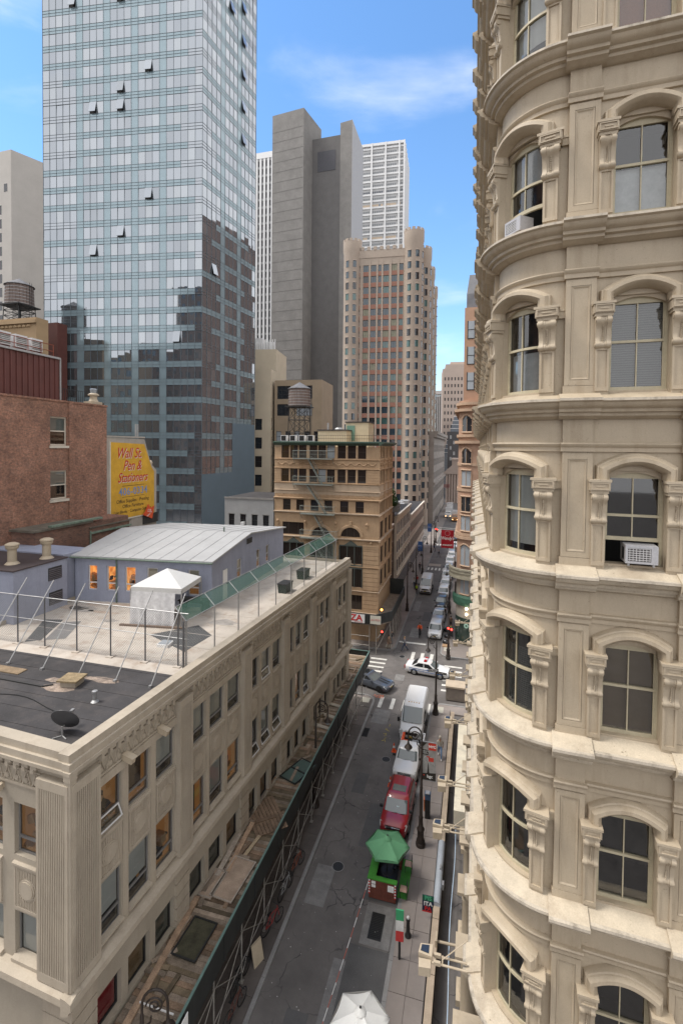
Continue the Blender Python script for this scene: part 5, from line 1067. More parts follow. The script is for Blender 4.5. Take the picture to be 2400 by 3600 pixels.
OPEN = {('f', 4, 32), ('f', 11, 34), ('f', 11, 32), ('f', 7, 26), ('f', 11, 27), ('f', 11, 26), ('f', 7, 18), ('f', 11, 19), ('f', 15, 21), ('f', 15, 28), ('f', 19, 13), ('r', 2, 17), ('r', 9, 36), ('r', 9, 34), ('r', 9, 32), ('r', 9, 30), ('r', 9, 28), ('r', 9, 26), ('r', 6, 33), ('f', 11, 5)}
for side, (M, n_, w, sc) in FRM.items():
    tot = n_ * w; s_m, s_s, s_r = len(mul.v), len(spn.v), len(rest.v)
    for i in range(n_ + 1): mul.box(i * w - .02, i * w + .02, -.05, .0, ZB, ZB + NF * FH)
    for j in range(NF):
        z = ZB + j * FH
        for zz in (z, z + .5, z + 1.0): mul.box(0, tot, -.04, -.0, zz - .018, zz + .018)
        lit_l, lit_r = random.choice((0, 0, 2, 3, 5)), random.choice((0, 0, 1, 2, 3))
        for i in range(n_):
            podium = side == 'r' and ((j < 9 and i >= 7) or j < 6)
            if podium: continue
            glassy_sp = (i < lit_l) or (i >= n_ - lit_r)
            (rest if glassy_sp and i not in sc else spn).quad((i * w, .005, z), (i * w + w, .005, z), (i * w + w, .005, z + 1.0), (i * w, .005, z + 1.0))
            if i in sc: spn.quad((i * w, .005, z + 1.0), (i * w + w, .005, z + 1.0), (i * w + w, .005, z + FH), (i * w, .005, z + FH)); continue
            a, b_ = random.gauss(0, .0035), random.gauss(0, .0035)
            if (side, i, j) in OPEN:
                q = MB(); q.box(.02, w - .02, -.03, .01, 0, 1.9); O('open_window', q.mesh('open_window', [TGLASS]), gt, M @ T(i * w, -.02, z + 1.05) @ T(0, 0, 1.9) @ RX(-14) @ T(0, 0, -1.9)); q = MB(); q.quad((i * w, .01, z + 1), (i * w + w, .01, z + 1), (i * w + w, .01, z + FH), (i * w, .01, z + FH)); q.xf(M); O('dark_opening', q.mesh('dark_opening', [BLACK]), gt)
            elif ind < 282 and side == 'f' and 12 <= j <= 29: O('glass_pane', tp(w), gt, M @ T(i * w, .005, z + 1.03) @ Matrix.Rotation(a * 2, 4, 'X') @ Matrix.Rotation(b_ * 2, 4, 'Z')); ind += 1
            else:
                u0, u1, z0_, z1_ = i * w, i * w + w, z + 1.0, z + FH; da, db = a * 2.0, b_ * w * 2
                rest.quad((u0, .005, z0_), (u1, .005 + db, z0_), (u1, .005 + da + db, z1_), (u0, .005 + da, z1_), random.choice((0, 0, 0, 1, 1, 2)))
    mul.xf(M, s_m); spn.xf(M, s_s); rest.xf(M, s_r)
mul.build('mullion_grid', [TMUL], gt); spn.build('spandrel_glass', [TSPAN], gt); tag(rest.build('glass_pane', [TGLASS, TG2, TG3], gt), kind='stuff')
q = MB(); Hh = ZB + NF * FH; q.quad((0, .3, 0), (GW_, .3, 0), (GW_, .3, Hh), (0, .3, Hh)); BXc, BYc = GW_ + SDX * GD, SDY * GD; q.quad((GW_ - .3, 0, 0), (BXc - .3, BYc, 0), (BXc - .3, BYc, Hh), (GW_ - .3, 0, Hh)); q.quad((0, 0, 0), (0, GD, 0), (0, GD, Hh), (0, 0, Hh)); q.quad((0, GD, 0), (BXc, BYc, 0), (BXc, BYc, Hh), (0, GD, Hh)); q.add([(0, 0, Hh), (GW_, 0, Hh), (BXc, BYc, Hh), (0, GD, Hh)], [(0, 1, 2, 3)]); q.build('core_wall', [TMUL], gt)
q = MB(); q.box(0, GD, -.06, .1, 0, ZB + 6 * FH); q.box(7 * sw_, GD, -.05, .1, ZB + 6 * FH + .001, ZB + 9 * FH); q.build('podium_panel', [PODI], gt, T(GW_, 0, 0) @ RZ(GS))
# ------------------------------------------------------------------ far towers
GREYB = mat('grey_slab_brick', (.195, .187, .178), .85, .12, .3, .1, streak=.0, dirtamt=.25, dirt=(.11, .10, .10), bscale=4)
def ribs(mb, pts, z0, z1): mb.prism(pts, z0, z1)
ds = thing('dark_slab_tower', 'windowless dark grey brick slab tower with a deep vertical notch', 'building', (-65, 185, 0)); q = MB()
# plan: left face towards the camera, step back, recess, right fin
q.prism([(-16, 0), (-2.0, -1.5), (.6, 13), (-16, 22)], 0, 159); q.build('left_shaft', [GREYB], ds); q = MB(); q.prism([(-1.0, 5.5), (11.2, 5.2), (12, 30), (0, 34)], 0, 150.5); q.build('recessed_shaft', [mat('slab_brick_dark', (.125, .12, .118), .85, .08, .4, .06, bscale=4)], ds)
q = MB(); q.prism([(11.2, 5.0), (16.3, 4.2), (16.2, 24), (11.3, 26)], 0, 155); q.build('right_shaft', [GREYB], ds); q = MB(); q.prism([(16.31, 4.2), (16.38, 4.2), (16.28, 24), (16.21, 24)], 0, 155); q.build('pale_flank', [mat('pale_flank_panel', (.34, .34, .35), .7, .05)], ds)
q = MB(); q.prism([(1.6, 5.44), (9.2, 5.25), (9.2, 5.1), (1.6, 5.3)], 137, 145); q.build('louvre', [mat('slab_louvre', (.06, .06, .07), .6)], ds)
q = MB()
for i in range(34):
    z = 20 + i * 4.0; q.prism([(-15.9, -.05), (-2.3, -1.53), (-2.3, -1.5), (-15.9, -.02)], z, z + .12)
q.build('brick_course', [mat('course_line', (.165, .158, .15), .85)], ds)
# white gridded tower
WG = mat('white_grid_metal', (.66, .66, .66), .5, .03); wt = thing('white_grid_tower', 'white gridded office tower with columns standing proud of its windows', 'building', (-74, 298, 0), 3); q = MB(); q.box(0, 30.2, 0, 30, 0, 211); q.build('core', [mat('grey_louvre_wall', (.42, .42, .42), .6, .06, .5)], wt)
q = MB()
for x in (1.2, 9.6, 18.2, 26.6, 29.6): q.box(x, x + .9, -1.6, -.001, 0, 212.5)
for j in range(53): q.box(0, 30.2, -.5, -.001, 4 * j + 1.2, 4 * j + 2.3)
for j in range(6): q.box(30.2, 30.8, 2.0 + 5 * j, 3.4 + 5 * j, 0, 212)
q.box(-.3, 30.5, -1.2, 30, 211, 212.6); q.build('white_frame', [WG], wt)
random.seed(2); gp = MB(); gp.quad((0, -.02, 0), (1.12, -.02, 0), (1.12, -.02, 1.4), (0, -.02, 1.4)); pm_ = [gp.mesh('pane', [k_]) for k_ in (mat('grey_far_pane', (.20, .21, .22), .2), mat('mid_far_pane', (.10, .11, .13), .2), mat('warm_far_pane', (.50, .38, .26), .4))]; cnt = 0; rs = MB()
for j in range(20, 52):
    for i in range(20):
        if i % 6 == 5: continue
        x = 2.3 + i * 1.36; mtl = pm_[2] if j in (43, 38) and random.random() < .8 else pm_[1] if j in (35, 34, 45) else pm_[0]
        if cnt < 298 and j >= 33: O('pane', mtl, wt, T(x, 0, 4 * j + 2.4)); cnt += 1
        else: rs.quad((x, -.02, 4 * j + 2.4), (x + 1.12, -.02, 4 * j + 2.4), (x + 1.12, -.02, 4 * j + 3.8), (x, -.02, 4 * j + 3.8))
tag(rs.build('window_pane', [MATS['grey_far_pane']], wt), kind='stuff')
# striped tower between glass tower and slab
stt = thing('striped_tower', 'white and dark striped tower behind the glass tower', 'building', (-116, 230, 0)); q = MB(); q.box(0, 18, 0, 20, 0, 173); q.build('core', [mat('stripe_dark', (.06, .06, .065), .4)], stt); q = MB()
for i in range(9): q.box(.2 + i * 2.1, 1.2 + i * 2.1, -.5, -.001, 0, 171)
q.box(-.2, 18.2, -.6, 20, 171, 174); q.build('white_fin', [WG], stt); q = MB()
for j in range(40): q.box(0, 18, -.2, -.001, 4 * j + 14, 4 * j + 15.1)
q.build('spandrel', [mat('stripe_grey', (.3, .3, .3), .6)], stt)
# pink brown castle-topped tower
CAST = mat('pinkish_brick', (.41, .34, .28), .85, .06, .25, .05, bscale=3); CASTR = mat('red_spandrel', (.30, .15, .11), .8, .06)
cs = thing('castle_tower', 'pinkish brown office tower with battlemented round corner turrets', 'building', (-38.3, 150, 0), 4); FH2 = 3.42; CW, CD, CH = 20.6, 22, 87.5
bayx = [1.6, 3.7, 6.1, 8.4, 10.0, 12.6, 15.0]; bww = [1.1, 1.75, 1.75, 1.15, 1.85, 1.75, 1.3]
ops = [(x, x + w, 5 + j * FH2, 7.05 + j * FH2) for j in range(23) for x, w in zip(bayx, bww)]
random.seed(4); pn = [BLUEG, BLUEG, DARKG, TEALG, BLUEG, mat('lit_pane', (.25, .24, .17), .2)]
q = MB(); wall(q, 0, CW - 3, 0, CH - 3, ops, .35); q.quad((0, 0, CH - 3), (CW - 3, 0, CH - 3), (CW - 3, 12, CH - 3), (0, 12, CH - 3)); q.quad((0, 0, 0), (0, 12, 0), (0, 12, CH - 3), (0, 0, CH - 3)); q.build('wall', [CAST], cs)
q = MB()
for x, w in zip(bayx, bww):
    for j in range(22): q.box(x, x + w, .1, .2, 7.06 + j * FH2, 5 + (j + 1) * FH2 - .01)
    q.box(x - .5, x - .02, -.12, 0, 0, 84)
q.build('pier', [CAST], cs)
for x, w in zip(bayx, bww):
    q = MB(); q.box(.01, w - .01, -.03, .09, 0, FH2 - 2.11); me = q.mesh('spandrel', [CASTR])
    for j in range(22): O('spandrel', me, cs, T(x, 0, 7.08 + j * FH2))
for o in ops: put(cs, T(o[0], .2, o[2]), o[1] - o[0], o[3] - o[2], 'v2' if o[1] - o[0] > 1.3 else 'plain', DKFRAME, random.choice(pn), None, .08)
q = MB(); q.box(0, CW - 3, -.15, .4, CH - 3, CH - .6)
for i in range(8): q.box(.9 + i * 2.0, 1.9 + i * 2.0, -.25, .4, CH - .6, CH + .5)
q.build('battlement', [CAST], cs)
tw = {}
def turret(cx, cy, r, top, rows, lab):
    q = MB(); q.lathe([(r, 0), (r, top - 4.5), (r * 1.08, top - 3.6), (r * 1.08, top - .8)], (cx, cy, 0), 24); q.build('turret', [CAST], cs, None, 30); q = MB()
    for i in range(12): a = 2 * PI * i / 12; q.cbox((cx + r * 1.0 * math.cos(a), cy + r * 1.0 * math.sin(a), top - .5), (r * .16, r * .34, .9), 0, RZ(math.degrees(a)))
    q.build('battlement', [CAST], cs)
    for a in ((-115, -65, -15) if r > 2 else (-110, -60)):
        for j in range(rows):
            z = top - 9.0 - j * FH2; k = (r, a, j % 5)
            if k not in tw:
                mm = MB(); w = .55
                for sgn in range(3): a0, a1 = R_(a - 11 + sgn * 7.4), R_(a - 11 + (sgn + 1) * 7.4); rr = r + .05; mm.quad((rr * math.cos(a0), rr * math.sin(a0), 0), (rr * math.cos(a1), rr * math.sin(a1), 0), (rr * math.cos(a1), rr * math.sin(a1), 2.0), (rr * math.cos(a0), rr * math.sin(a0), 2.0))
                tw[k] = mm.mesh('turret_window', [pn[j % 5] if a < -40 else DARKG])
            O('turret_window', tw[k], cs, T(cx, cy, z))
    q = MB(); q.cbox((0, 0, 0), (.3, r * .42, .14)); me = q.mesh('lintel', [MATS.get('pale_lintel') or mat('pale_lintel', (.5, .42, .36), .8)])
    for a in ((-115, -65, -15) if r > 2 else (-110, -60)):
        for j in range(rows): O('lintel', me, cs, T(cx + (r + .06) * math.cos(R_(a)), cy + (r + .06) * math.sin(R_(a)), top - 6.92 - j * FH2) @ RZ(a))
turret(.0, 1.2, 2.75, 90.6, 24, 'l'); turret(CW - 1.2, .8, 2.9, 92.4, 24, 'r'); turret(CW + 1.3, 8, 2.7, 89.5, 23, 'r'); turret(CW + 2.3, 16, 2.7, 86, 22, 'r'); turret(CW + 3.2, 24, 2.7, 82, 20, 'r')
q = MB(); q.prism([(CW - 3, .5), (CW + 1.2, 1), (CW + 4.6, 30), (2, 34), (0, 12)], 0, 83.5); q.build('rear_block', [CAST], cs)
# tan buildings behind the water tank
TAN = mat('tan_stucco', (.50, .43, .325), .85, .06, .4, .05, streak=.12, dirt=(.33, .28, .2)); TANB = mat('tan_brick', (.30, .235, .165), .85, .08, .5, .06)
building('tan_building', 'tall tan rendered building with paired narrow windows left of the water tank', (-47.5, 95, 0), 8, 5.6, 5.6, 41.5, TAN, {'f': [(2.2, 3.7, 4.5 + 4 * j, 6.9 + 4 * j) for j in range(7)], 'r': grid(.9, 3, .75, 1.2, 4.5, 7, 2.6, 4.0)}, panes=[DARKG, BROWNG]); q = MB(); q.box(.1, 5.5, 4.6, 14, 0, 46.6); O('upper_block', q.mesh('upper_block', [TAN]), bpy.data.objects['tan_building']); q = MB()
for i in range(9): q.tube((.6 + i * .55, 4.7, 46.6), (.6 + i * .55, 4.7, 48.2), .14, 5); q.tube((.6 + i * .55, 5.4, 46.6), (.6 + i * .55, 5.4, 49), .12, 5)
q.box(.2, 2.2, 5, 7, 46.6, 49.2); O('antenna', q.mesh('antenna', [WALU]), bpy.data.objects['tan_building'])
building('brown_loft_building', 'brown brick loft building with big gridded windows behind the water tank', (-41.6, 97, 0), 3, 10.5, 10, 39.2, TANB, {'f': [(.6, 3.6, 35.2, 38.0, 'six'), (.6, 3.4, 31.6, 34.1, 'six'), (4.9, 8.4, 31.6, 34.1, 'six'), (5.4, 8.4, 35.2, 38, 'six')] + grid(.4, 5, 1.15, .95, 5.6, 6, 2.2, 4.1)}, panes=[DARKG, DARKG, PALEG])
# far-left pale concrete building and small things on the left roofs
CONC = mat('pale_concrete', (.42, .395, .365), .85, .05, .3, .04, streak=.1, dirt=(.33, .31, .28), bscale=5)
fl = thing('concrete_tower', 'pale concrete tower with a column of slit windows at the left edge', 'building', (-133, 110, 0)); q = MB(); q.prism([(-14, 0), (5.05, -.5), (11.6, 14), (16, 13.4), (19, 20), (19, 40), (-14, 40)], 0, 108.5); q.build('wall', [CONC], fl); q = MB()
for j in range(14): q.box(.2, 1.4, -.42, -.3, 40 + j * 3.9, 42.6 + j * 3.9)
q.box(2.4, 3.6, -.5, -.4, 97, 99.2); q.build('slit_window', [DARKG], fl)
TANO = mat('ochre_brick', (.34, .24, .14), .85, .1, .5, .06)
ob = building('ochre_building', 'ochre brick building with arched corbels below the left water tank', (-84, 60, 0), 0, 18.6, 2.2, 44.6, TANO, {'f': grid(1.0, 6, 1.4, 1.9, 35, 2, 2.2, 4)}); q = MB()
for i in range(21): q.plate([(.2 + i * .85 + .35 * math.cos(t * PI / 6), 43.2 + .35 * math.sin(t * PI / 6)) for t in range(7)], -.2, 0)
q.box(-.2, 18.7, -.35, 0, 43.7, 44.2); O('corbel', q.mesh('corbel', [TANO]), ob)
watertank('left_water_tank', 'squat timber water tank with an ochre lid at the left edge', (-70.9, 62, 44.6), 2.05, 3.1, 2.6)
mb_ = building('maroon_block', 'maroon rooftop block behind the left water tank', (-73, 66, 0), 0, 5.5, 2, 45.4, mat('maroon_metal', (.10, .035, .028), .6, .1), {})
# shrubs on the ochre roof (kept small)
# ------------------------------------------------------------------ red brick building with the painted wall sign
BRK = mat('red_brown_brick', (.33, .15, .095), .9, .28, .45, .3, brick=(.23, .078, (.17, .085, .062), (.24, .17, .13)), dirtamt=.8, dirt=(.10, .062, .05), bump=.5, bscale=6, speck=.3, speckcol=(.42, .32, .26))
BRK2 = mat('dark_brown_brick', (.25, .12, .08), .9, .22, .5, .12, brick=(.23, .078, (.11, .06, .045), (.15, .12, .10)), dirtamt=.5, dirt=(.08, .06, .045), bump=.3)
bbk = thing('brick_building', 'old red brown brick building with two cream sash windows and a ribbed metal storey', 'building', (-32, 20, 0), 90); BL_ = 16.6
wz = [(10.55, 12.2, 24.9, 27.2), (10.55, 12.2, 20.6, 22.9)]
q = MB(); wall(q, 0, BL_, 0, 28.4, wz, .25); q.quad((BL_, 0, 0), (BL_, 14, 0), (BL_, 14, 28.4), (BL_, 0, 28.4)); q.quad((0, 0, 28.4), (BL_, 0, 28.4), (BL_, 14, 28.4), (0, 14, 28.4)); q.quad((0, 0, 0), (0, 14, 0), (0, 14, 28.4), (0, 0, 28.4)); q.box(0, BL_ + .05, -.06, .35, 28.401, 28.55); q.box(12.3, 12.75, -.12, 0, 17.5, 28.4); q.build('wall', [BRK], bbk)
CRW = mat('cream_window_paint', (.55, .5, .42), .6)
for a, b_, c, e in wz: put(bbk, T(a, .14, c), b_ - a, e - c, 'dh', CRW, GLASS_T, both(blind(.5, BLIND), room(ROOMD)), .12)
for a, b_, c, e in wz: q = MB(); q.box(a - .1, b_ + .15, -.1, .1, c - .2, c - .01); q.build('sill', [CRW], bbk)
MAR = mat('ribbed_maroon_metal', (.115, .040, .034), .55, .12, 1, .06, streak=.3, dirt=(.06, .025, .02)); q = MB(); q.box(0, 11.6, .25, 9, 28.55, 31.8)
q.build('metal_storey', [MAR], bbk); q = MB()
for i in range(24): q.box(.2 + i * .48, .29 + i * .48, .18, .249, 28.56, 31.75)
q.build('rib', [MAR], bbk); q = MB(); q.tube((11.75, .2, 28.5), (11.75, .2, 31.9), .07); q.box(-.1, 11.7, .1, .3, 31.8, 31.95); q.build('gutter', [STEEL], bbk)
q = MB()
for i in range(18): q.tube((11.9 + i * .22, 1.5, 28.5), (11.9 + i * .22, 1.5, 29.7), .018, 4)
q.tube((11.9, 1.5, 29.7), (15.8, 1.5, 29.7), .025); q.tube((14.4, 1.2, 28.5), (14.4, 1.2, 30.2), .05); q.build('roof_railing', [IRON], bbk)
t = thing('roof_ventilator', 'cream roof ventilator with a lantern cap at the brick parapet corner', 'ventilator', (-32.6, 35.7, 28.55)); q = MB(); q.prism([(-.5, -.6), (.4, -.6), (.4, .6), (-.5, .6)], 0, .25); q.lathe([(.42, .25), (.3, .5), (.3, .75), (.45, .8), (.45, .9), (.3, 1.0)], n=10); q.build('base', [CREAM2], t); q = MB(); q.lathe([(.22, 1.0), (.3, 1.35), (.24, 1.4)], n=8); q.build('lantern', [PALEG], t)
for i in range(4):
    t = thing('roof_cooler', ('nearest', 'second', 'third', 'farthest')[i] + ' grey cooling box on the maroon metal storey', 'cooling unit', (-33.4, 26.3 + i * 1.35, 31.95), 90, 'coolers on the maroon storey'); q = MB(); q.box(-.5, .5, -.4, .4, .3, 1.25); q.build('case', [WALU], t); q = MB()
    for k_ in range(6): q.box(-.42, .42, -.42, -.401, .4 + k_ * .13, .46 + k_ * .13)
    q.build('grille', [ALU], t); q = MB(); q.box(-.48, -.4, -.35, .35, 0, .3); q.box(.4, .48, -.35, .35, 0, .3); q.build('foot', [mat('rust_red', (.25, .07, .04), .8)], t)
q = MB()
for z in (32.5, 33.0): q.tube((-32.9, 26, z), (-32.9, 31.8, z), .03, 5)
for i in range(6): q.tube((-32.9, 26 + i * 1.15, 31.9), (-32.9, 26 + i * 1.15, 33.0), .03, 5)
tag(q.build('guard_rail', [MATS['rust_red']]), 'rusty red guard rail round the cooling boxes', 'railing')
# lean-to extension in front
ex = thing('brick_extension', 'low dark brick extension with a patched lead roof below the sash windows', 'building', (-29.9, 25, 0), 90); q = MB(); q.box(2.2, 11.8, 0, 2.1, 0, 18.7); q.box(7.4, 11.9, -.05, 2.1, 0, 18.2, 0); q.build('wall', [BRK2], ex); q = MB(); q.box(2.0, 7.5, -.15, 2.1, 18.701, 18.85); q.box(7.2, 12.1, -.12, 2.1, 18.202, 18.3); q.box(3.5, 8.5, -.2, .2, 18.86, 19.0, 1); q.box(7.3, 12.0, -.2, -.051, 17.75, 17.9, 1); q.build('lead_roof', [mat('lead_roof', (.13, .115, .09), .7, .3, 2, .2), mat('verdigris', (.17, .22, .17), .8, .3, 3, .2)], ex); q = MB(); q.tube((7.3, -.08, 14), (7.3, -.08, 18), .07); q.build('drainpipe', [MATS['verdigris']], ex)
q = MB(); q.box(4.3, 5.2, -.02, .0, 15.6, 17); q.build('louvre', [DKFRAME], ex); q = MB(); q.box(10.3, 11.2, -.28, -.051, 14.9, 17.6); q.build('meter_cabinet', [mat('pale_blue_cabinet', (.42, .46, .50), .5)], ex); q = MB(); q.box(10.6, 10.85, -.3, -.281, 16.4, 16.7); q.build('warning_sticker', [mat('yellow_sticker', (.65, .48, .05), .6)], ex)
# sign wall
sgw = thing('sign_wall_building', 'narrow plastered building whose party wall carries the yellow painted sign', 'building', (-32.15, 36.7, 0), 90); SLp = [(0, 0), (7.2, 0), (7.2, 22.4), (6.3, 23.1), (5.3, 25.6), (0, 25.7)]
q = MB(); q.plate([(x, z) for x, z in SLp], 0, 6); q.box(0, 5.3, -.06, .2, 25.7, 25.85); q.build('wall', [mat('grey_render', (.36, .33, .29), .9, .15, .8, .1, streak=.3, dirt=(.2, .17, .14))], sgw); q = MB(); q.lathe([(.18, 0), (.25, .3), (.12, .4), (.2, .7), (.05, .95)], (6.8, .4, 22.5), 8); q.build('finial', [CREAM2], sgw); q = MB()
for x in (4.6, 4.9): q.tube((x, .5, 25.7), (x, .5, 27.1), .08)
q.build('flue', [STEEL], sgw); q = MB(); q.box(5.0, 7.25, -.14, 0, 17.0, 18.0); q.build('dark_band', [DKFRAME], sgw)  # plain dark band under the far end of the sign
# ------------------------------------------------------------------ lettering
def text(body, size, mt, parent, M, ex=.006, shear=0, align='CENTER', name='lettering', bold=0, sp=1, sx=1):
    cu = bpy.data.curves.new('lettering', 'FONT'); cu.body = body; cu.size = size; cu.align_x = align; cu.align_y = 'CENTER'; cu.extrude = ex; cu.shear = shear; cu.offset = bold; cu.space_character = sp; cu.resolution_u = 3
    tmp = bpy.data.objects.new('lettering', cu); COL.objects.link(tmp); dg = bpy.context.evaluated_depsgraph_get(); me = bpy.data.meshes.new_from_object(tmp.evaluated_get(dg)); bpy.data.objects.remove(tmp); bpy.data.curves.remove(cu)
    me.materials.clear(); me.materials.append(mt); return O(name, me, parent, M @ Matrix.Diagonal((sx, 1, 1, 1)))
FX = RX(90)
YEL = mat('faded_yellow_sign', (.60, .34, .035), .7, .14, 1.2, .08, streak=.5, dirt=(.45, .27, .06)); SRED = mat('sign_red', (.50, .035, .02), .7); SBLUE = mat('sign_blue', (.17, .26, .46), .7); SBLK = mat('sign_black', (.03, .025, .02), .7); SWHT = mat('sign_white', (.62, .60, .52), .7)
sg = thing('painted_sign', 'yellow painted wall sign for a stationer with red script lettering', 'sign', (-32.15, 36.7, 0), 90)
q = MB(); q.plate([(.5, 18.0), (6.75, 18.0), (6.75, 22.3), (6.3, 22.8), (5.2, 25.1), (.5, 25.25)], -.05, -.001); q.build('board', [YEL], sg); q = MB(); q.plate([(.4, 17.9), (.5, 18.0), (.5, 25.25), (.4, 25.35)], -.06, -.001); q.plate([(.4, 17.88), (6.8, 17.88), (6.8, 17.99), (.4, 17.99)], -.06, -.001); q.build('border', [SWHT], sg)
for bd, z, x, s, sh_ in (('Wall St.', 24.2, 3.0, 1.4, .35), ('Pen &', 23.0, 3.4, 1.35, .35), ('Stationers', 21.85, 3.5, 1.3, .35)):
    text(bd, s, SWHT, sg, T(x + .05, -.056, z - .07) @ FX, .003, sh_, bold=.008, sx=.8); text(bd, s, SRED, sg, T(x, -.064, z) @ FX, .004, sh_, bold=.008, sx=.8)
text('406-0334', 1.0, SBLUE, sg, T(3.6, -.058, 20.5) @ FX, .004, bold=.012, sp=1.08)
for bd, z in (('Office Supplies · Printing', 19.62), ('Office Furniture', 19.12), ('Law Blanks · Computer Supplies', 18.62)): text(bd, .47 if len(bd) < 28 else .41, SBLK, sg, T(3.55, -.056, z) @ FX, .003, .1, bold=.002)
q = MB(); q.box(2.0, 5.2, -.058, -.051, 21.06, 21.1); q.box(2.0, 5.2, -.058, -.051, 20.0, 20.03); q.build('rule', [SBLK], sg)
ar = thing('arrow_sign', 'small red arrow sign at the bottom corner of the yellow sign', 'sign', (-32.0, 42.3, 18.0), 90); q = MB(); q.plate([(-.55, .3), (-.1, 1.0), (.3, .55), (.85, .75), (.5, -.55), (-.9, 0.0), (-.55, .3)][:6], -.16, -.1); q.build('arrow', [mat('arrow_red', (.62, .09, .03), .5)], ar); text('127', .4, WHITE, ar, T(.0, -.166, .32) @ FX @ RZ(-12), .003); text('Fulton St', .24, WHITE, ar, T(.05, -.166, .0) @ FX @ RZ(30), .003)
# ------------------------------------------------------------------ pizza banners on the corner shed
bn = thing('pizza_banner', 'white shop banner with big red PIZZA letters on the corner shed', 'banner', (-13.3, 56.45, 4.35)); q = MB(); q.box(-3.2, .95, -.03, -.0, -.52, .52); q.build('cloth', [WHITE], bn); text('PIZZA', 1.05, mat('pizza_red', (.55, .02, .02), .5), bn, T(-.85, -.04, .05) @ FX, .004, bold=.03, sx=1.05); text('BY THE SLICE', .16, MATS['pizza_red'], bn, T(.2, -.04, -.43) @ FX, .003)
b2 = thing('script_banner', 'smaller white banner with red script beside the big pizza banner', 'banner', (-11.05, 56.45, 4.35)); q = MB(); q.box(-.62, .66, -.03, 0, -.5, .5); q.build('cloth', [SWHT], b2); text("Joe's PIZZA", .3, MATS['pizza_red'], b2, T(.02, -.04, .0) @ FX, .003, .3, sx=.75)
# ------------------------------------------------------------------ left row of shops and far street buildings
CRB = mat('cream_row_paint', (.74, .68, .59), .8, .08, .8, .05, streak=.2, dirt=(.3, .26, .2)); GBR = mat('grey_brown_row', (.36, .31, .27), .85, .12, .8, .08, streak=.25, dirt=(.1, .08, .07)); DBR = mat('dark_party_brick', (.115, .085, .07), .9, .2, .8, .1)
def row(name, label, y0, y1, H, wm, n, fl, z0=4.2, fh=3.1, x=-12.2, panes=None, sill=True, D=9, wf=.5, top=None):
    w = y1 - y0; gap = w / n; ops = [(i * gap + gap * (1 - wf) / 2, i * gap + gap * (1 + wf) / 2, z0 + j * fh, z0 + j * fh + fh * .62) for i in range(n) for j in range(fl)]
    b = building(name, label, (x, y0, 0), 90, w, D, H, wm, {'f': ops, 'l': []}, panes=panes or [DARKG, BROWNG], rd=.1, inset=-.015); q = MB(); q.box(-.02, w, -.35, 0, H - .05, H + .2); q.box(-.02, w, -.2, 0, H - .5, H - .05)
    for j in range(fl):
        for i in range(n): q.box(i * gap + gap * (1 - wf) / 2 - .1, i * gap + gap * (1 + wf) / 2 + .1, -.15, 0, z0 + j * fh - .15, z0 + j * fh - .01); q.box(i * gap + gap * (1 - wf) / 2 - .05, i * gap + gap * (1 + wf) / 2 + .05, -.08, 0, z0 + j * fh + fh * .63, z0 + j * fh + fh * .7)
    q.box(0, w, -.25, 0, 3.3, 3.8); O('trim', q.mesh('trim', [top or wm]), b); q = MB(); q.box(.4, w - .4, -.04, -.01, .3, 3.1); O('shop_window', q.mesh('shop_window', [DARKG]), b); return b
row('narrow_row_building', 'narrow grey brown row building directly behind the terracotta corner', 70.3, 75.2, 12.9, GBR, 4, 3)
building('dark_party_building', 'dark brick building with a blank party wall and a roof garden', (-12.6, 75.3, 0), 90, 4.4, 9, 14.4, DBR, {'f': [(.6, 1.5, 4.5 + 3.2 * j, 6.6 + 3.2 * j) for j in range(3)] + [(2.4, 3.3, 4.5 + 3.2 * j, 6.6 + 3.2 * j) for j in range(3)]}, panes=[DARKG])
row('cream_row_building', 'cream painted row building with tall grouped windows', 79.8, 97.2, 13.7, CRB, 9, 3, 4.3, 3.1, wf=.55); row('white_row_building', 'longer white row building with narrow repeated windows farther up the street', 97.5, 124, 11.4, CRB, 16, 2, 4.2, 3.4, wf=.5)
for i, (y, x) in enumerate(((99, -14.5), (102, -15.2), (105, -14.4))): q = MB(); q.box(-.9, .9, -1, 1, 0, 2.2); q = q.build('roof_plant', [WALU]); q.location = (x, y, 11.4); tag(q, ('nearest', 'middle', 'farthest')[i] + ' white plant box on the white row building roof', 'plant box', 'plant boxes on the white row')
def leafball(mb, c, r, n, s=.16, m=0, sq=1.0):
    for i in range(n):
        while True:
            p = Vector((random.uniform(-1, 1), random.uniform(-1, 1), random.uniform(-1, 1)))
            if .35 < p.length < 1: break
        p = Vector((p.x * r, p.y * r, p.z * r * sq)) + Vector(c); a = Vector((random.gauss(0, 1), random.gauss(0, 1), random.gauss(0, 1))).normalized(); b = a.orthogonal().normalized(); e = a.cross(b); k = s * random.uniform(.6, 1.3)
        mb.add([p - b * k, p + e * k * .5, p + b * k, p - e * k * .5], [(0, 1, 2, 3)], m)
LEAF = mat('leaf_green', (.045, .10, .025), .6, .35, 1.5, .2); TRUNK = mat('bark', (.09, .065, .045), .9, .2)
rt = thing('rooftop_tree', 'bushy green tree growing on the dark party building roof', 'tree', (-12.9, 77.4, 14.4)); random.seed(9); q = MB()
for c, r in (((0, 0, 2.4), 1.0), ((-.4, .2, 1.7), .8), ((.5, -.1, 1.9), .8), ((.1, 0, 3.3), .7), ((-.2, 0, 1.0), .7)): leafball(q, c, r, 420, .15)
q.build('crown', [LEAF], rt); q = MB(); q.tube((0, 0, 0), (0, 0, 2.4), .1, 6, r2=.04); q.tube((0, 0, 1), (.5, 0, 2), .05, 5); q.tube((0, 0, 1), (-.5, .1, 1.9), .05, 5); q.build('trunk', [TRUNK], rt)
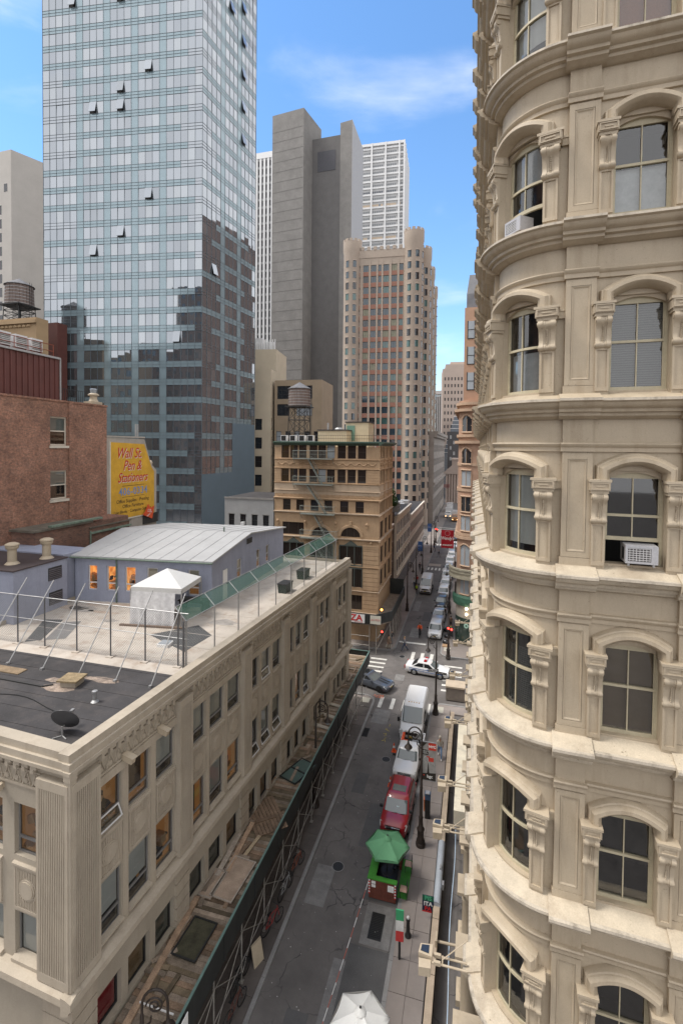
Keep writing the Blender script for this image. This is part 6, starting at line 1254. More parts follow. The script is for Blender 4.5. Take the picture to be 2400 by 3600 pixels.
sk = thing('roof_skylight', 'grey slatted skylight frame on the roof beside the tree', 'skylight', (-11.9, 78.6, 14.45), 90); q = MB()
for i in range(6): q.box(-.2 + i * .4, -.14 + i * .4, -.1, 2.6, 0, 1.5 - .0)
for z in (.5, 1.0, 1.45): q.box(-.25, 2.0, -.15, -.08, z, z + .08)
q.build('frame', [STEEL], sk); q = MB(); q.quad((-.2, -.05, .1), (1.9, -.05, .1), (1.9, -.05, 1.4), (-.2, -.05, 1.4)); q.build('pane', [PALEG], sk)
STN = mat('dark_limestone', (.32, .285, .255), .85, .10, .6, .08, brick=(3.0, 1.5, (.28, .245, .22), (.18, .155, .135))); sb = building('stone_bank_building', 'rusticated grey stone bank building with rows of deep windows far down the street', (-12.8, 162, 0), 90, 58, 20, 30.5, STN, {'f': grid(1.5, 14, 1.7, 2.3, 3.5, 1, 4.5, 5) + grid(1.5, 14, 1.7, 2.3, 9.5, 1, 2.4, 4) + grid(1.5, 14, 1.4, 2.6, 14.5, 3, 2.4, 4.6), 'l': grid(-18, 5, 1.5, 2.0, 4, 5, 3, 5)}, panes=[DARKG], inset=.03); q = MB(); q.box(-.3, 58, -.9, 0, 28.6, 29.5); q.box(-.3, 58, -1.3, 0, 29.5, 30.6); q.box(-.2, 58, -.6, 0, 12.8, 13.6); O('cornice', q.mesh('cornice', [STN]), sb)
FARP = mat('far_pink_stone', (.52, .42, .36), .85, .05, .3, .03); ft = building('far_stone_tower', 'hazy pink stone skyscraper closing the far end of the street', (-16.6, 262, 0), 6, 13, 20, 67, FARP, {'f': grid(.9, 7, .75, .95, 14, 14, 1.7, 3.6)}, panes=[mat('far_pane', (.10, .09, .09), .3)]); q = MB(); q.box(1.5, 12, 1, 18, 67, 69.5); q.box(4, 12, 3, 15, 69.5, 71); O('setback', q.mesh('setback', [FARP]), ft)
sp_ = thing('far_striped_tower', 'far white and grey striped tower beside the pink skyscraper', 'building', (-21.5, 275, 0)); q = MB(); q.box(0, 6, 0, 15, 0, 54); q.build('core', [mat('far_dark', (.12, .12, .13), .5)], sp_); q = MB()
for i in range(6): q.box(i * 1.05, .5 + i * 1.05, -.4, -.001, 0, 56)
q.box(-.2, 6.2, -.5, 8, 55, 57); q.build('white_fin', [WG], sp_)
sg2 = thing('stepped_glass_building', 'blue grey glass building stepping up in slabs at the far end', 'building', (-14.8, 245, 0)); q = MB()
for i in range(10): q.box(0 + i * .52, 9, i * .6, 20, 0 if i == 0 else 21 + i * 2.0, 23 + i * 2.0)
q.build('slab', [mat('far_glass', (.17, .19, .22), .3)], sg2); q = MB()
for i in range(10): q.box(i * .52 - .1, 9.1, i * .6 - .1, 20, 22.7 + i * 2.0, 23.0 + i * 2.0)
for i in range(8): q.box(i * .6, i * .6 + .08, -.05, 0, 2, 22)
q.build('white_edge', [WG], sg2)
bw = building('dark_party_tower', 'dark blank walled building with small white window frames in front of the glass steps', (-12.3, 238, 0), 0, 8, 10, 33, mat('dark_grey_wall', (.085, .082, .085), .8, .08), {'f': [(1.0 + (j % 2) * 1.6, 1.8 + (j % 2) * 1.6, 14 + j * 2.6, 15.6 + j * 2.6) for j in range(7)]}, fm=WG, panes=[PALEG], t=.2)
pd_ = thing('pediment_building', 'pale stone building with a carved triangular pediment and flags at the street end', 'building', (-13.2, 225, 0)); q = MB(); q.box(.8, 12, 2, 14, 0, 13.2); q.box(0, 12, 1, 14, 13.2, 14.0); q.add([(0, 1, 14), (5, 1, 14), (5, 1, 18.5), (0, 8, 14), (5, 8, 14), (5, 8, 18.5)], [(0, 1, 2), (3, 4, 5), (0, 2, 5, 3)]); q.box(3.5, 12, 1.5, 12, 14, 19.5); q.box(3.2, 12, 1.2, 12, 19.5, 20.4)
for i in range(5): q.lathe([(.45, 0), (.38, 13)], (1.2 + i * 1.2, 1.4, 0), 8)
q.build('wall', [FARP], pd_); q = MB()
for i in range(3): q.box(.2 + i * .9, .75 + i * .9, .4, .5, 7, 8.6)
q.build('flag', [mat('faded_flag', (.30, .10, .10), .8, .3, 1.5)], pd_)
# ------------------------------------------------------------------ right: orange round-cornered building across the side street
ORB = mat('orange_brick', (.42, .265, .185), .85, .10, .8, .06, brick=(.5, .16, (.38, .225, .15), (.36, .26, .20))); ORT = mat('orange_trim', (.43, .30, .21), .8, .1, 1, .06)
orb = thing('orange_corner_building', 'orange brick building with a rounded arched corner and a stone balcony', 'building', (-.2, 62, 0)); q = MB(); n = 14; RC = 2.0
def orng(r, z): return [(RC - r * math.cos(R_(95 * i / n)) - 1.75, RC + .2 - r * math.sin(R_(95 * i / n)), z) for i in range(n + 1)]
q.rings([orng(2.0, 9.5) + [(9, .3, 9.5), (9, 30, 9.5), (-1.8, 30, 9.5)], orng(2.0, 31) + [(9, .3, 31), (9, 30, 31), (-1.8, 30, 31)]]); q.build('round_wall', [ORB], orb)
q = MB(); q.box(-1.2, 9, .9, 30, 31, 42.6); q.build('upper_wall', [mat('orange_plain', (.43, .265, .18), .8, .05)], orb); q = MB(); q.rings([orng(2.0, .1) + [(9, .3, .1), (9, 30, .1), (-1.8, 30, .1)], orng(2.0, 9.5) + [(9, .3, 9.5), (9, 30, 9.5), (-1.8, 30, 9.5)]]); q.build('stone_base', [mat('base_stone', (.36, .32, .27), .8, .1, 1, .05)], orb)
q = MB()
for z, o in ((13.6, .35), (19.6, .12), (25.6, .5), (26.4, .25), (29.6, .55), (30.4, .35), (14.0, .2), (22.8, .1)): q.rings([orng(2.0 + o, z) + [(9, .2, z), (9, 30, z), (-1.8 - o, 30, z)], orng(2.0 + o, z + .35) + [(9, .2, z + .35), (9, 30, z + .35), (-1.8 - o, 30, z + .35)]])
q.build('string_course', [ORT], orb)
def oc(a, r, z): return (RC - r * math.cos(R_(a)) - 1.75, RC + .2 - r * math.sin(R_(a)), z)
def opane(a0, a1, z0, z1, mt, arch_=0):
    q = MB(); k = 6
    for i in range(k):
        b0, b1 = a0 + (a1 - a0) * i / k, a0 + (a1 - a0) * (i + 1) / k; f0, f1 = (arch_ * (1 - (2 * j / k - 1) ** 2) for j in (i, i + 1)); q.quad(oc(b0, 2.03, z0), oc(b1, 2.03, z0), oc(b1, 2.03, z1 + f1), oc(b0, 2.03, z1 + f0))
    w = O('window', q.mesh('window', [mt]), orb); q = MB()
    for b in (a0, (a0 + a1) / 2, a1): q.tube(oc(b, 2.05, z0), oc(b, 2.05, z1), .05, 4)
    q.tube(oc(a0, 2.05, (z0 + z1) / 2), oc(a1, 2.05, (z0 + z1) / 2), .04, 4); q.path([oc(a0 + (a1 - a0) * i / 6, 2.1, z1 + arch_ * (1 - (2 * i / 6 - 1) ** 2)) for i in range(7)], .12, 5); q.path([oc(a0 + (a1 - a0) * i / 6, 2.1, z0) for i in range(7)], .12, 5); O('frame', q.mesh('frame', [ORT]), w)
for z0, z1, ar_, mt in ((14.6, 16.6, 0, PALEG), (17.0, 19.0, 0, DARKG), (20.2, 22.3, 0, PALEG), (23.0, 24.6, .5, DARKG), (27.0, 28.7, .5, DARKG), (10.2, 12.6, .4, PALEG), (6.6, 8.8, 0, PALEG)): opane(42, 80, z0, z1, mt, ar_)
q = MB()
for z in (32.4, 35.6, 38.8): q.box(-.75, .0, .86, .899, z, z + 2.1)
q.build('window', [PALEG], orb); q = MB()
for z in (32.4, 35.6, 38.8): q.box(-.85, .1, .84, .895, z - .1, z); q.box(-.8, .05, .83, .859, z + 1.0, z + 1.08); q.box(-.85, -.76, .84, .895, z, z + 2.15); q.box(0.01, .1, .84, .895, z, z + 2.15)
q.build('window_frame', [DKFRAME], orb); q = MB()
q.prism([(-1.0, 1.2), (1, 1.2), (1, 6), (-1, 6)], 42.6, 44.4); q.add([(-1.0, 1.2, 44.4), (1, 1.2, 44.4), (.7, 2, 47), (-.7, 2, 47)], [(0, 1, 2, 3)]); q.build('dormer', [mat('slate', (.17, .17, .18), .7)], orb)
q = MB()   # balustraded balcony
for z0, z1, o in ((8.7, 9.0, 1.0), (9.75, 9.95, 1.0)): q.rings([orng(2.0 + o, z0), orng(2.0 + o, z1), orng(2.0 + o - .3, z1), orng(2.0 + o - .3, z0)], caps=False, closed=False)
q.rings([orng(2.0, 8.9), orng(3.0, 8.9)], caps=False, closed=False)
for i in range(26): p = oc(95 * i / 25, 2.87, 9.0); q.lathe([(.08, 0), (.05, .15), (.11, .4), (.06, .7), (.08, .75)], p, 6)
q.build('balcony', [mat('balcony_stone', (.30, .275, .21), .85, .15, 2, .1)], orb); q = MB(); q.rings([orng(2.35, 5.2), orng(2.45, 5.6), orng(2.45, 6.2), orng(2.3, 6.5)], caps=False, closed=False); q.build('green_balcony', [mat('verdigris_green', (.045, .12, .08), .6, .2, 3)], orb)
q = MB(); q.rings([orng(2.06, .3), orng(2.06, 3.6)], caps=False, closed=False); q.build('shop_glass', [glossmat('green_shop_glass', (.03, .05, .04), .06)], orb)
lb = MB(); lb.ball(oc(75, 2.5, 5.0), .17, 8); lb.ball(oc(75, 2.5, 4.3), .17, 8); lb.build('globe_lamp', [emit('globe', (1, .82, .55), 5)], orb, None, 60)
q = MB(); c = oc(75, 2.09, 2.6); q.lathe([(.12, 0), (.3, 0), (.3, .03), (.12, .03)], (0, 0, 0), 16, caps=False); q.xf(T(*oc(72, 2.08, 2.7)) @ RZ(-18) @ RX(90)); q.build('round_emblem', [mat('emblem_green', (.35, .55, .45), .5)], orb)
building('brick_end_building', 'red brown brick building beyond the orange corner', (.5, 92, 0), 90, 40, 1, 24, BRK, {})
# red street banner on a bracket
wb = thing('red_banner', 'big red restaurant banner hanging over the right pavement', 'banner', (-3.35, 68, 12.45)); RB_ = mat('banner_red', (.42, .012, .025), .6, .08, 1.5); q = MB(); n = 10
for i in range(n):
    for j in range(6):
        f = lambda a, b: (-.85 + 1.7 * a / n, .05 * math.sin(a * 1.3 + b), 1.25 - 2.5 * b / 6); q.quad(f(i, j), f(i + 1, j), f(i + 1, j + 1), f(i, j + 1))
q.build('cloth', [RB_], wb, None, 60); text("Wendy's", .62, WHITE, wb, T(-.02, -.09, .12) @ FX, .004, .25, bold=.012, sx=.8); text('BREAKFAST', .26, WHITE, wb, T(0, -.09, -.82) @ FX, .004, bold=.01); q = MB(); q.lathe([(.3, 0), (.36, 0), (.36, .02), (.3, .02)], n=18, caps=False); q.xf(T(0, -.09, .82) @ RX(90)); q.build('ring_emblem', [mat('banner_pink', (.55, .25, .27), .6)], wb); q = MB(); q.tube((-1.6, 0, 1.55), (2.2, 0, 1.45), .05, 6); q.tube((-.8, 0, 1.25), (-.8, 0, 1.53), .02); q.tube((.8, 0, 1.25), (.8, 0, 1.49), .02); q.build('bracket', [STEEL], wb)
def hang(name, label, loc, w, h, mt, rz=0, txt=None, tm=None, ts=.2): t = thing(name, label, 'banner', loc, rz); q = MB(); q.box(-w / 2, w / 2, -.03, 0, -h / 2, h / 2); q.build('cloth', [mt], t); q = MB(); q.tube((-w / 2, 0, h / 2), (w / 2 + .3, 0, h / 2), .025, 5); q.build('bracket', [STEEL], t); (text(txt, ts, tm or WHITE, t, T(0, -.036, .1) @ FX, .003) if txt else None); return t
BLB = mat('blue_banner_cloth', (.07, .17, .45), .6); hang('blue_banner', 'nearer blue street banner on the left lamp post', (-9.95, 95.7, 5.6), .85, 1.9, BLB, 0, 'NYC', WHITE, .35); hang('blue_banner', 'farther blue street banner up the left pavement', (-9.9, 115.9, 6.1), .85, 1.9, BLB, 0, 'NYC', WHITE, .35)
hang('shop_banner', 'small white shop banner past the red banner', (-2.0, 72, 9.2), .8, 1.4, WHITE); hang('black_banner', 'narrow black shop banner above the right pavement', (-1.9, 66, 6.2), .62, 2.0, SBLK, 0, '8', WHITE, .4)
# orange parasol and shop lights on the left pavement
t = thing('orange_awning', 'slanting orange shop awning on the left pavement', 'awning', (-11.2, 72.5, 2.6)); q = MB(); q.add([(0, 0, .9), (1.1, 0, 0), (1.1, 2.4, 0), (0, 2.4, .9), (1.1, 0, -.25), (1.1, 2.4, -.25)], [(0, 1, 2, 3), (1, 4, 5, 2)]); q.build('cloth', [mat('awning_orange', (.55, .14, .06), .7)], t)
q = MB(); q.box(-.03, .03, 0, .4, 0, 1.6); q = q.build('neon_sign', [emit('neon_red', (1, .05, .05), 3)]); q.location = (-11.9, 70.2, 4.6); tag(q, 'vertical glowing red neon sign on the grey brown row building', 'neon sign')
# ------------------------------------------------------------------ buildings behind the camera, seen mirrored in the glass tower
MB1 = mat('mirror_brown_brick', (.16, .10, .08), .85, .15, .4, .1)
def back(name, lab, x, y, W, D, H, m, n=8): building(name, lab, (x, y, 0), 180, W, D, H, m, {'f': grid(1, n, W / n * .5, W / n * .5, 6, int(H / 4) - 1, 2.2, 4)}, panes=[BLUEG, DARKG], cap=40)
# ------------------------------------------------------------------ lamp posts
def lamp_base(h=6.6):
    q = MB(); q.lathe([(.30, 0), (.30, .18), (.25, .24), (.27, .34), (.20, .5), (.20, .95), (.24, 1.0), (.24, 1.08), (.15, 1.2), (.12, 1.7), (.14, 1.75), (.14, 1.82), (.10, 1.9), (.085, h * .55), (.11, h * .55 + .04), (.08, h * .55 + .1), (.065, h), (.02, h + .08)], n=12); return q
PB = lamp_base().mesh('post', [BRONZE], 40); q = MB(); P = [(0, 0, 6.4), (0, 0, 6.9)] + [(-.42 + .42 * math.cos(a), 0, 6.95 + .5 * math.sin(a)) for a in np.linspace(0, PI, 10)] + [(-.84, 0, 6.7), (-.84, 0, 6.45)]
q.path(P, .045, 7); q.path([(-.42 + r * math.cos(a), 0, 6.9 + r * math.sin(a)) for a, r in zip(np.linspace(0, 4 * PI, 26), np.linspace(.30, .04, 26))], .03, 5); q.path([(-.05, 0, 6.2), (-.28, 0, 6.35), (-.3, 0, 6.55)], .03, 5); HK = q.mesh('crook_arm', [BRONZE], 60)
q = MB(); q.lathe([(.05, .3), (.07, .2), (.12, .12), (.24, -.02), (.26, -.06), (.24, -.08)], (-.84, 0, 6.15), 12); LH = q.mesh('luminaire', [BRONZE], 40); q = MB(); q.ball((-.84, 0, 6.02), .17, 8); LG = q.mesh('globe', [PALEG], 60)
def crook(x, y, label, rz=0, z=.12):
    t = thing('street_lamp', label, 'street lamp', (x, y, z), rz, 'crooked black street lamps'); O('post', PB, t); O('crook_arm', HK, t); l = O('luminaire', LH, t); O('globe', LG, l); return t
crook(-2.83, 29.97, 'tall crook street lamp beside the parked red car', 0); crook(-3.07, 45.4, 'crook street lamp carrying the one way sign at the near corner', 30); crook(-3.2, 73.9, 'crook street lamp beside the row of parked white cars', 60); crook(-3.2, 96.3, 'farther crook street lamp on the right pavement', 0)
for y, l in ((73.3, 'nearest crook street lamp on the far left pavement'), (84.9, 'second crook street lamp on the far left pavement'), (95.8, 'crook street lamp carrying the nearer blue banner'), (116, 'crook street lamp carrying the farther blue banner'), (125.5, 'farthest crook street lamp on the left pavement')): crook(-9.45, y, l, 180)
crook(-10.2, 31.3, 'crook street lamp rising through the middle of the shed deck', 180); crook(-10.3, 13.3, 'crook street lamp closest to the camera at the lower left', 200, -.5)
q = MB(); q.box(-.7, .7, -.02, .02, -.02, .02); q = q.build('lamp_stay', [WALU]); q.location = (-10.55, 14.4, 5.0); tag(q, 'pale metal stay bracing the nearest lamp to the beige wall', 'stay')
sp = bpy.data.objects['street_lamp.001']; t = thing('one_way_sign', 'black and white one way arrow sign on the corner lamp', 'sign', (-3.3, 45.25, 4.3), 12); q = MB(); q.box(-.5, .45, -.02, 0, -.15, .15); q.build('plate', [SBLK], t); q = MB(); q.plate([(-.45, -.1), (.2, -.1), (.2, -.14), (.42, 0), (.2, .14), (.2, .1), (-.45, .1)], -.03, -.021); q.build('arrow', [WHITE], t); text('ONE WAY', .15, SBLK, t, T(-.12, -.034, 0) @ FX, .002, bold=.006)
t = thing('street_name_sign', 'black street name sign on the corner lamp', 'sign', (-2.55, 45.3, 4.1), -10); q = MB(); q.box(-.45, .45, -.02, .0, -.11, .11); q.build('plate', [SBLK], t); text('FULTON ST', .14, WHITE, t, T(0, -.026, 0) @ FX, .002)
def signal(x, y, rz, label):
    t = thing('traffic_signal', label, 'traffic light', (x, y, .12), rz, 'traffic signals'); O('post', lamp_base(5.4).mesh('post', [BRONZE], 40), t)
    for a, z in ((0, 3.4), (.35, 3.3)):
        q = MB(); q.box(a - .16, a + .16, -.3, -.05, z - .5, z + .5); q.tube((0, 0, z), (a, -.1, z), .03); q.build('signal_head', [IRON], t); q = MB(); q.ball((a, -.3, z + .3), .12, 8); q.build('red_light', [MATS_RED], t); q = MB()
        for k in (0, -.3): q.ball((a, -.29, z + k), .1, 8)
        q.build('dark_light', [BLACK], t)
MATS_RED = emit('signal_red', (1, .03, .02), 5)
signal(-2.56, 58.0, 0, 'red traffic signal on the right far corner'); signal(-9.3, 128.5, 0, 'red traffic signal far up the left pavement')
t = thing('shed_signal', 'red traffic signal on a slanted arm under the pizza shed', 'traffic light', (-10.1, 55.9, 3.2)); q = MB(); q.tube((-.6, .2, -.9), (0, 0, 0), .04); q.build('arm', [STEEL], t); q = MB(); q.box(-.14, .14, -.2, 0, -.3, .3); q.build('signal_head', [IRON], t); q = MB(); q.ball((0, -.2, .12), .11, 8); q.build('red_light', [MATS_RED], t)
# event banner on the near lamp
t = thing('city_banner', 'grey and red city banner hanging from the lamp beside the pickup', 'banner', (-2.42, 29.97, 5.55), 0); BG = mat('banner_grey', (.30, .29, .28), .7, .25, 1.5); q = MB(); q.box(-.46, .46, -.02, 0, -1.18, 1.18); q.build('cloth', [BG], t); q = MB(); q.box(-.5, .5, -.03, .02, 1.19, 1.22); q.box(-.5, .5, -.03, .02, -1.22, -1.19); q.build('bracket', [STEEL], t)
q = MB(); q.box(.0, .46, -.026, -.021, .72, 1.17); q.box(.1, .32, -.026, -.021, .0, .25); q.box(.02, .09, -.027, -.021, .0, .32); q.box(-.1, .019, -.027, -.021, .26, .32); q.box(-.3, -.22, -.027, -.021, -.92, -.86); q.build('red_block', [mat('banner_block_red', (.55, .05, .03), .6)], t); q = MB(); q.box(-.46, -.01, -.026, -.021, .4, .72); q.plate([(-.46, -1.18), (.46, -1.18), (.46, -.68), (-.46, -.8)], -.026, -.021); q.plate([(-.07, -.8), (.07, -.78), (.0, .0)], -.026, -.0215); q.plate([(-.46, .75), (-.1, 1.17), (-.46, 1.17)], -.026, -.021); q.build('dark_block', [SBLK], t)
text('NYC', .2, WHITE, t, T(.23, -.03, .94) @ FX, .002, bold=.01); text('bgc', .26, WHITE, t, T(.1, -.03, -.94) @ FX, .002, bold=.006); text('DOWNTOWN\nCAPITAL\nOF WORLD', .075, WHITE, t, T(-.24, -.03, .56) @ FX, .002)
q = MB()
for i in range(9): q.prism([], 0, 0) if 0 else q.plate([(-.44 + i * .1, -.1 - .05 * (i % 3)), (-.43 + i * .1, -.1 - .05 * (i % 3)), (-.2 + i * .05, .3), (-.21 + i * .05, .3)], -.0245, -.021)
q.build('line_print', [WHITE], t)
t = thing('parking_meter', 'blue and black parking pay station with an orange notice by the red car', 'pay station', (-2.62, 32.4, .12)); q = MB(); q.prism([(-.17, -.15), (.17, -.15), (.17, .15), (-.17, .15)], 0, 1.3); q.build('cabinet', [IRON], t); q = MB(); q.prism([(-.19, -.17), (.19, -.17), (.19, .17), (-.19, .17)], 1.301, 1.7); q.build('head', [mat('meter_blue', (.05, .09, .16), .5)], t); q = MB(); q.box(-.14, .14, -.2, .14, 1.701, 1.75); q.build('solar_panel', [STEEL], t); q = MB(); q.box(-.25, -.19, -.16, .16, .5, 1.3); q.build('notice', [mat('meter_orange', (.55, .16, .05), .6)], t)
# ------------------------------------------------------------------ dining booth, parasols and signs
GRN = mat('booth_green', (.05, .24, .03), .65, .12, 3, .15); PARAS = mat('parasol_green', (.10, .27, .14), .75, .06, 1, .03); PARASW = mat('parasol_white', (.66, .66, .64), .75, .05, 1, .03); REDW = mat('booth_red_timber', (.15, .045, .03), .75, .2, 2, .15)
def parasol(name, label, x, y, z, r, cm, nseg=6, rz=0, drop=.45):
    t = thing(name, label, 'parasol', (x, y, 0), rz, 'parasols over the street tables'); q = MB(); A = (0, 0, z + drop)
    for i in range(nseg):
        a0, a1 = 2 * PI * i / nseg, 2 * PI * (i + 1) / nseg; p0, p1 = (r * math.cos(a0), r * math.sin(a0), z), (r * math.cos(a1), r * math.sin(a1), z); m0 = tuple(.5 * c + .5 * d for c, d in zip(p0, A)); m1 = tuple(.5 * c + .5 * d for c, d in zip(p1, A)); m0 = (m0[0], m0[1], m0[2] + .05); m1 = (m1[0], m1[1], m1[2] + .05)
        s = MB(); G = 5
        def sp_(u, v):
            e = tuple(p0[c] + (p1[c] - p0[c]) * u for c in range(3)); b = 4 * u * (1 - u); x_, y_ = e[0] * v * (1 - .06 * b * v), e[1] * v * (1 - .06 * b * v); return (x_, y_, A[2] + (z - A[2]) * v ** 1.15 - .07 * b * v * (1.4 - v))
        s.add([sp_(a / G, b / G) for b in range(G + 1) for a in range(G + 1)], [(b * (G + 1) + a, b * (G + 1) + a + 1, (b + 1) * (G + 1) + a + 1, (b + 1) * (G + 1) + a) for b in range(G) for a in range(G)]); s.add([(p0[0], p0[1], z), (p1[0], p1[1], z), (p1[0] * .99, p1[1] * .99, z - .12), (p0[0] * .99, p0[1] * .99, z - .12)], [(0, 1, 2, 3)]); s.build('canopy_panel', [cm], t, None, 40)
    q.tube((0, 0, .15), (0, 0, z + drop + .12), .028, 8); q.ball((0, 0, z + drop + .12), .05, 6)
    for i in range(nseg): a = 2 * PI * i / nseg; q.tube((0, 0, z + drop - .05), (r * .98 * math.cos(a), r * .98 * math.sin(a), z - .02), .012, 4)
    q.build('pole', [IRON], t); s = MB(); s.lathe([(.24, -.09), (.2, -.04), (.04, .07)], (0, 0, z + drop + .03), 8); s.build('vent_cap', [cm], t, None, 30)
parasol('green_parasol', 'six sided green parasol over the red and green dining booth', -4.4, 26.85, 2.3, 1.25, PARAS, 6, 8); parasol('white_parasol', 'white parasol at the bottom edge of the picture', -3.97, 18.15, 2.3, 1.2, PARASW, 6, 20)
bt = thing('dining_booth', 'red timber dining booth with green rims built on the road', 'dining booth', (-4.45, 25.75, 0)); q = MB(); q.box(-.78, .72, 0, .12, .05, 1.12); q.box(-.78, -.66, .121, 3.2, .05, 1.12); q.box(.6, .72, 2.2, 3.2, .05, 1.12); q.box(-.78, .72, 3.08, 3.2, .05, 1.12); q.build('wall', [REDW], bt)
q = MB()
for i in range(9): q.box(-.77 + i * .165, -.62 + i * .165, -.02, -.001, .06, 1.1)
q.build('board', [REDW], bt); q = MB(); q.box(-.86, .78, -.06, .2, 1.121, 1.18); q.box(-.86, -.42, .201, 3.3, 1.121, 1.18); q.box(-.659, -.6, .13, 3.07, .2, 1.12); q.build('green_rim', [GRN], bt); q = MB(); q.box(-.62, .58, .13, 3.07, .05, .09); q.build('floor', [IRON], bt)
q = MB(); q.box(-.63, -.4, -.06, -.021, .72, 1.05); q.box(.28, .62, -.06, -.021, .66, .98); q.build('notice', [WHITE], bt); text('MENU', .09, SBLK, bt, T(-.515, -.063, .9) @ FX, .001); q = MB()
for i in range(5): q.box(-.79, -.71, -.05, -.021, .3 + i * .16, .38 + i * .16); q.box(.65, .73, -.05, -.021, .3 + i * .16, .38 + i * .16)
q.build('red_reflector', [MATS['pizza_red']], bt); q = MB()
for i in range(5): q.box(-.79, -.71, -.05, -.021, .381 + i * .16, .459 + i * .16); q.box(.65, .73, -.05, -.021, .381 + i * .16, .459 + i * .16)
q.build('white_reflector', [WHITE], bt)
q = MB(); q.box(.75, 1.3, .3, 2.9, .125, .15); q = q.build('green_mat', [GRN]); q.location = (-4.45, 25.75, 0); tag(q, 'bright green mat on the kerb beside the dining booth', 'mat')
t = thing('round_table', 'small dark round table inside the dining booth', 'table', (-4.4, 26.85, .09)); q = MB(); q.lathe([(.36, .68), (.38, .7), (.36, .72)], n=16); q.build('tabletop', [IRON], t); q = MB(); q.lathe([(.22, 0), (.2, .04), (.03, .06), (.03, .68)], n=10); q.build('leg', [IRON], t)
def chair(x, y, rz, label):
    t = thing('cafe_chair', label, 'chair', (x, y, .13), rz, 'cafe chairs at the dining booth'); q = MB(); q.box(-.2, .2, -.2, .2, .43, .46); q.build('seat', [mat('chair_seat', (.50, .33, .26), .6) if 'chair_seat' not in MATS else MATS['chair_seat']], t); q = MB(); q.box(-.2, .2, .17, .2, .62, .88); q.build('backrest', [IRON], t)
    for a in (-.18, .18):
        for b in (-.18, .18): q = MB(); q.tube((a, b, 0), (a, b, .43 if b < 0 else .88), .015, 5); q.build('leg', [IRON], t)
chair(-3.35, 26.2, -90, 'nearer cafe chair on the green mat'); chair(-3.3, 27.9, -90, 'farther cafe chair on the green mat')
t = thing('flag_sign', 'tall green white and red striped sign board on the kerb', 'sign', (-3.1, 22.9, .12), 4); q = MB(); q.tube((0, 0, 0), (0, 0, .9), .06, 8); q.build('post', [IRON], t)
for z0, m_ in ((.9, 'flag_red'), (1.42, 'flag_white'), (1.94, 'flag_green')): q = MB(); q.box(-.19, .19, -.04, .02, z0, z0 + .518); q.build('stripe', [mat(m_, {'flag_red': (.55, .05, .05), 'flag_white': (.7, .7, .69), 'flag_green': (.05, .33, .15)}[m_], .6)], t)
t = thing('bollard', 'short black iron bollard with a pale cap behind the striped sign', 'bollard', (-2.84, 24.1, .12)); q = MB(); q.lathe([(.16, 0), (.16, .1), (.11, .16), (.10, .3), (.085, .8), (.11, .84), (.1, .9)], n=12); q.build('body', [IRON], t, None, 40); q = MB(); q.ball((0, 0, .97), .08, 8); q.build('cap', [WALU], t)
t = thing('restaurant_sign', 'small green navy and red restaurant sign lying by the areaway wall', 'sign', (-1.95, 25.3, .95), 2); q = MB(); q.box(-.3, .3, -.02, 0, -.45, .45); q.build('plate', [mat('sign_navy', (.012, .02, .05), .5)], t); q = MB(); q.box(-.3, .3, -.026, -.021, .16, .45); q.build('green_field', [mat('sign_dkgreen', (.01, .10, .06), .5)], t); q = MB(); q.box(-.3, .3, -.026, -.021, -.45, -.38); q.build('red_edge', [MATS['pizza_red']], t)
for w, z, m_ in (('PIS', .3, mat('sign_green_letter', (.08, .40, .22), .5)), ('ITA', 0, WHITE), ('PA', -.26, MATS['pizza_red'])): text(w, .3, m_, t, T(0, -.03, z) @ FX, .002, bold=.01)
def cone(x, y, label, z=0, sc=1):
    t = thing('traffic_cone', label, 'traffic cone', (x, y, z), 0, 'orange traffic cones'); OR = MATS.get('cone_orange') or mat('cone_orange', (.75, .10, .02), .5); q = MB(); q.box(-.19, .19, -.19, .19, 0, .04); q.build('foot', [OR], t); q = MB(); q.lathe([(.14, .04), (.03, .7)], n=12); q.build('body', [OR], t, None, 40); q = MB(); q.lathe([(.099, .33), (.075, .5)], n=12, caps=False); q.build('stripe', [WHITE], t, None, 40)
cone(-5.95, 39.0, 'orange traffic cone beside the white pickup'); cone(-5.55, 34.9, 'small orange cone behind the red car')
q = MB(); q.path([(-5.25 - .72 * i / 20, 25.7 - 10.5 * i / 20, .95 - .12 * math.sin(i / 20 * PI)) for i in range(21)], .016, 5); o = q.build('barrier_cord', [mat('cord_red', (.5, .12, .08), .6)]); tag(o, 'red and white barrier cord strung between booth and white parasol', 'cord'); q = MB()  # round barrier cord, white sections added as sleeves
for i in range(0, 20, 2): f = lambda k: (-5.25 - .72 * k / 20, 25.7 - 10.5 * k / 20, .95 - .12 * math.sin(k / 20 * PI)); q.tube(f(i), f(i + 1), .019, 5)
O('white_section', q.mesh('white_section', [WHITE]), o)
t = thing('shed_banner', 'white street banner on the near end of the shed parapet', 'banner', (-9.62, 13.6, 4.1), 90); q = MB(); q.box(-2.2, 1.3, -.03, 0, -.5, .5); q.build('cloth', [WHITE], t); text('JOHN STREET', .42, SBLUE, t, T(-.45, -.04, 0) @ FX, .003, bold=.012)
t = thing('sandwich_board', 'cream sandwich board under the scaffold legs', 'board', (-9.75, 20.9, .12), 70); q = MB(); q.cbox((0, -.1, .5), (.62, .04, 1.0), 0, RX(-14)); q.build('front_board', [mat('cream_board', (.45, .38, .28), .7)], t); q = MB(); q.cbox((0, .12, .5), (.6, .04, .95), 0, RX(14)); q.build('rear_board', [IRON], t)
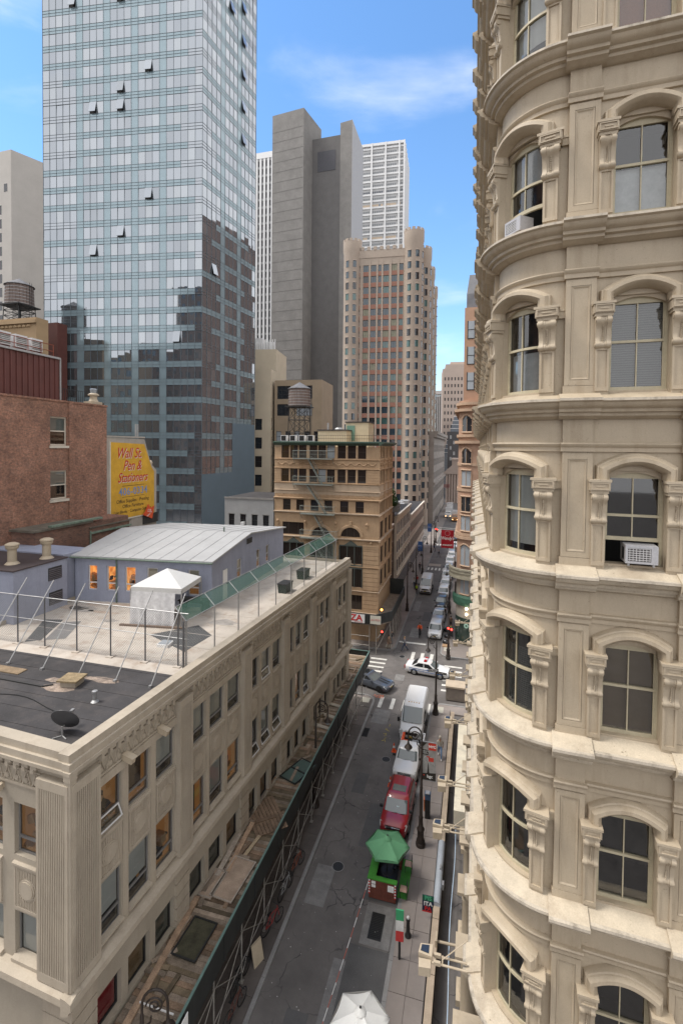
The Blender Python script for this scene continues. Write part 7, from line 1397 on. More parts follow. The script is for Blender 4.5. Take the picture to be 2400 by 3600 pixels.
def bike(x, y, rz, label, col):
    t = thing('bicycle', label, 'bicycle', (x, y, .12), rz, 'bicycles under the shed'); FM_ = mat('bike_' + str(int(x * 100 + y)), col, .4); q = [MB(), MB()]
    for i, cx in enumerate((-.5, .5)):
        q[i].path([(cx + .33 * math.cos(a), 0, .34 + .33 * math.sin(a)) for a in np.linspace(0, 2 * PI, 19)], .022, 5)
        for a in np.linspace(0, PI, 7)[:-1]: q[i].tube((cx - .32 * math.cos(a), 0, .34 - .32 * math.sin(a)), (cx + .32 * math.cos(a), 0, .34 + .32 * math.sin(a)), .004, 3)
        q[i].build('wheel', [BLACK], t)
    f = MB(); f.path([(-.5, 0, .34), (-.15, 0, .85), (.35, 0, .8), (-.05, 0, .32), (-.5, 0, .34)], .022, 6); f.tube((-.05, 0, .32), (-.2, 0, .92), .022); f.path([(.5, 0, .34), (.33, 0, .98)], .022); f.build('frame', [FM_], t); f = MB(); f.path([(.3, -.28, 1.02), (.34, 0, 1.0), (.3, .28, 1.02)], .018); f.build('handlebar', [IRON], t); f = MB(); f.prism([(-.36, -.07), (-.1, -.03), (-.1, .03), (-.36, .07)], .92, .97); f.build('saddle', [BLACK], t)
bike(-9.65, 26.2, 75, 'bicycle with an orange frame farthest under the shed', (.22, .06, .03)); bike(-9.7, 24.6, 82, 'silver bicycle between the scaffold legs', (.3, .3, .3)); bike(-9.62, 22.6, 70, 'red bicycle by the scaffold legs', (.26, .03, .03)); bike(-10.0, 19.8, 85, 'dark bicycle beside the sandwich board', (.03, .03, .03)); bike(-9.65, 18.6, 80, 'bicycle with dull red rims nearest the camera', (.11, .04, .03))
# rubbish bags by the far kerb
def bag(x, y, r, label): random.seed(int(y * 10)); q = MB(); q.rings([[(r * k * (1 + .12 * math.sin(a * 3 + k * 4)) * math.cos(a), r * k * (1 + .12 * math.cos(a * 2 + k)) * math.sin(a), z * r) for a in np.linspace(0, 2 * PI, 12)[:-1]] for k, z in ((.7, 0), (1, .35), (.95, .8), (.55, 1.2), (.15, 1.4))]); o = q.build('rubbish_bag', [glossmat('bag_black', (.02, .02, .022), .3) if 'bag_black' not in MATS else MATS['bag_black']], None, None, 60); o.location = (x, y, .12); tag(o, label, 'rubbish bag', 'black rubbish bags on the kerb')
bag(-3.1, 66.5, .45, 'largest black rubbish bag beside the parked cars'); bag(-3.0, 64.4, .38, 'black rubbish bag by a cardboard box'); bag(-3.1, 62.4, .4, 'black rubbish bag nearest the crossing')
q = MB(); q.box(-.45, .45, -.35, .35, 0, .15); o = q.build('cardboard_box', [mat('cardboard', (.40, .26, .15), .85)]); o.location = (-3.0, 61.5, .12); tag(o, 'flattened brown cardboard by the far kerb', 'cardboard')
DKBR = mat('dark_brown_ply', (.2, .17, .145), .8, .2)
t = thing('ticket_kiosk', 'pale plywood site hut with dark sides at the crossing under the lights', 'kiosk', (-2.35, 48.3, .1)); q = MB(); q.box(.0, 1.9, 0, 1.5, 1.25, 1.4); q.build('roof', [mat('site_ply', (.46, .38, .29), .8, .1)], t); q = MB(); q.box(.05, 1.85, .05, 1.45, 0, 1.249); q.build('wall', [DKBR], t)
# ------------------------------------------------------------------ vehicles
WS = glossmat('windscreen', (.10, .12, .125), .04, spec=1); CARG = glossmat('car_glass', (.018, .02, .022), .05, spec=1); HEADL = glossmat('headlamp_glass', (.55, .56, .56), .1, spec=1); TAIL = glossmat('tail_lamp', (.35, .01, .01), .15); PLATE = mat('number_plate', (.55, .40, .10), .5); BLKP = mat('black_plastic', (.018, .018, .018), .6)
def paint(n, c, metal=0): return MATS.get(n) or mat(n, c, .28, .02, 1, .01, metal=metal, spec=.5, coat=.6)
WHL = {}
def wheel(parent, x, y, r, w, sx, rim=STEEL):
    k = (r, w, sx, rim.name)
    if k not in WHL:
        q = MB(); q.rings([[(xx * sx, rr * math.cos(a), rr * math.sin(a)) for a in np.linspace(0, 2 * PI, 19)[:-1]] for xx, rr in ((-w, r * .93), (-w * .8, r), (-.02, r), (0, r * .94))]); a = q.mesh('wheel', [BLACK], 40); q = MB(); q.rings([[(xx * sx, rr * math.cos(a), rr * math.sin(a)) for a in np.linspace(0, 2 * PI, 13)[:-1]] for xx, rr in ((.0, r * .62), (.008, r * .6), (.012, r * .2))])
        for i in range(5): an = 2 * PI * i / 5; q.tube((.014 * sx, .1 * r * math.cos(an), .1 * r * math.sin(an)), (.014 * sx, .58 * r * math.cos(an), .58 * r * math.sin(an)), .022, 4)
        WHL[k] = (a, q.mesh('rim', [rim]))
    o = O('wheel', WHL[k][0], parent, T(x, y, r)); O('rim', WHL[k][1], o)
def loftbody(st, m=0):
    """stations (y, zlo, zhi, half width, crown) joined into one rounded hull"""
    R = []
    for y, zl, zh, hw, cr in st:
        h = zh - zl; half = [(hw * .90, zl), (hw * .985, zl + h * .22), (hw, zl + h * .5), (hw * .985, zl + h * .78), (hw * .93, zl + h * .93), (hw * .80, zh), (hw * .4, zh + cr * .8), (0, zh + cr)]
        R.append([(x, y, z) for x, z in half] + [(-x, y, z) for x, z in half[-2::-1]])
    q = MB(); q.rings(R, m, closed=True); return q
def car(name, label, cat, x, y, rz, C, group=None):
    L, W, H = C['L'], C['W'], C['H']; hw = W / 2; t = thing(name, label, cat, (x, y, 0), rz, group); bp = C['paint']; g = C.get('clear', .25); hz, bz = C['hood'], C['belt']; wr = C.get('wr', .34)
    ya, yb, yc, yd = C['cab']          # windscreen foot, roof front, roof rear, rear-glass foot
    fl = C.get('snub', 0); st = [(0.03, g + .12, hz - .24, hw * .72, .0), (.10, g + .03, hz - .12, hw * .86, .01), (.32, g, hz - .05 - fl, hw * .97, .02), (ya * .6, g, hz - .01, hw, .035), (ya, g, (hz + bz) / 2 + .01, hw, .03)]
    st += [(ya + .3, g, bz, hw, .02), ((yb + yc) / 2, g, bz, hw, .02), (yd - .3, g, bz, hw, .02)]
    ez = C.get('tail', bz); st += [(min(yd + .05, L - .3), g, ez, hw * .985, .02), (L - .14, g + .04, ez - .06, hw * .93, .01), (L - .03, g + .12, ez - .2, hw * .82, 0)]
    loftbody(st).build('body', [bp], t, None, 34)
    tb_ = C.get('tumble', .80); rw = hw * tb_; bw = hw * .93
    def ring(z, y0, y1, w, k=.0): return [(w, y0 + .1, z), (w * .72, y0 + k * .4, z), (0, y0 - .02, z), (-w * .72, y0 + k * .4, z), (-w, y0 + .1, z), (-w, y1 - .08, z), (-w * .7, y1, z), (0, y1 + .01, z), (w * .7, y1, z), (w, y1 - .08, z)]
    q = MB(); q.rings([ring(bz - .06, ya - .03, yd + .03, bw), ring(H - .09, yb - .05, yc + .05, rw * 1.03), ring(H - .02, yb + .06, yc - .04, rw * .94), ring(H + .015, yb + .22, yc - .15, rw * .7)]); q.build('cabin', [bp], t, None, 34)
    def lerp(a, b, f): return a + (b - a) * f
    def sidepane(y0f, y1f, nm='side_window'):
        q = MB()
        for s in (1, -1):
            zb, zt = bz + .03, H - .13; fb, ft = (zb - bz + .06) / (H - bz - .03), (zt - bz + .06) / (H - bz - .03)
            b0, b1, t0, t1 = ya + .14, yd - .08, yb + .10, yc - .04; xb, xt = lerp(bw, rw * 1.03, fb) + .012, lerp(bw, rw * 1.03, ft) + .012
            q.quad((s * xb, lerp(lerp(b0, t0, fb), lerp(b1, t1, fb), y0f), zb), (s * xb, lerp(lerp(b0, t0, fb), lerp(b1, t1, fb), y1f), zb), (s * xt, lerp(lerp(b0, t0, ft), lerp(b1, t1, ft), y1f), zt), (s * xt, lerp(lerp(b0, t0, ft), lerp(b1, t1, ft), y0f), zt))
        q.build(nm, [CARG], t)
    for a, b in C.get('panes', ((.03, .46), (.50, .95))): sidepane(a, b)
    def endpane(y0, y1, nm, mt, sg):
        q = MB(); f0, f1 = .09, .90; d = .022 * sg
        def P(f, u): w = lerp(bw, rw * 1.03, f) * .90; yy = lerp(y0, y1, f) + d - (.02 * (1 - u * u) * -sg) + (abs(u) ** 3) * .055 * -sg; return (u * w, yy, lerp(bz - .06, H - .09, f) + .012)
        for i in range(6): u0, u1 = -1 + i / 3, -1 + (i + 1) / 3; q.quad(P(f0, u0), P(f0, u1), P(f1, u1), P(f1, u0))
        return q.build(nm, [mt], t, None, 60)
    if not C.get('nows'): endpane(ya - .03, yb - .05, 'windscreen', WS, -1)
    endpane(yd + .03, yc + .05, 'rear_window', CARG, 1)
    for sx in (1, -1):
        for yy in C['wheels']:
            q = MB(); q.rings([[(sx * xx, yy + rr * math.cos(a), wr + rr * math.sin(a)) for a in np.linspace(-.25, PI + .25, 14)] for xx, rr in ((hw * .6, wr * 1.18), (hw + .006, wr * 1.18), (hw + .006, wr * .9))], closed=False, caps=False); q.build('wheel_arch', [BLKP], t); wheel(t, sx * (hw - .0), yy, wr, .22, sx, C.get('rim', STEEL))
        q = MB(); zz = hz - .18; q.rings([[(sx * a, b, z) for a, b, z in ring_] for ring_ in ([(hw * .58, .10, zz - .13), (hw * .90, .20, zz - .12), (hw * .97, .42, zz + .05), (hw * .90, .40, zz + .115), (hw * .60, .14, zz + .03)], [(hw * .58, .04, zz - .12), (hw * .90, .12, zz - .11), (hw * .99, .40, zz + .05), (hw * .90, .36, zz + .125), (hw * .60, .08, zz + .04)])]); q.build('headlight', [HEADL], t)
        q = MB(); q.cbox((sx * hw * .85, L - .05, ez - .25), (.2, .1, .3)); q.build('tail_light', [TAIL], t)
        q = MB(); q.cbox((sx * (hw + .09), ya + .28, bz + .08), (.2, .12, .14)); q.tube((sx * hw * .95, ya + .3, bz + .03), (sx * (hw + .05), ya + .28, bz + .06), .025, 5); q.build('mirror', [C.get('mirm', bp)], t)
    q = MB(); q.rings([[(-hw * .5, .06, hz - .30), (hw * .5, .06, hz - .30), (hw * .56, .09, hz - .14), (-hw * .56, .09, hz - .14)], [(-hw * .48, -.0, hz - .30), (hw * .48, -.0, hz - .30), (hw * .54, .04, hz - .14), (-hw * .54, .04, hz - .14)]]); q.box(-hw * .62, hw * .62, .03, .12, g + .1, g + .24); q.build('grille', [BLKP], t)
    q = MB(); q.tube((-hw * .52, .015, hz - .16), (hw * .52, .015, hz - .16), .016, 5); q.tube((-hw * .5, -.0, hz - .23), (hw * .5, -.0, hz - .23), .014, 5); q.cbox((0, -.01, hz - .2), (.13, .03, .09)); q.build('chrome_bar', [CHROME], t)
    q = MB(); q.box(-.16, .16, -.005, .03, g + .26, g + .40); q.build('number_plate', [PLATE], t)
    q = MB(); q.tube((-.5, ya - .06, bz - .03), (.15, ya - .02, bz + .04), .012, 4); q.tube((.05, ya - .06, bz - .03), (.6, ya - .02, bz + .03), .012, 4); q.build('wiper', [BLACK], t)
    q = MB()
    for yy in C.get('seams', (ya + .25, (ya + yd) / 2)):
        for sx in (1, -1): q.box(sx * hw - .004, sx * hw + .004, yy, yy + .012, g + .15, bz - .02)
    q.build('door_seam', [BLKP], t); q = MB()
    for yy in C.get('seams', (ya + .25, (ya + yd) / 2)):
        for sx in (1, -1): q.cbox((sx * (hw + .01), yy + .85, bz - .1), (.03, .18, .035))
    q.build('door_handle', [C.get('mirm', bp)], t)
    return t
SUV = dict(L=4.5, W=1.82, H=1.68, hood=1.0, belt=1.06, cab=(1.05, 1.85, 3.95, 4.42), wheels=(.88, 3.5), wr=.35, tail=1.05, tumble=.80)
SED = dict(L=4.7, W=1.84, H=1.45, hood=.86, belt=.95, cab=(1.3, 2.1, 3.35, 4.15), wheels=(.92, 3.75), wr=.33, tail=1.0, tumble=.74)
RED = paint('car_red', (.27, .012, .016)); WHT = paint('car_white', (.72, .72, .72)); GRYP = paint('car_grey', (.10, .115, .14), .4); BLKC = paint('car_black', (.02, .021, .024)); SIL = paint('car_silver', (.42, .43, .44), .4)
t = car('red_suv', 'glossy red parked suv with a sunroof beside the lamp post', 'car', -4.62, 29.95, -2, dict(SUV, paint=RED, mirm=BLKP)); q = MB(); q.box(-.45, .45, 2.25, 2.85, 1.694, 1.712); q.build('sunroof', [WS], t); q = MB()
for s in (-1, 1): q.tube((s * .62, 2.2, 1.74), (s * .62, 3.8, 1.74), .02, 5); q.tube((s * .62, 2.2, 1.66), (s * .62, 2.2, 1.74), .02, 5); q.tube((s * .62, 3.8, 1.66), (s * .62, 3.8, 1.74), .02, 5)
q.build('roof_rail', [BLKP], t); q = MB()
for i in (-2, -1, 0, 1, 2): q.box(i * .2 - .015, i * .2 + .015, 2.95, 3.75, 1.69, 1.705)
q.build('roof_ridge', [RED], t); q = MB(); q.cbox((.1, 1.33, 1.3), (.16, .01, .07), 0, RX(-38)); q.cbox((.52, 1.27, 1.18), (.1, .01, .07), 0, RX(-38)); q.build('sticker', [mat('pale_sticker', (.55, .68, .72), .6)], t)
# pickup
pk_ = car('white_pickup', 'white pickup truck with an open bed holding orange boards', 'truck', -4.62, 35.1, -2, dict(L=3.3, W=1.86, H=1.72, hood=1.08, belt=1.14, cab=(1.35, 2.0, 2.95, 3.2), wheels=(.95,), wr=.37, paint=WHT, mirm=BLKP, panes=((.05, .93),), seams=(1.6,), tail=1.14)); q = MB()
for a, b, c, d in ((-.92, -.84, 3.3, 5.25), (.84, .92, 3.3, 5.25), (-.84, .84, 3.3, 3.38), (-.84, .84, 5.17, 5.25)): q.box(a, b, c, d, .45, 1.16)
q.box(-.9, .9, 3.2, 5.25, .45, .55); q.build('bed', [WHT], pk_); q = MB(); q.box(-.83, .83, 3.4, 5.15, .551, .62); q.build('bed_liner', [BLKP], pk_)
for sx in (1, -1): wheel(pk_, sx * .93, 4.25, .37, .22, sx)
q = MB(); q.box(-.75, -.1, 3.5, 3.75, .62, 1.25); q.box(-.75, -.55, 3.8, 4.8, .9, 1.22); o = q.build('barrier_boards', [MATS['cone_orange']]); o.location = (-4.6, 35.1, 0); tag(o, 'orange plastic barrier boards lying in the pickup bed', 'barrier boards'); q = MB(); q.box(.1, .6, 3.6, 4.3, .62, 1.0); q = q.build('toolbox', [STEEL]); q.location = (-4.6, 35.1, 0); tag(q, 'grey metal toolbox in the pickup bed', 'toolbox')
# vans
def van(name, label, x, y, rz, W=2.05, L=6.0, H=2.65, group=None, white=WHT):
    t = thing(name, label, 'van', (x, y, 0), rz, group); hw = W / 2; st = [(.04, .4, .95, hw * .75, 0), (.12, .32, 1.12, hw * .9, .02), (.5, .3, 1.24, hw * .98, .04), (.95, .3, 1.36, hw, .05), (1.75, .3, 2.38, hw * .98, .06), (2.3, .3, H - .08, hw, .04), (L * .5, .3, H, hw, .03), (L - .1, .3, H, hw, .03), (L, .36, H - .1, hw * .97, .0)]; loftbody(st).build('body', [white], t, None, 36)
    q = MB(); P = lambda f, u: (u * hw * (.84 - .03 * f), .95 + .80 * f - .09 + .05 * abs(u) ** 3, 1.40 + 1.0 * f + .03)
    for i in range(6): u0, u1 = -1 + i / 3, -1 + (i + 1) / 3; q.quad(P(.03, u0), P(.03, u1), P(1, u1), P(1, u0))
    q.build('windscreen', [WS], t, None, 60); q = MB()
    for s in (1, -1): q.add([(s * (hw + .012), 1.3, 1.32), (s * (hw + .012), 2.5, 1.32), (s * (hw + .0), 2.5, 2.0), (s * (hw - .0), 1.78, 2.0)], [(0, 1, 2, 3)])
    q.build('side_window', [CARG], t)
    for s in (1, -1):
        q = MB(); q.cbox((s * hw * .80, .14, 1.02), (.26, .2, .3), 0, RZ(s * 18)); q.build('headlight', [HEADL], t); q = MB(); q.cbox((s * (hw + .17), 1.15, 1.45), (.2, .12, .34)); q.tube((s * hw, 1.2, 1.4), (s * (hw + .1), 1.15, 1.4), .03); q.build('mirror', [BLKP], t)
        for yy in (.95, L - 1.5): q = MB(); q.rings([[(s * xx, yy + rr * math.cos(a), .36 + rr * math.sin(a)) for a in np.linspace(-.25, PI + .25, 14)] for xx, rr in ((hw * .6, .43), (hw + .006, .43), (hw + .006, .32))], closed=False, caps=False); q.build('wheel_arch', [BLKP], t); wheel(t, s * hw, yy, .36, .24, s)
    q = MB(); q.box(-hw * .55, hw * .55, .0, .1, .86, 1.06); q.box(-hw * .8, hw * .8, .02, .1, .42, .62); q.build('grille', [BLKP], t); q = MB(); q.box(-.18, .18, -.012, .02, .64, .78); q.build('number_plate', [PLATE], t); q = MB()
    for i in range(9): q.box(-hw * .75 + i * hw * .18, -hw * .75 + i * hw * .18 + .05, 2.5, L - .3, H + .0, H + .045)
    q.build('roof_rib', [white], t); q = MB(); q.tube((-.7, .9, 1.42), (.0, .95, 1.5), .014, 4); q.tube((-.05, .9, 1.42), (.65, .95, 1.5), .014, 4); q.build('wiper', [BLACK], t)
    q = MB()
    for k_ in range(5): q.cbox((-.45 + k_ * .22, 2.35, H - .02), (.09, .06, .06))
    q.build('roof_marker', [mat('amber_lamp', (.5, .3, .1), .4) if 'amber_lamp' not in MATS else MATS['amber_lamp']], t); return t
van('white_van', 'tall white delivery van parked nearest the crossing', -4.78, 40.15, -1, 2.0, 5.5, 2.5); van('white_van', 'white delivery van driving in the left lane far up the street', -7.65, 82.4, 0, 2.0, 5.6, 2.5)
# dark coupe and patrol car in the crossing
t = car('dark_coupe', 'dark grey coupe with black bonnet stripes turning out of the side street', 'car', -7.75, 48.55, 70, dict(SED, L=4.5, H=1.36, W=1.9, hood=.85, cab=(1.55, 2.4, 3.2, 4.2), paint=GRYP, rim=BLKP, mirm=GRYP)); q = MB()
for s in (-.28, .12): q.rings([[(s, y, z), (s + .16, y, z)] for y, z in ((.3, .87), (.8, .905), (1.4, .955))], closed=False, caps=False)
q.build('bonnet_stripe', [BLKP], t); q = MB(); q.box(-.5, .5, 2.6, 3.2, 1.372, 1.38); q.build('glass_roof', [CARG], t)
pc = car('police_car', 'white and blue police patrol car crossing the intersection', 'car', -2.15, 53.4, 84, dict(SED, paint=WHT, L=4.85, mirm=WHT, H=1.48)); PBL = mat('police_blue', (.04, .14, .42), .5); q = MB()
for s in (1, -1):
    for z in (.52, .70): q.quad((s * .926, .6, z), (s * .926, 4.3, z + .05), (s * .926, 4.3, z + .11), (s * .926, .6, z + .05))
    q.quad((s * .70, 2.2, 1.2), (s * .69, 3.2, 1.2), (s * .68, 3.2, 1.23), (s * .69, 2.2, 1.23))
q.build('blue_stripe', [PBL], pc); q = MB(); q.box(-.55, .55, 2.45, 2.75, 1.5, 1.62); q.build('light_bar', [TAIL, PBL], pc); q = MB(); q.box(-.15, .15, 2.44, 2.76, 1.505, 1.63); q.build('light_bar_centre', [WALU], pc)
text('NYPD', .27, PBL, pc, T(.935, 2.0, .80) @ RZ(90) @ FX, .003, .2, bold=.012); text('NYPD', .27, PBL, pc, T(-.935, 2.0, .80) @ RZ(-90) @ FX, .003, .2, bold=.012)
# rows of parked cars beyond the crossing
spec = [(63.2, 'white', SUV, 'white parked suv with a swirl of lamp iron above it, first after the crossing'), (69.2, 'black bonnet', SED, 'silver parked car second after the crossing'), (75.0, '', SUV, 'dark parked car third after the crossing'), (80.6, '', SUV, 'white parked suv fourth after the crossing'), (86.2, '', SED, 'white parked car with roof lights, fifth in the row'), (91.8, '', SUV, 'white work truck, sixth in the parked row'), (98, '', SED, 'pale parked car seventh in the row'), (104, '', SUV, 'white parked suv eighth in the row'), (110, '', SED, 'white parked car ninth in the row'), (116, '', SUV, 'silver parked suv tenth in the row'), (122, '', SED, 'white parked car before the second crossing'), (132, '', SUV, 'black parked suv beyond the second crossing'), (138.5, '', SED, 'dark parked car farthest beyond the second crossing')]
pr2 = [WHT, SIL, BLKC, WHT, WHT, WHT, SIL, WHT, WHT, SIL, WHT, BLKC, BLKC]; CACHE = {}
for (y, _, sp2_, lab), pm2 in zip(spec, pr2):
    k = (id(sp2_), pm2.name)
    if k not in CACHE: CACHE[k] = car('parked_car', lab, 'car', -4.6, y, random.uniform(-2, 2), dict(sp2_, paint=pm2, mirm=BLKP), 'cars parked along the right kerb')
    else: dup(CACHE[k], lab, (-4.6 + random.uniform(-.1, .1), y, 0), random.uniform(-2, 2))
def truck(x, y, label, col):
    t = thing('box_truck', label, 'truck', (x, y, 0), 0, 'trucks at the far end of the street'); q = MB(); q.box(-1.1, 1.1, 1.8, 7, .5, 3.3); q.build('box_body', [WHT], t); q = MB(); q.rings([[(-1, 0.1, .4), (1, .1, .4), (1, 1.75, .4), (-1, 1.75, .4)], [(-1, 0, 1.3), (1, 0, 1.3), (1, 1.75, 1.3), (-1, 1.75, 1.3)], [(-.9, .5, 2.3), (.9, .5, 2.3), (.9, 1.75, 2.3), (-.9, 1.75, 2.3)]]); q.build('cab', [col], t); q = MB(); q.quad((-.85, .03, 1.35), (.85, .03, 1.35), (.8, .42, 2.15), (-.8, .42, 2.15)); q.build('windscreen', [CARG], t); q = MB(); q.cbox((-.8, 0, .8), (.3, .1, .2)); q.cbox((.8, 0, .8), (.3, .1, .2)); q.build('headlight', [emit('far_headlight', (1, .6, .3), 2) if 'fhl' not in CACHE else CACHE['fhl']], t)
    for s in (1, -1):
        for yy in (.9, 5.5): wheel(t, s * 1.05, yy, .42, .3, s)
truck(-8.6, 176, 'white box truck stopped at the far end of the street', WHT); truck(-5.9, 168, 'orange cabbed box truck coming up the far street', mat('truck_orange', (.5, .25, .1), .4)); truck(-8.9, 192, 'farthest white box truck', WHT)
# ------------------------------------------------------------------ people
SKIN = mat('skin', (.42, .24, .16), .6); HAIR = mat('dark_hair', (.03, .02, .015), .7); HAIRB = mat('blond_hair', (.30, .20, .10), .7)
def person(label, x, y, z, rz, top, leg, pose='walk', hair=HAIR, shoe=BLACK, hood=False, vest=None, cat='person', group='people on the pavements'):
    J = {}; E = []
    def n(k, p, r, tg, par=None): J[k] = (p, r, tg); (E.append((par, k)) if par else None)
    st = {'walk': .26, 'stand': .04, 'ride': 0}[pose]; lean = .0 if pose != 'ride' else .18
    n('pel', (0, 0, .96), .15, 'leg'); n('waist', (0, -lean * .4, 1.12), .135, 'top', 'pel'); n('chest', (0, -lean, 1.33), .165, 'top', 'waist'); n('neck', (0, -lean * 1.1, 1.49), .06, 'skin', 'chest'); n('head', (0, -lean * 1.1 - .02, 1.60), .095, 'skin', 'neck'); n('crown', (0, -lean * 1.1, 1.71), .085, 'skin', 'head'); n('nose', (0, -lean * 1.1 - .115, 1.60), .018, 'skin', 'head')
    for s in (1, -1):
        f = s * st; a = -s * st
        if pose == 'ride': hp, kn, an, toe = (s * .10, 0, .90), (s * .13, -.33, .72 if s > 0 else .6), (s * .12, -.1, .30 if s > 0 else .14), (s * .12, -.24, .26 if s > 0 else .1)
        else: hp, kn, an, toe = (s * .10, 0, .88), (s * .105, -f * .75 - .03, .50), (s * .105, -f * 1.25 + (.12 if f < 0 else 0), .09 + (.08 if f < -.1 else 0)), (s * .115, -f * 1.25 - .15 + (.12 if f < 0 else 0), .04)
        n('hip%d' % s, hp, .095, 'leg', 'pel'); n('kn%d' % s, kn, .066, 'leg', 'hip%d' % s); n('an%d' % s, an, .046, 'leg', 'kn%d' % s); n('toe%d' % s, toe, .038, 'shoe', 'an%d' % s)
        if pose == 'ride': el, wr_ = (s * .27, -.35, 1.2), (s * .24, -.55, 1.08)
        else: el, wr_ = (s * .25, -a * .5 + .03, 1.14), (s * .25, -a * 1.0 - .06, .92)
        n('sh%d' % s, (s * .19, -lean, 1.40), .066, 'top', 'chest'); n('el%d' % s, el, .05, 'top', 'sh%d' % s); n('wr%d' % s, wr_, .036, 'top', 'el%d' % s); h = Vector(wr_) + Vector((0, -.03, -.09)); n('hand%d' % s, tuple(h), .036, 'skin', 'wr%d' % s)
        for q_, dx, ln in ((0, -.03, .075), (1, -.01, .09), (2, .01, .085), (3, .03, .065)): n('f%d%d' % (s, q_), (h[0] + dx * .6, h[1] + dx - .01, h[2] - ln), .010, 'skin', 'hand%d' % s)
        n('th%d' % s, (h[0] - s * .04, h[1] - .04, h[2] - .03), .011, 'skin', 'hand%d' % s)
    ks = list(J); me = bpy.data.meshes.new('person'); me.from_pydata([J[k][0] for k in ks], [(ks.index(a), ks.index(b)) for a, b in E], []); o = bpy.data.objects.new('person', me); COL.objects.link(o); md = o.modifiers.new('s', 'SKIN'); 
    for i, k in enumerate(ks): me.skin_vertices[0].data[i].radius = (J[k][1], J[k][1] * (.72 if k in ('chest', 'waist', 'pel') else 1)); me.skin_vertices[0].data[i].use_root = (k == 'pel')
    md.use_smooth_shade = True; sb_ = o.modifiers.new('u', 'SUBSURF'); sb_.levels = 1; dg = bpy.context.evaluated_depsgraph_get(); m2 = bpy.data.meshes.new_from_object(o.evaluated_get(dg)); bpy.data.objects.remove(o)
    tags = {'top': 0, 'leg': 1, 'skin': 2, 'shoe': 3}; m2.materials.clear(); [m2.materials.append(k) for k in (top, leg, SKIN, shoe)]; segs = [(Vector(J[b][0]), Vector(J[a][0]), tags[J[b][2]]) for a, b in E]
    for p in m2.polygons:
        c = p.center; best = min(segs, key=lambda s_: (c - (s_[0] + (s_[1] - s_[0]) * max(0, min(1, (c - s_[0]).dot(s_[1] - s_[0]) / max(1e-9, (s_[1] - s_[0]).length_squared))))).length); p.material_index = best[2]; p.use_smooth = True
    o = bpy.data.objects.new('person', m2); COL.objects.link(o); o.location = (x, y, z); o.rotation_euler = (0, 0, R_(rz)); tag(o, label, cat, group)
    q = MB(); q.rings([[((.115 if hood else .102) * k_ * math.cos(a), -lean * 1.1 + .012 + (.12 if hood else .108) * k_ * math.sin(a), zz) for a in np.linspace(0, 2 * PI, 13)[:-1]] for k_, zz in ((.75, 1.56 if hood else 1.655), (1, 1.69), (.9, 1.755), (.4, 1.80))]); O('hood' if hood else 'hair', q.mesh('hair', [top if hood else hair], 60), o)
    q = MB()
    for s in (1, -1): q.ball((s * .035, -lean * 1.1 - .112, 1.625), .011, 5)
    O('eyes', q.mesh('eyes', [BLACK]), o); q = MB(); q.cbox((0, -lean * 1.1 - .11, 1.555), (.045, .02, .012)); O('mouth', q.mesh('mouth', [mat('lips', (.3, .1, .08), .6) if 'lips' not in MATS else MATS['lips']]), o)
    if vest: q = MB(); q.lathe([(.17, 1.0), (.2, 1.1), (.21, 1.3), (.19, 1.42)], (0, -lean, 0), 12, caps=False); O('hi_vis_vest', q.mesh('vest', [vest], 60), o)
    return o
CL = {k: mat('cloth_' + k, c, .85, .12, 6, .05) for k, c in (('orange', (.75, .10, .02)), ('black', (.025, .025, .03)), ('navy', (.03, .045, .09)), ('cream', (.42, .38, .32)), ('jeans', (.13, .22, .38)), ('grey', (.2, .2, .21)), ('red', (.45, .04, .04)), ('lime', (.42, .62, .05)), ('white', (.6, .6, .6)), ('brown', (.18, .12, .08)))}
person('person in a pale hooded jacket and blue jeans walking by the areaway wall', -2.25, 39.0, .12, 5, CL['cream'], CL['jeans'], shoe=WHITE, hood=True)
person('blond person in a grey top and dark trousers crossing the road', -7.85, 58.9, .01, -80, CL['grey'], CL['navy'], hair=HAIRB)
o = person('cyclist in a bright orange jacket riding towards the camera', -6.52, 64.1, .12, 0, CL['orange'], CL['black'], 'ride'); bike(-6.52, 64.0, -90, 'dark bicycle ridden by the cyclist in orange', (.03, .03, .03)); bpy.data.objects['bicycle.005'].location.z = 0
person('worker in a yellow green vest standing on the left pavement', -9.05, 82.3, .12, 0, CL['black'], CL['black'], 'stand', vest=CL['lime']); person('person in a red top on the left pavement', -9.6, 88, .12, 180, CL['red'], CL['grey']); person('person in white beside the left shop fronts', -9.9, 86, .12, 0, CL['white'], CL['navy']); person('person in black walking past the blue banner lamp', -10.2, 98, .12, 0, CL['black'], CL['black']); person('person in a navy coat at the second crossing', -8.9, 118, .12, 30, CL['navy'], CL['black']); person('person in dark clothes crossing far up the street', -7.4, 112, .01, -90, CL['black'], CL['grey'])
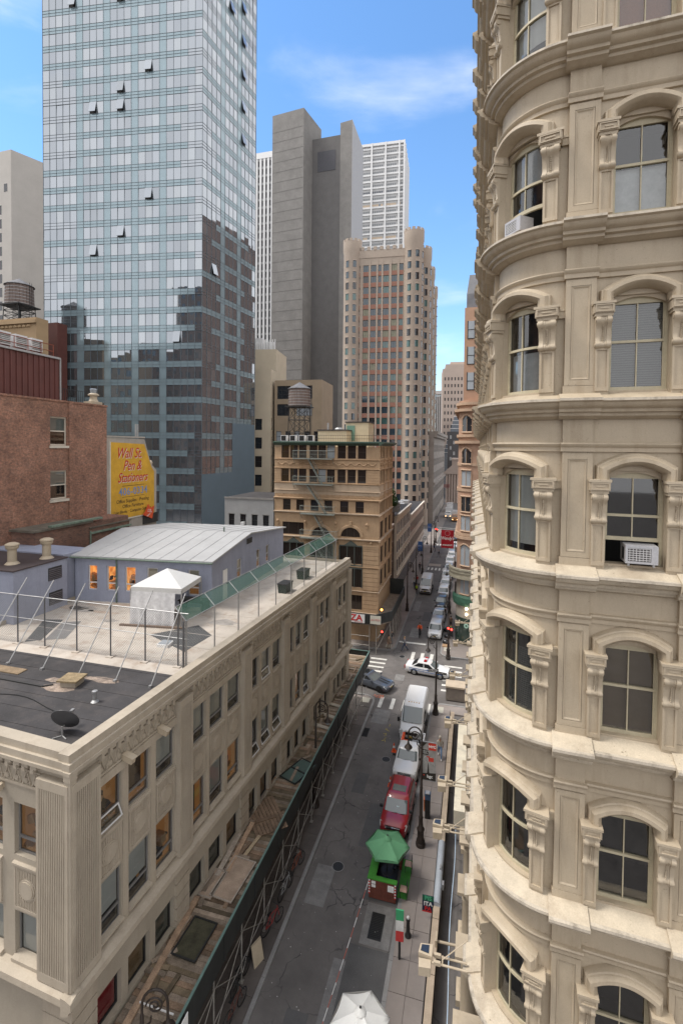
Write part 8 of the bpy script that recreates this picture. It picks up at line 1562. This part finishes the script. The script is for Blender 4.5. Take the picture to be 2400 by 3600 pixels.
person('person in black leaning by the right hand shop front', -2.6, 81, .12, 90, CL['black'], CL['navy'], 'stand'); person('person in a brown coat by the lamp near the parked cars', -2.7, 67.8, .12, 20, CL['brown'], CL['black'], 'stand', vest=None); person('person with a lime bag on the right pavement', -2.55, 64.8, .12, 200, CL['navy'], CL['black'], 'stand', vest=CL['lime']); person('person in camouflage brown by the corner shed leg', -9.75, 58.6, .12, 40, CL['brown'], CL['brown'], 'stand'); person('person in dark clothes just behind the corner shed leg', -9.7, 60.3, .12, 10, CL['black'], CL['grey'], 'stand')
person('diner in a pale top standing inside the dining booth', -4.05, 27.9, .09, 100, CL['white'], CL['navy'], 'stand')
back('mirrored_office', 'brown office block behind the viewer mirrored in the glass tower', -62, -28, 20, 20, 84, MB1); back('mirrored_block', 'lower brick block behind the viewer mirrored in the glass tower', -30, -24, 30, 18, 58, BRK); back('mirrored_loft', 'pale loft block behind the viewer mirrored in the glass tower', -96, -20, 34, 18, 57, TANB)
back('mirrored_tower', 'tall brown tower beside the viewer mirrored in the glass tower flank', 46, 155, 34, 34, 99, MB1)
back('mirrored_hall', 'long grey block behind the viewer mirrored in the left of the glass tower', -135, -24, 36, 18, 62, STN)
back('mirrored_house', 'stepped dark block behind the viewer mirrored between taller blocks', -82, -46, 24, 14, 66, BRK2)
import OpenImageIO as oiio, sys
b=oiio.ImageBuf('/workdir/render_main.png'); W,H=b.spec().width,b.spec().height
P=dict(skytop=(1000,100),skymid=(1450,600),skyleft=(80,200),skylow=(1600,1150),cream_pil=(2040,1150),cream_ledge=(1900,2600),bayleft=(1800,1500),creamshade=(2250,1550),road=(1150,3100),pavR=(1480,3200),beigewall=(560,2950),pil=(300,3000),tent=(600,2070),roofw=(500,2280),blackroof=(300,2480),house=(600,1960),slab=(1000,800),slabdark=(1130,1000),castle=(1330,1180),orange=(1000,1720),brick=(300,1600),tower=(350,400),towerlow=(500,1500),road2=(1380,2300))
for k,(x,y) in P.items():
    p=[0,0,0];n=0
    for dx in range(-3,4):
        for dy in range(-3,4):
            c=b.getpixel(min(W-1,max(0,int(x*W/2400)+dx)),min(H-1,max(0,int(y*H/3600)+dy))); p=[a+q for a,q in zip(p,c[:3])];n+=1
    print(k,[round(a/n*255) for a in p])
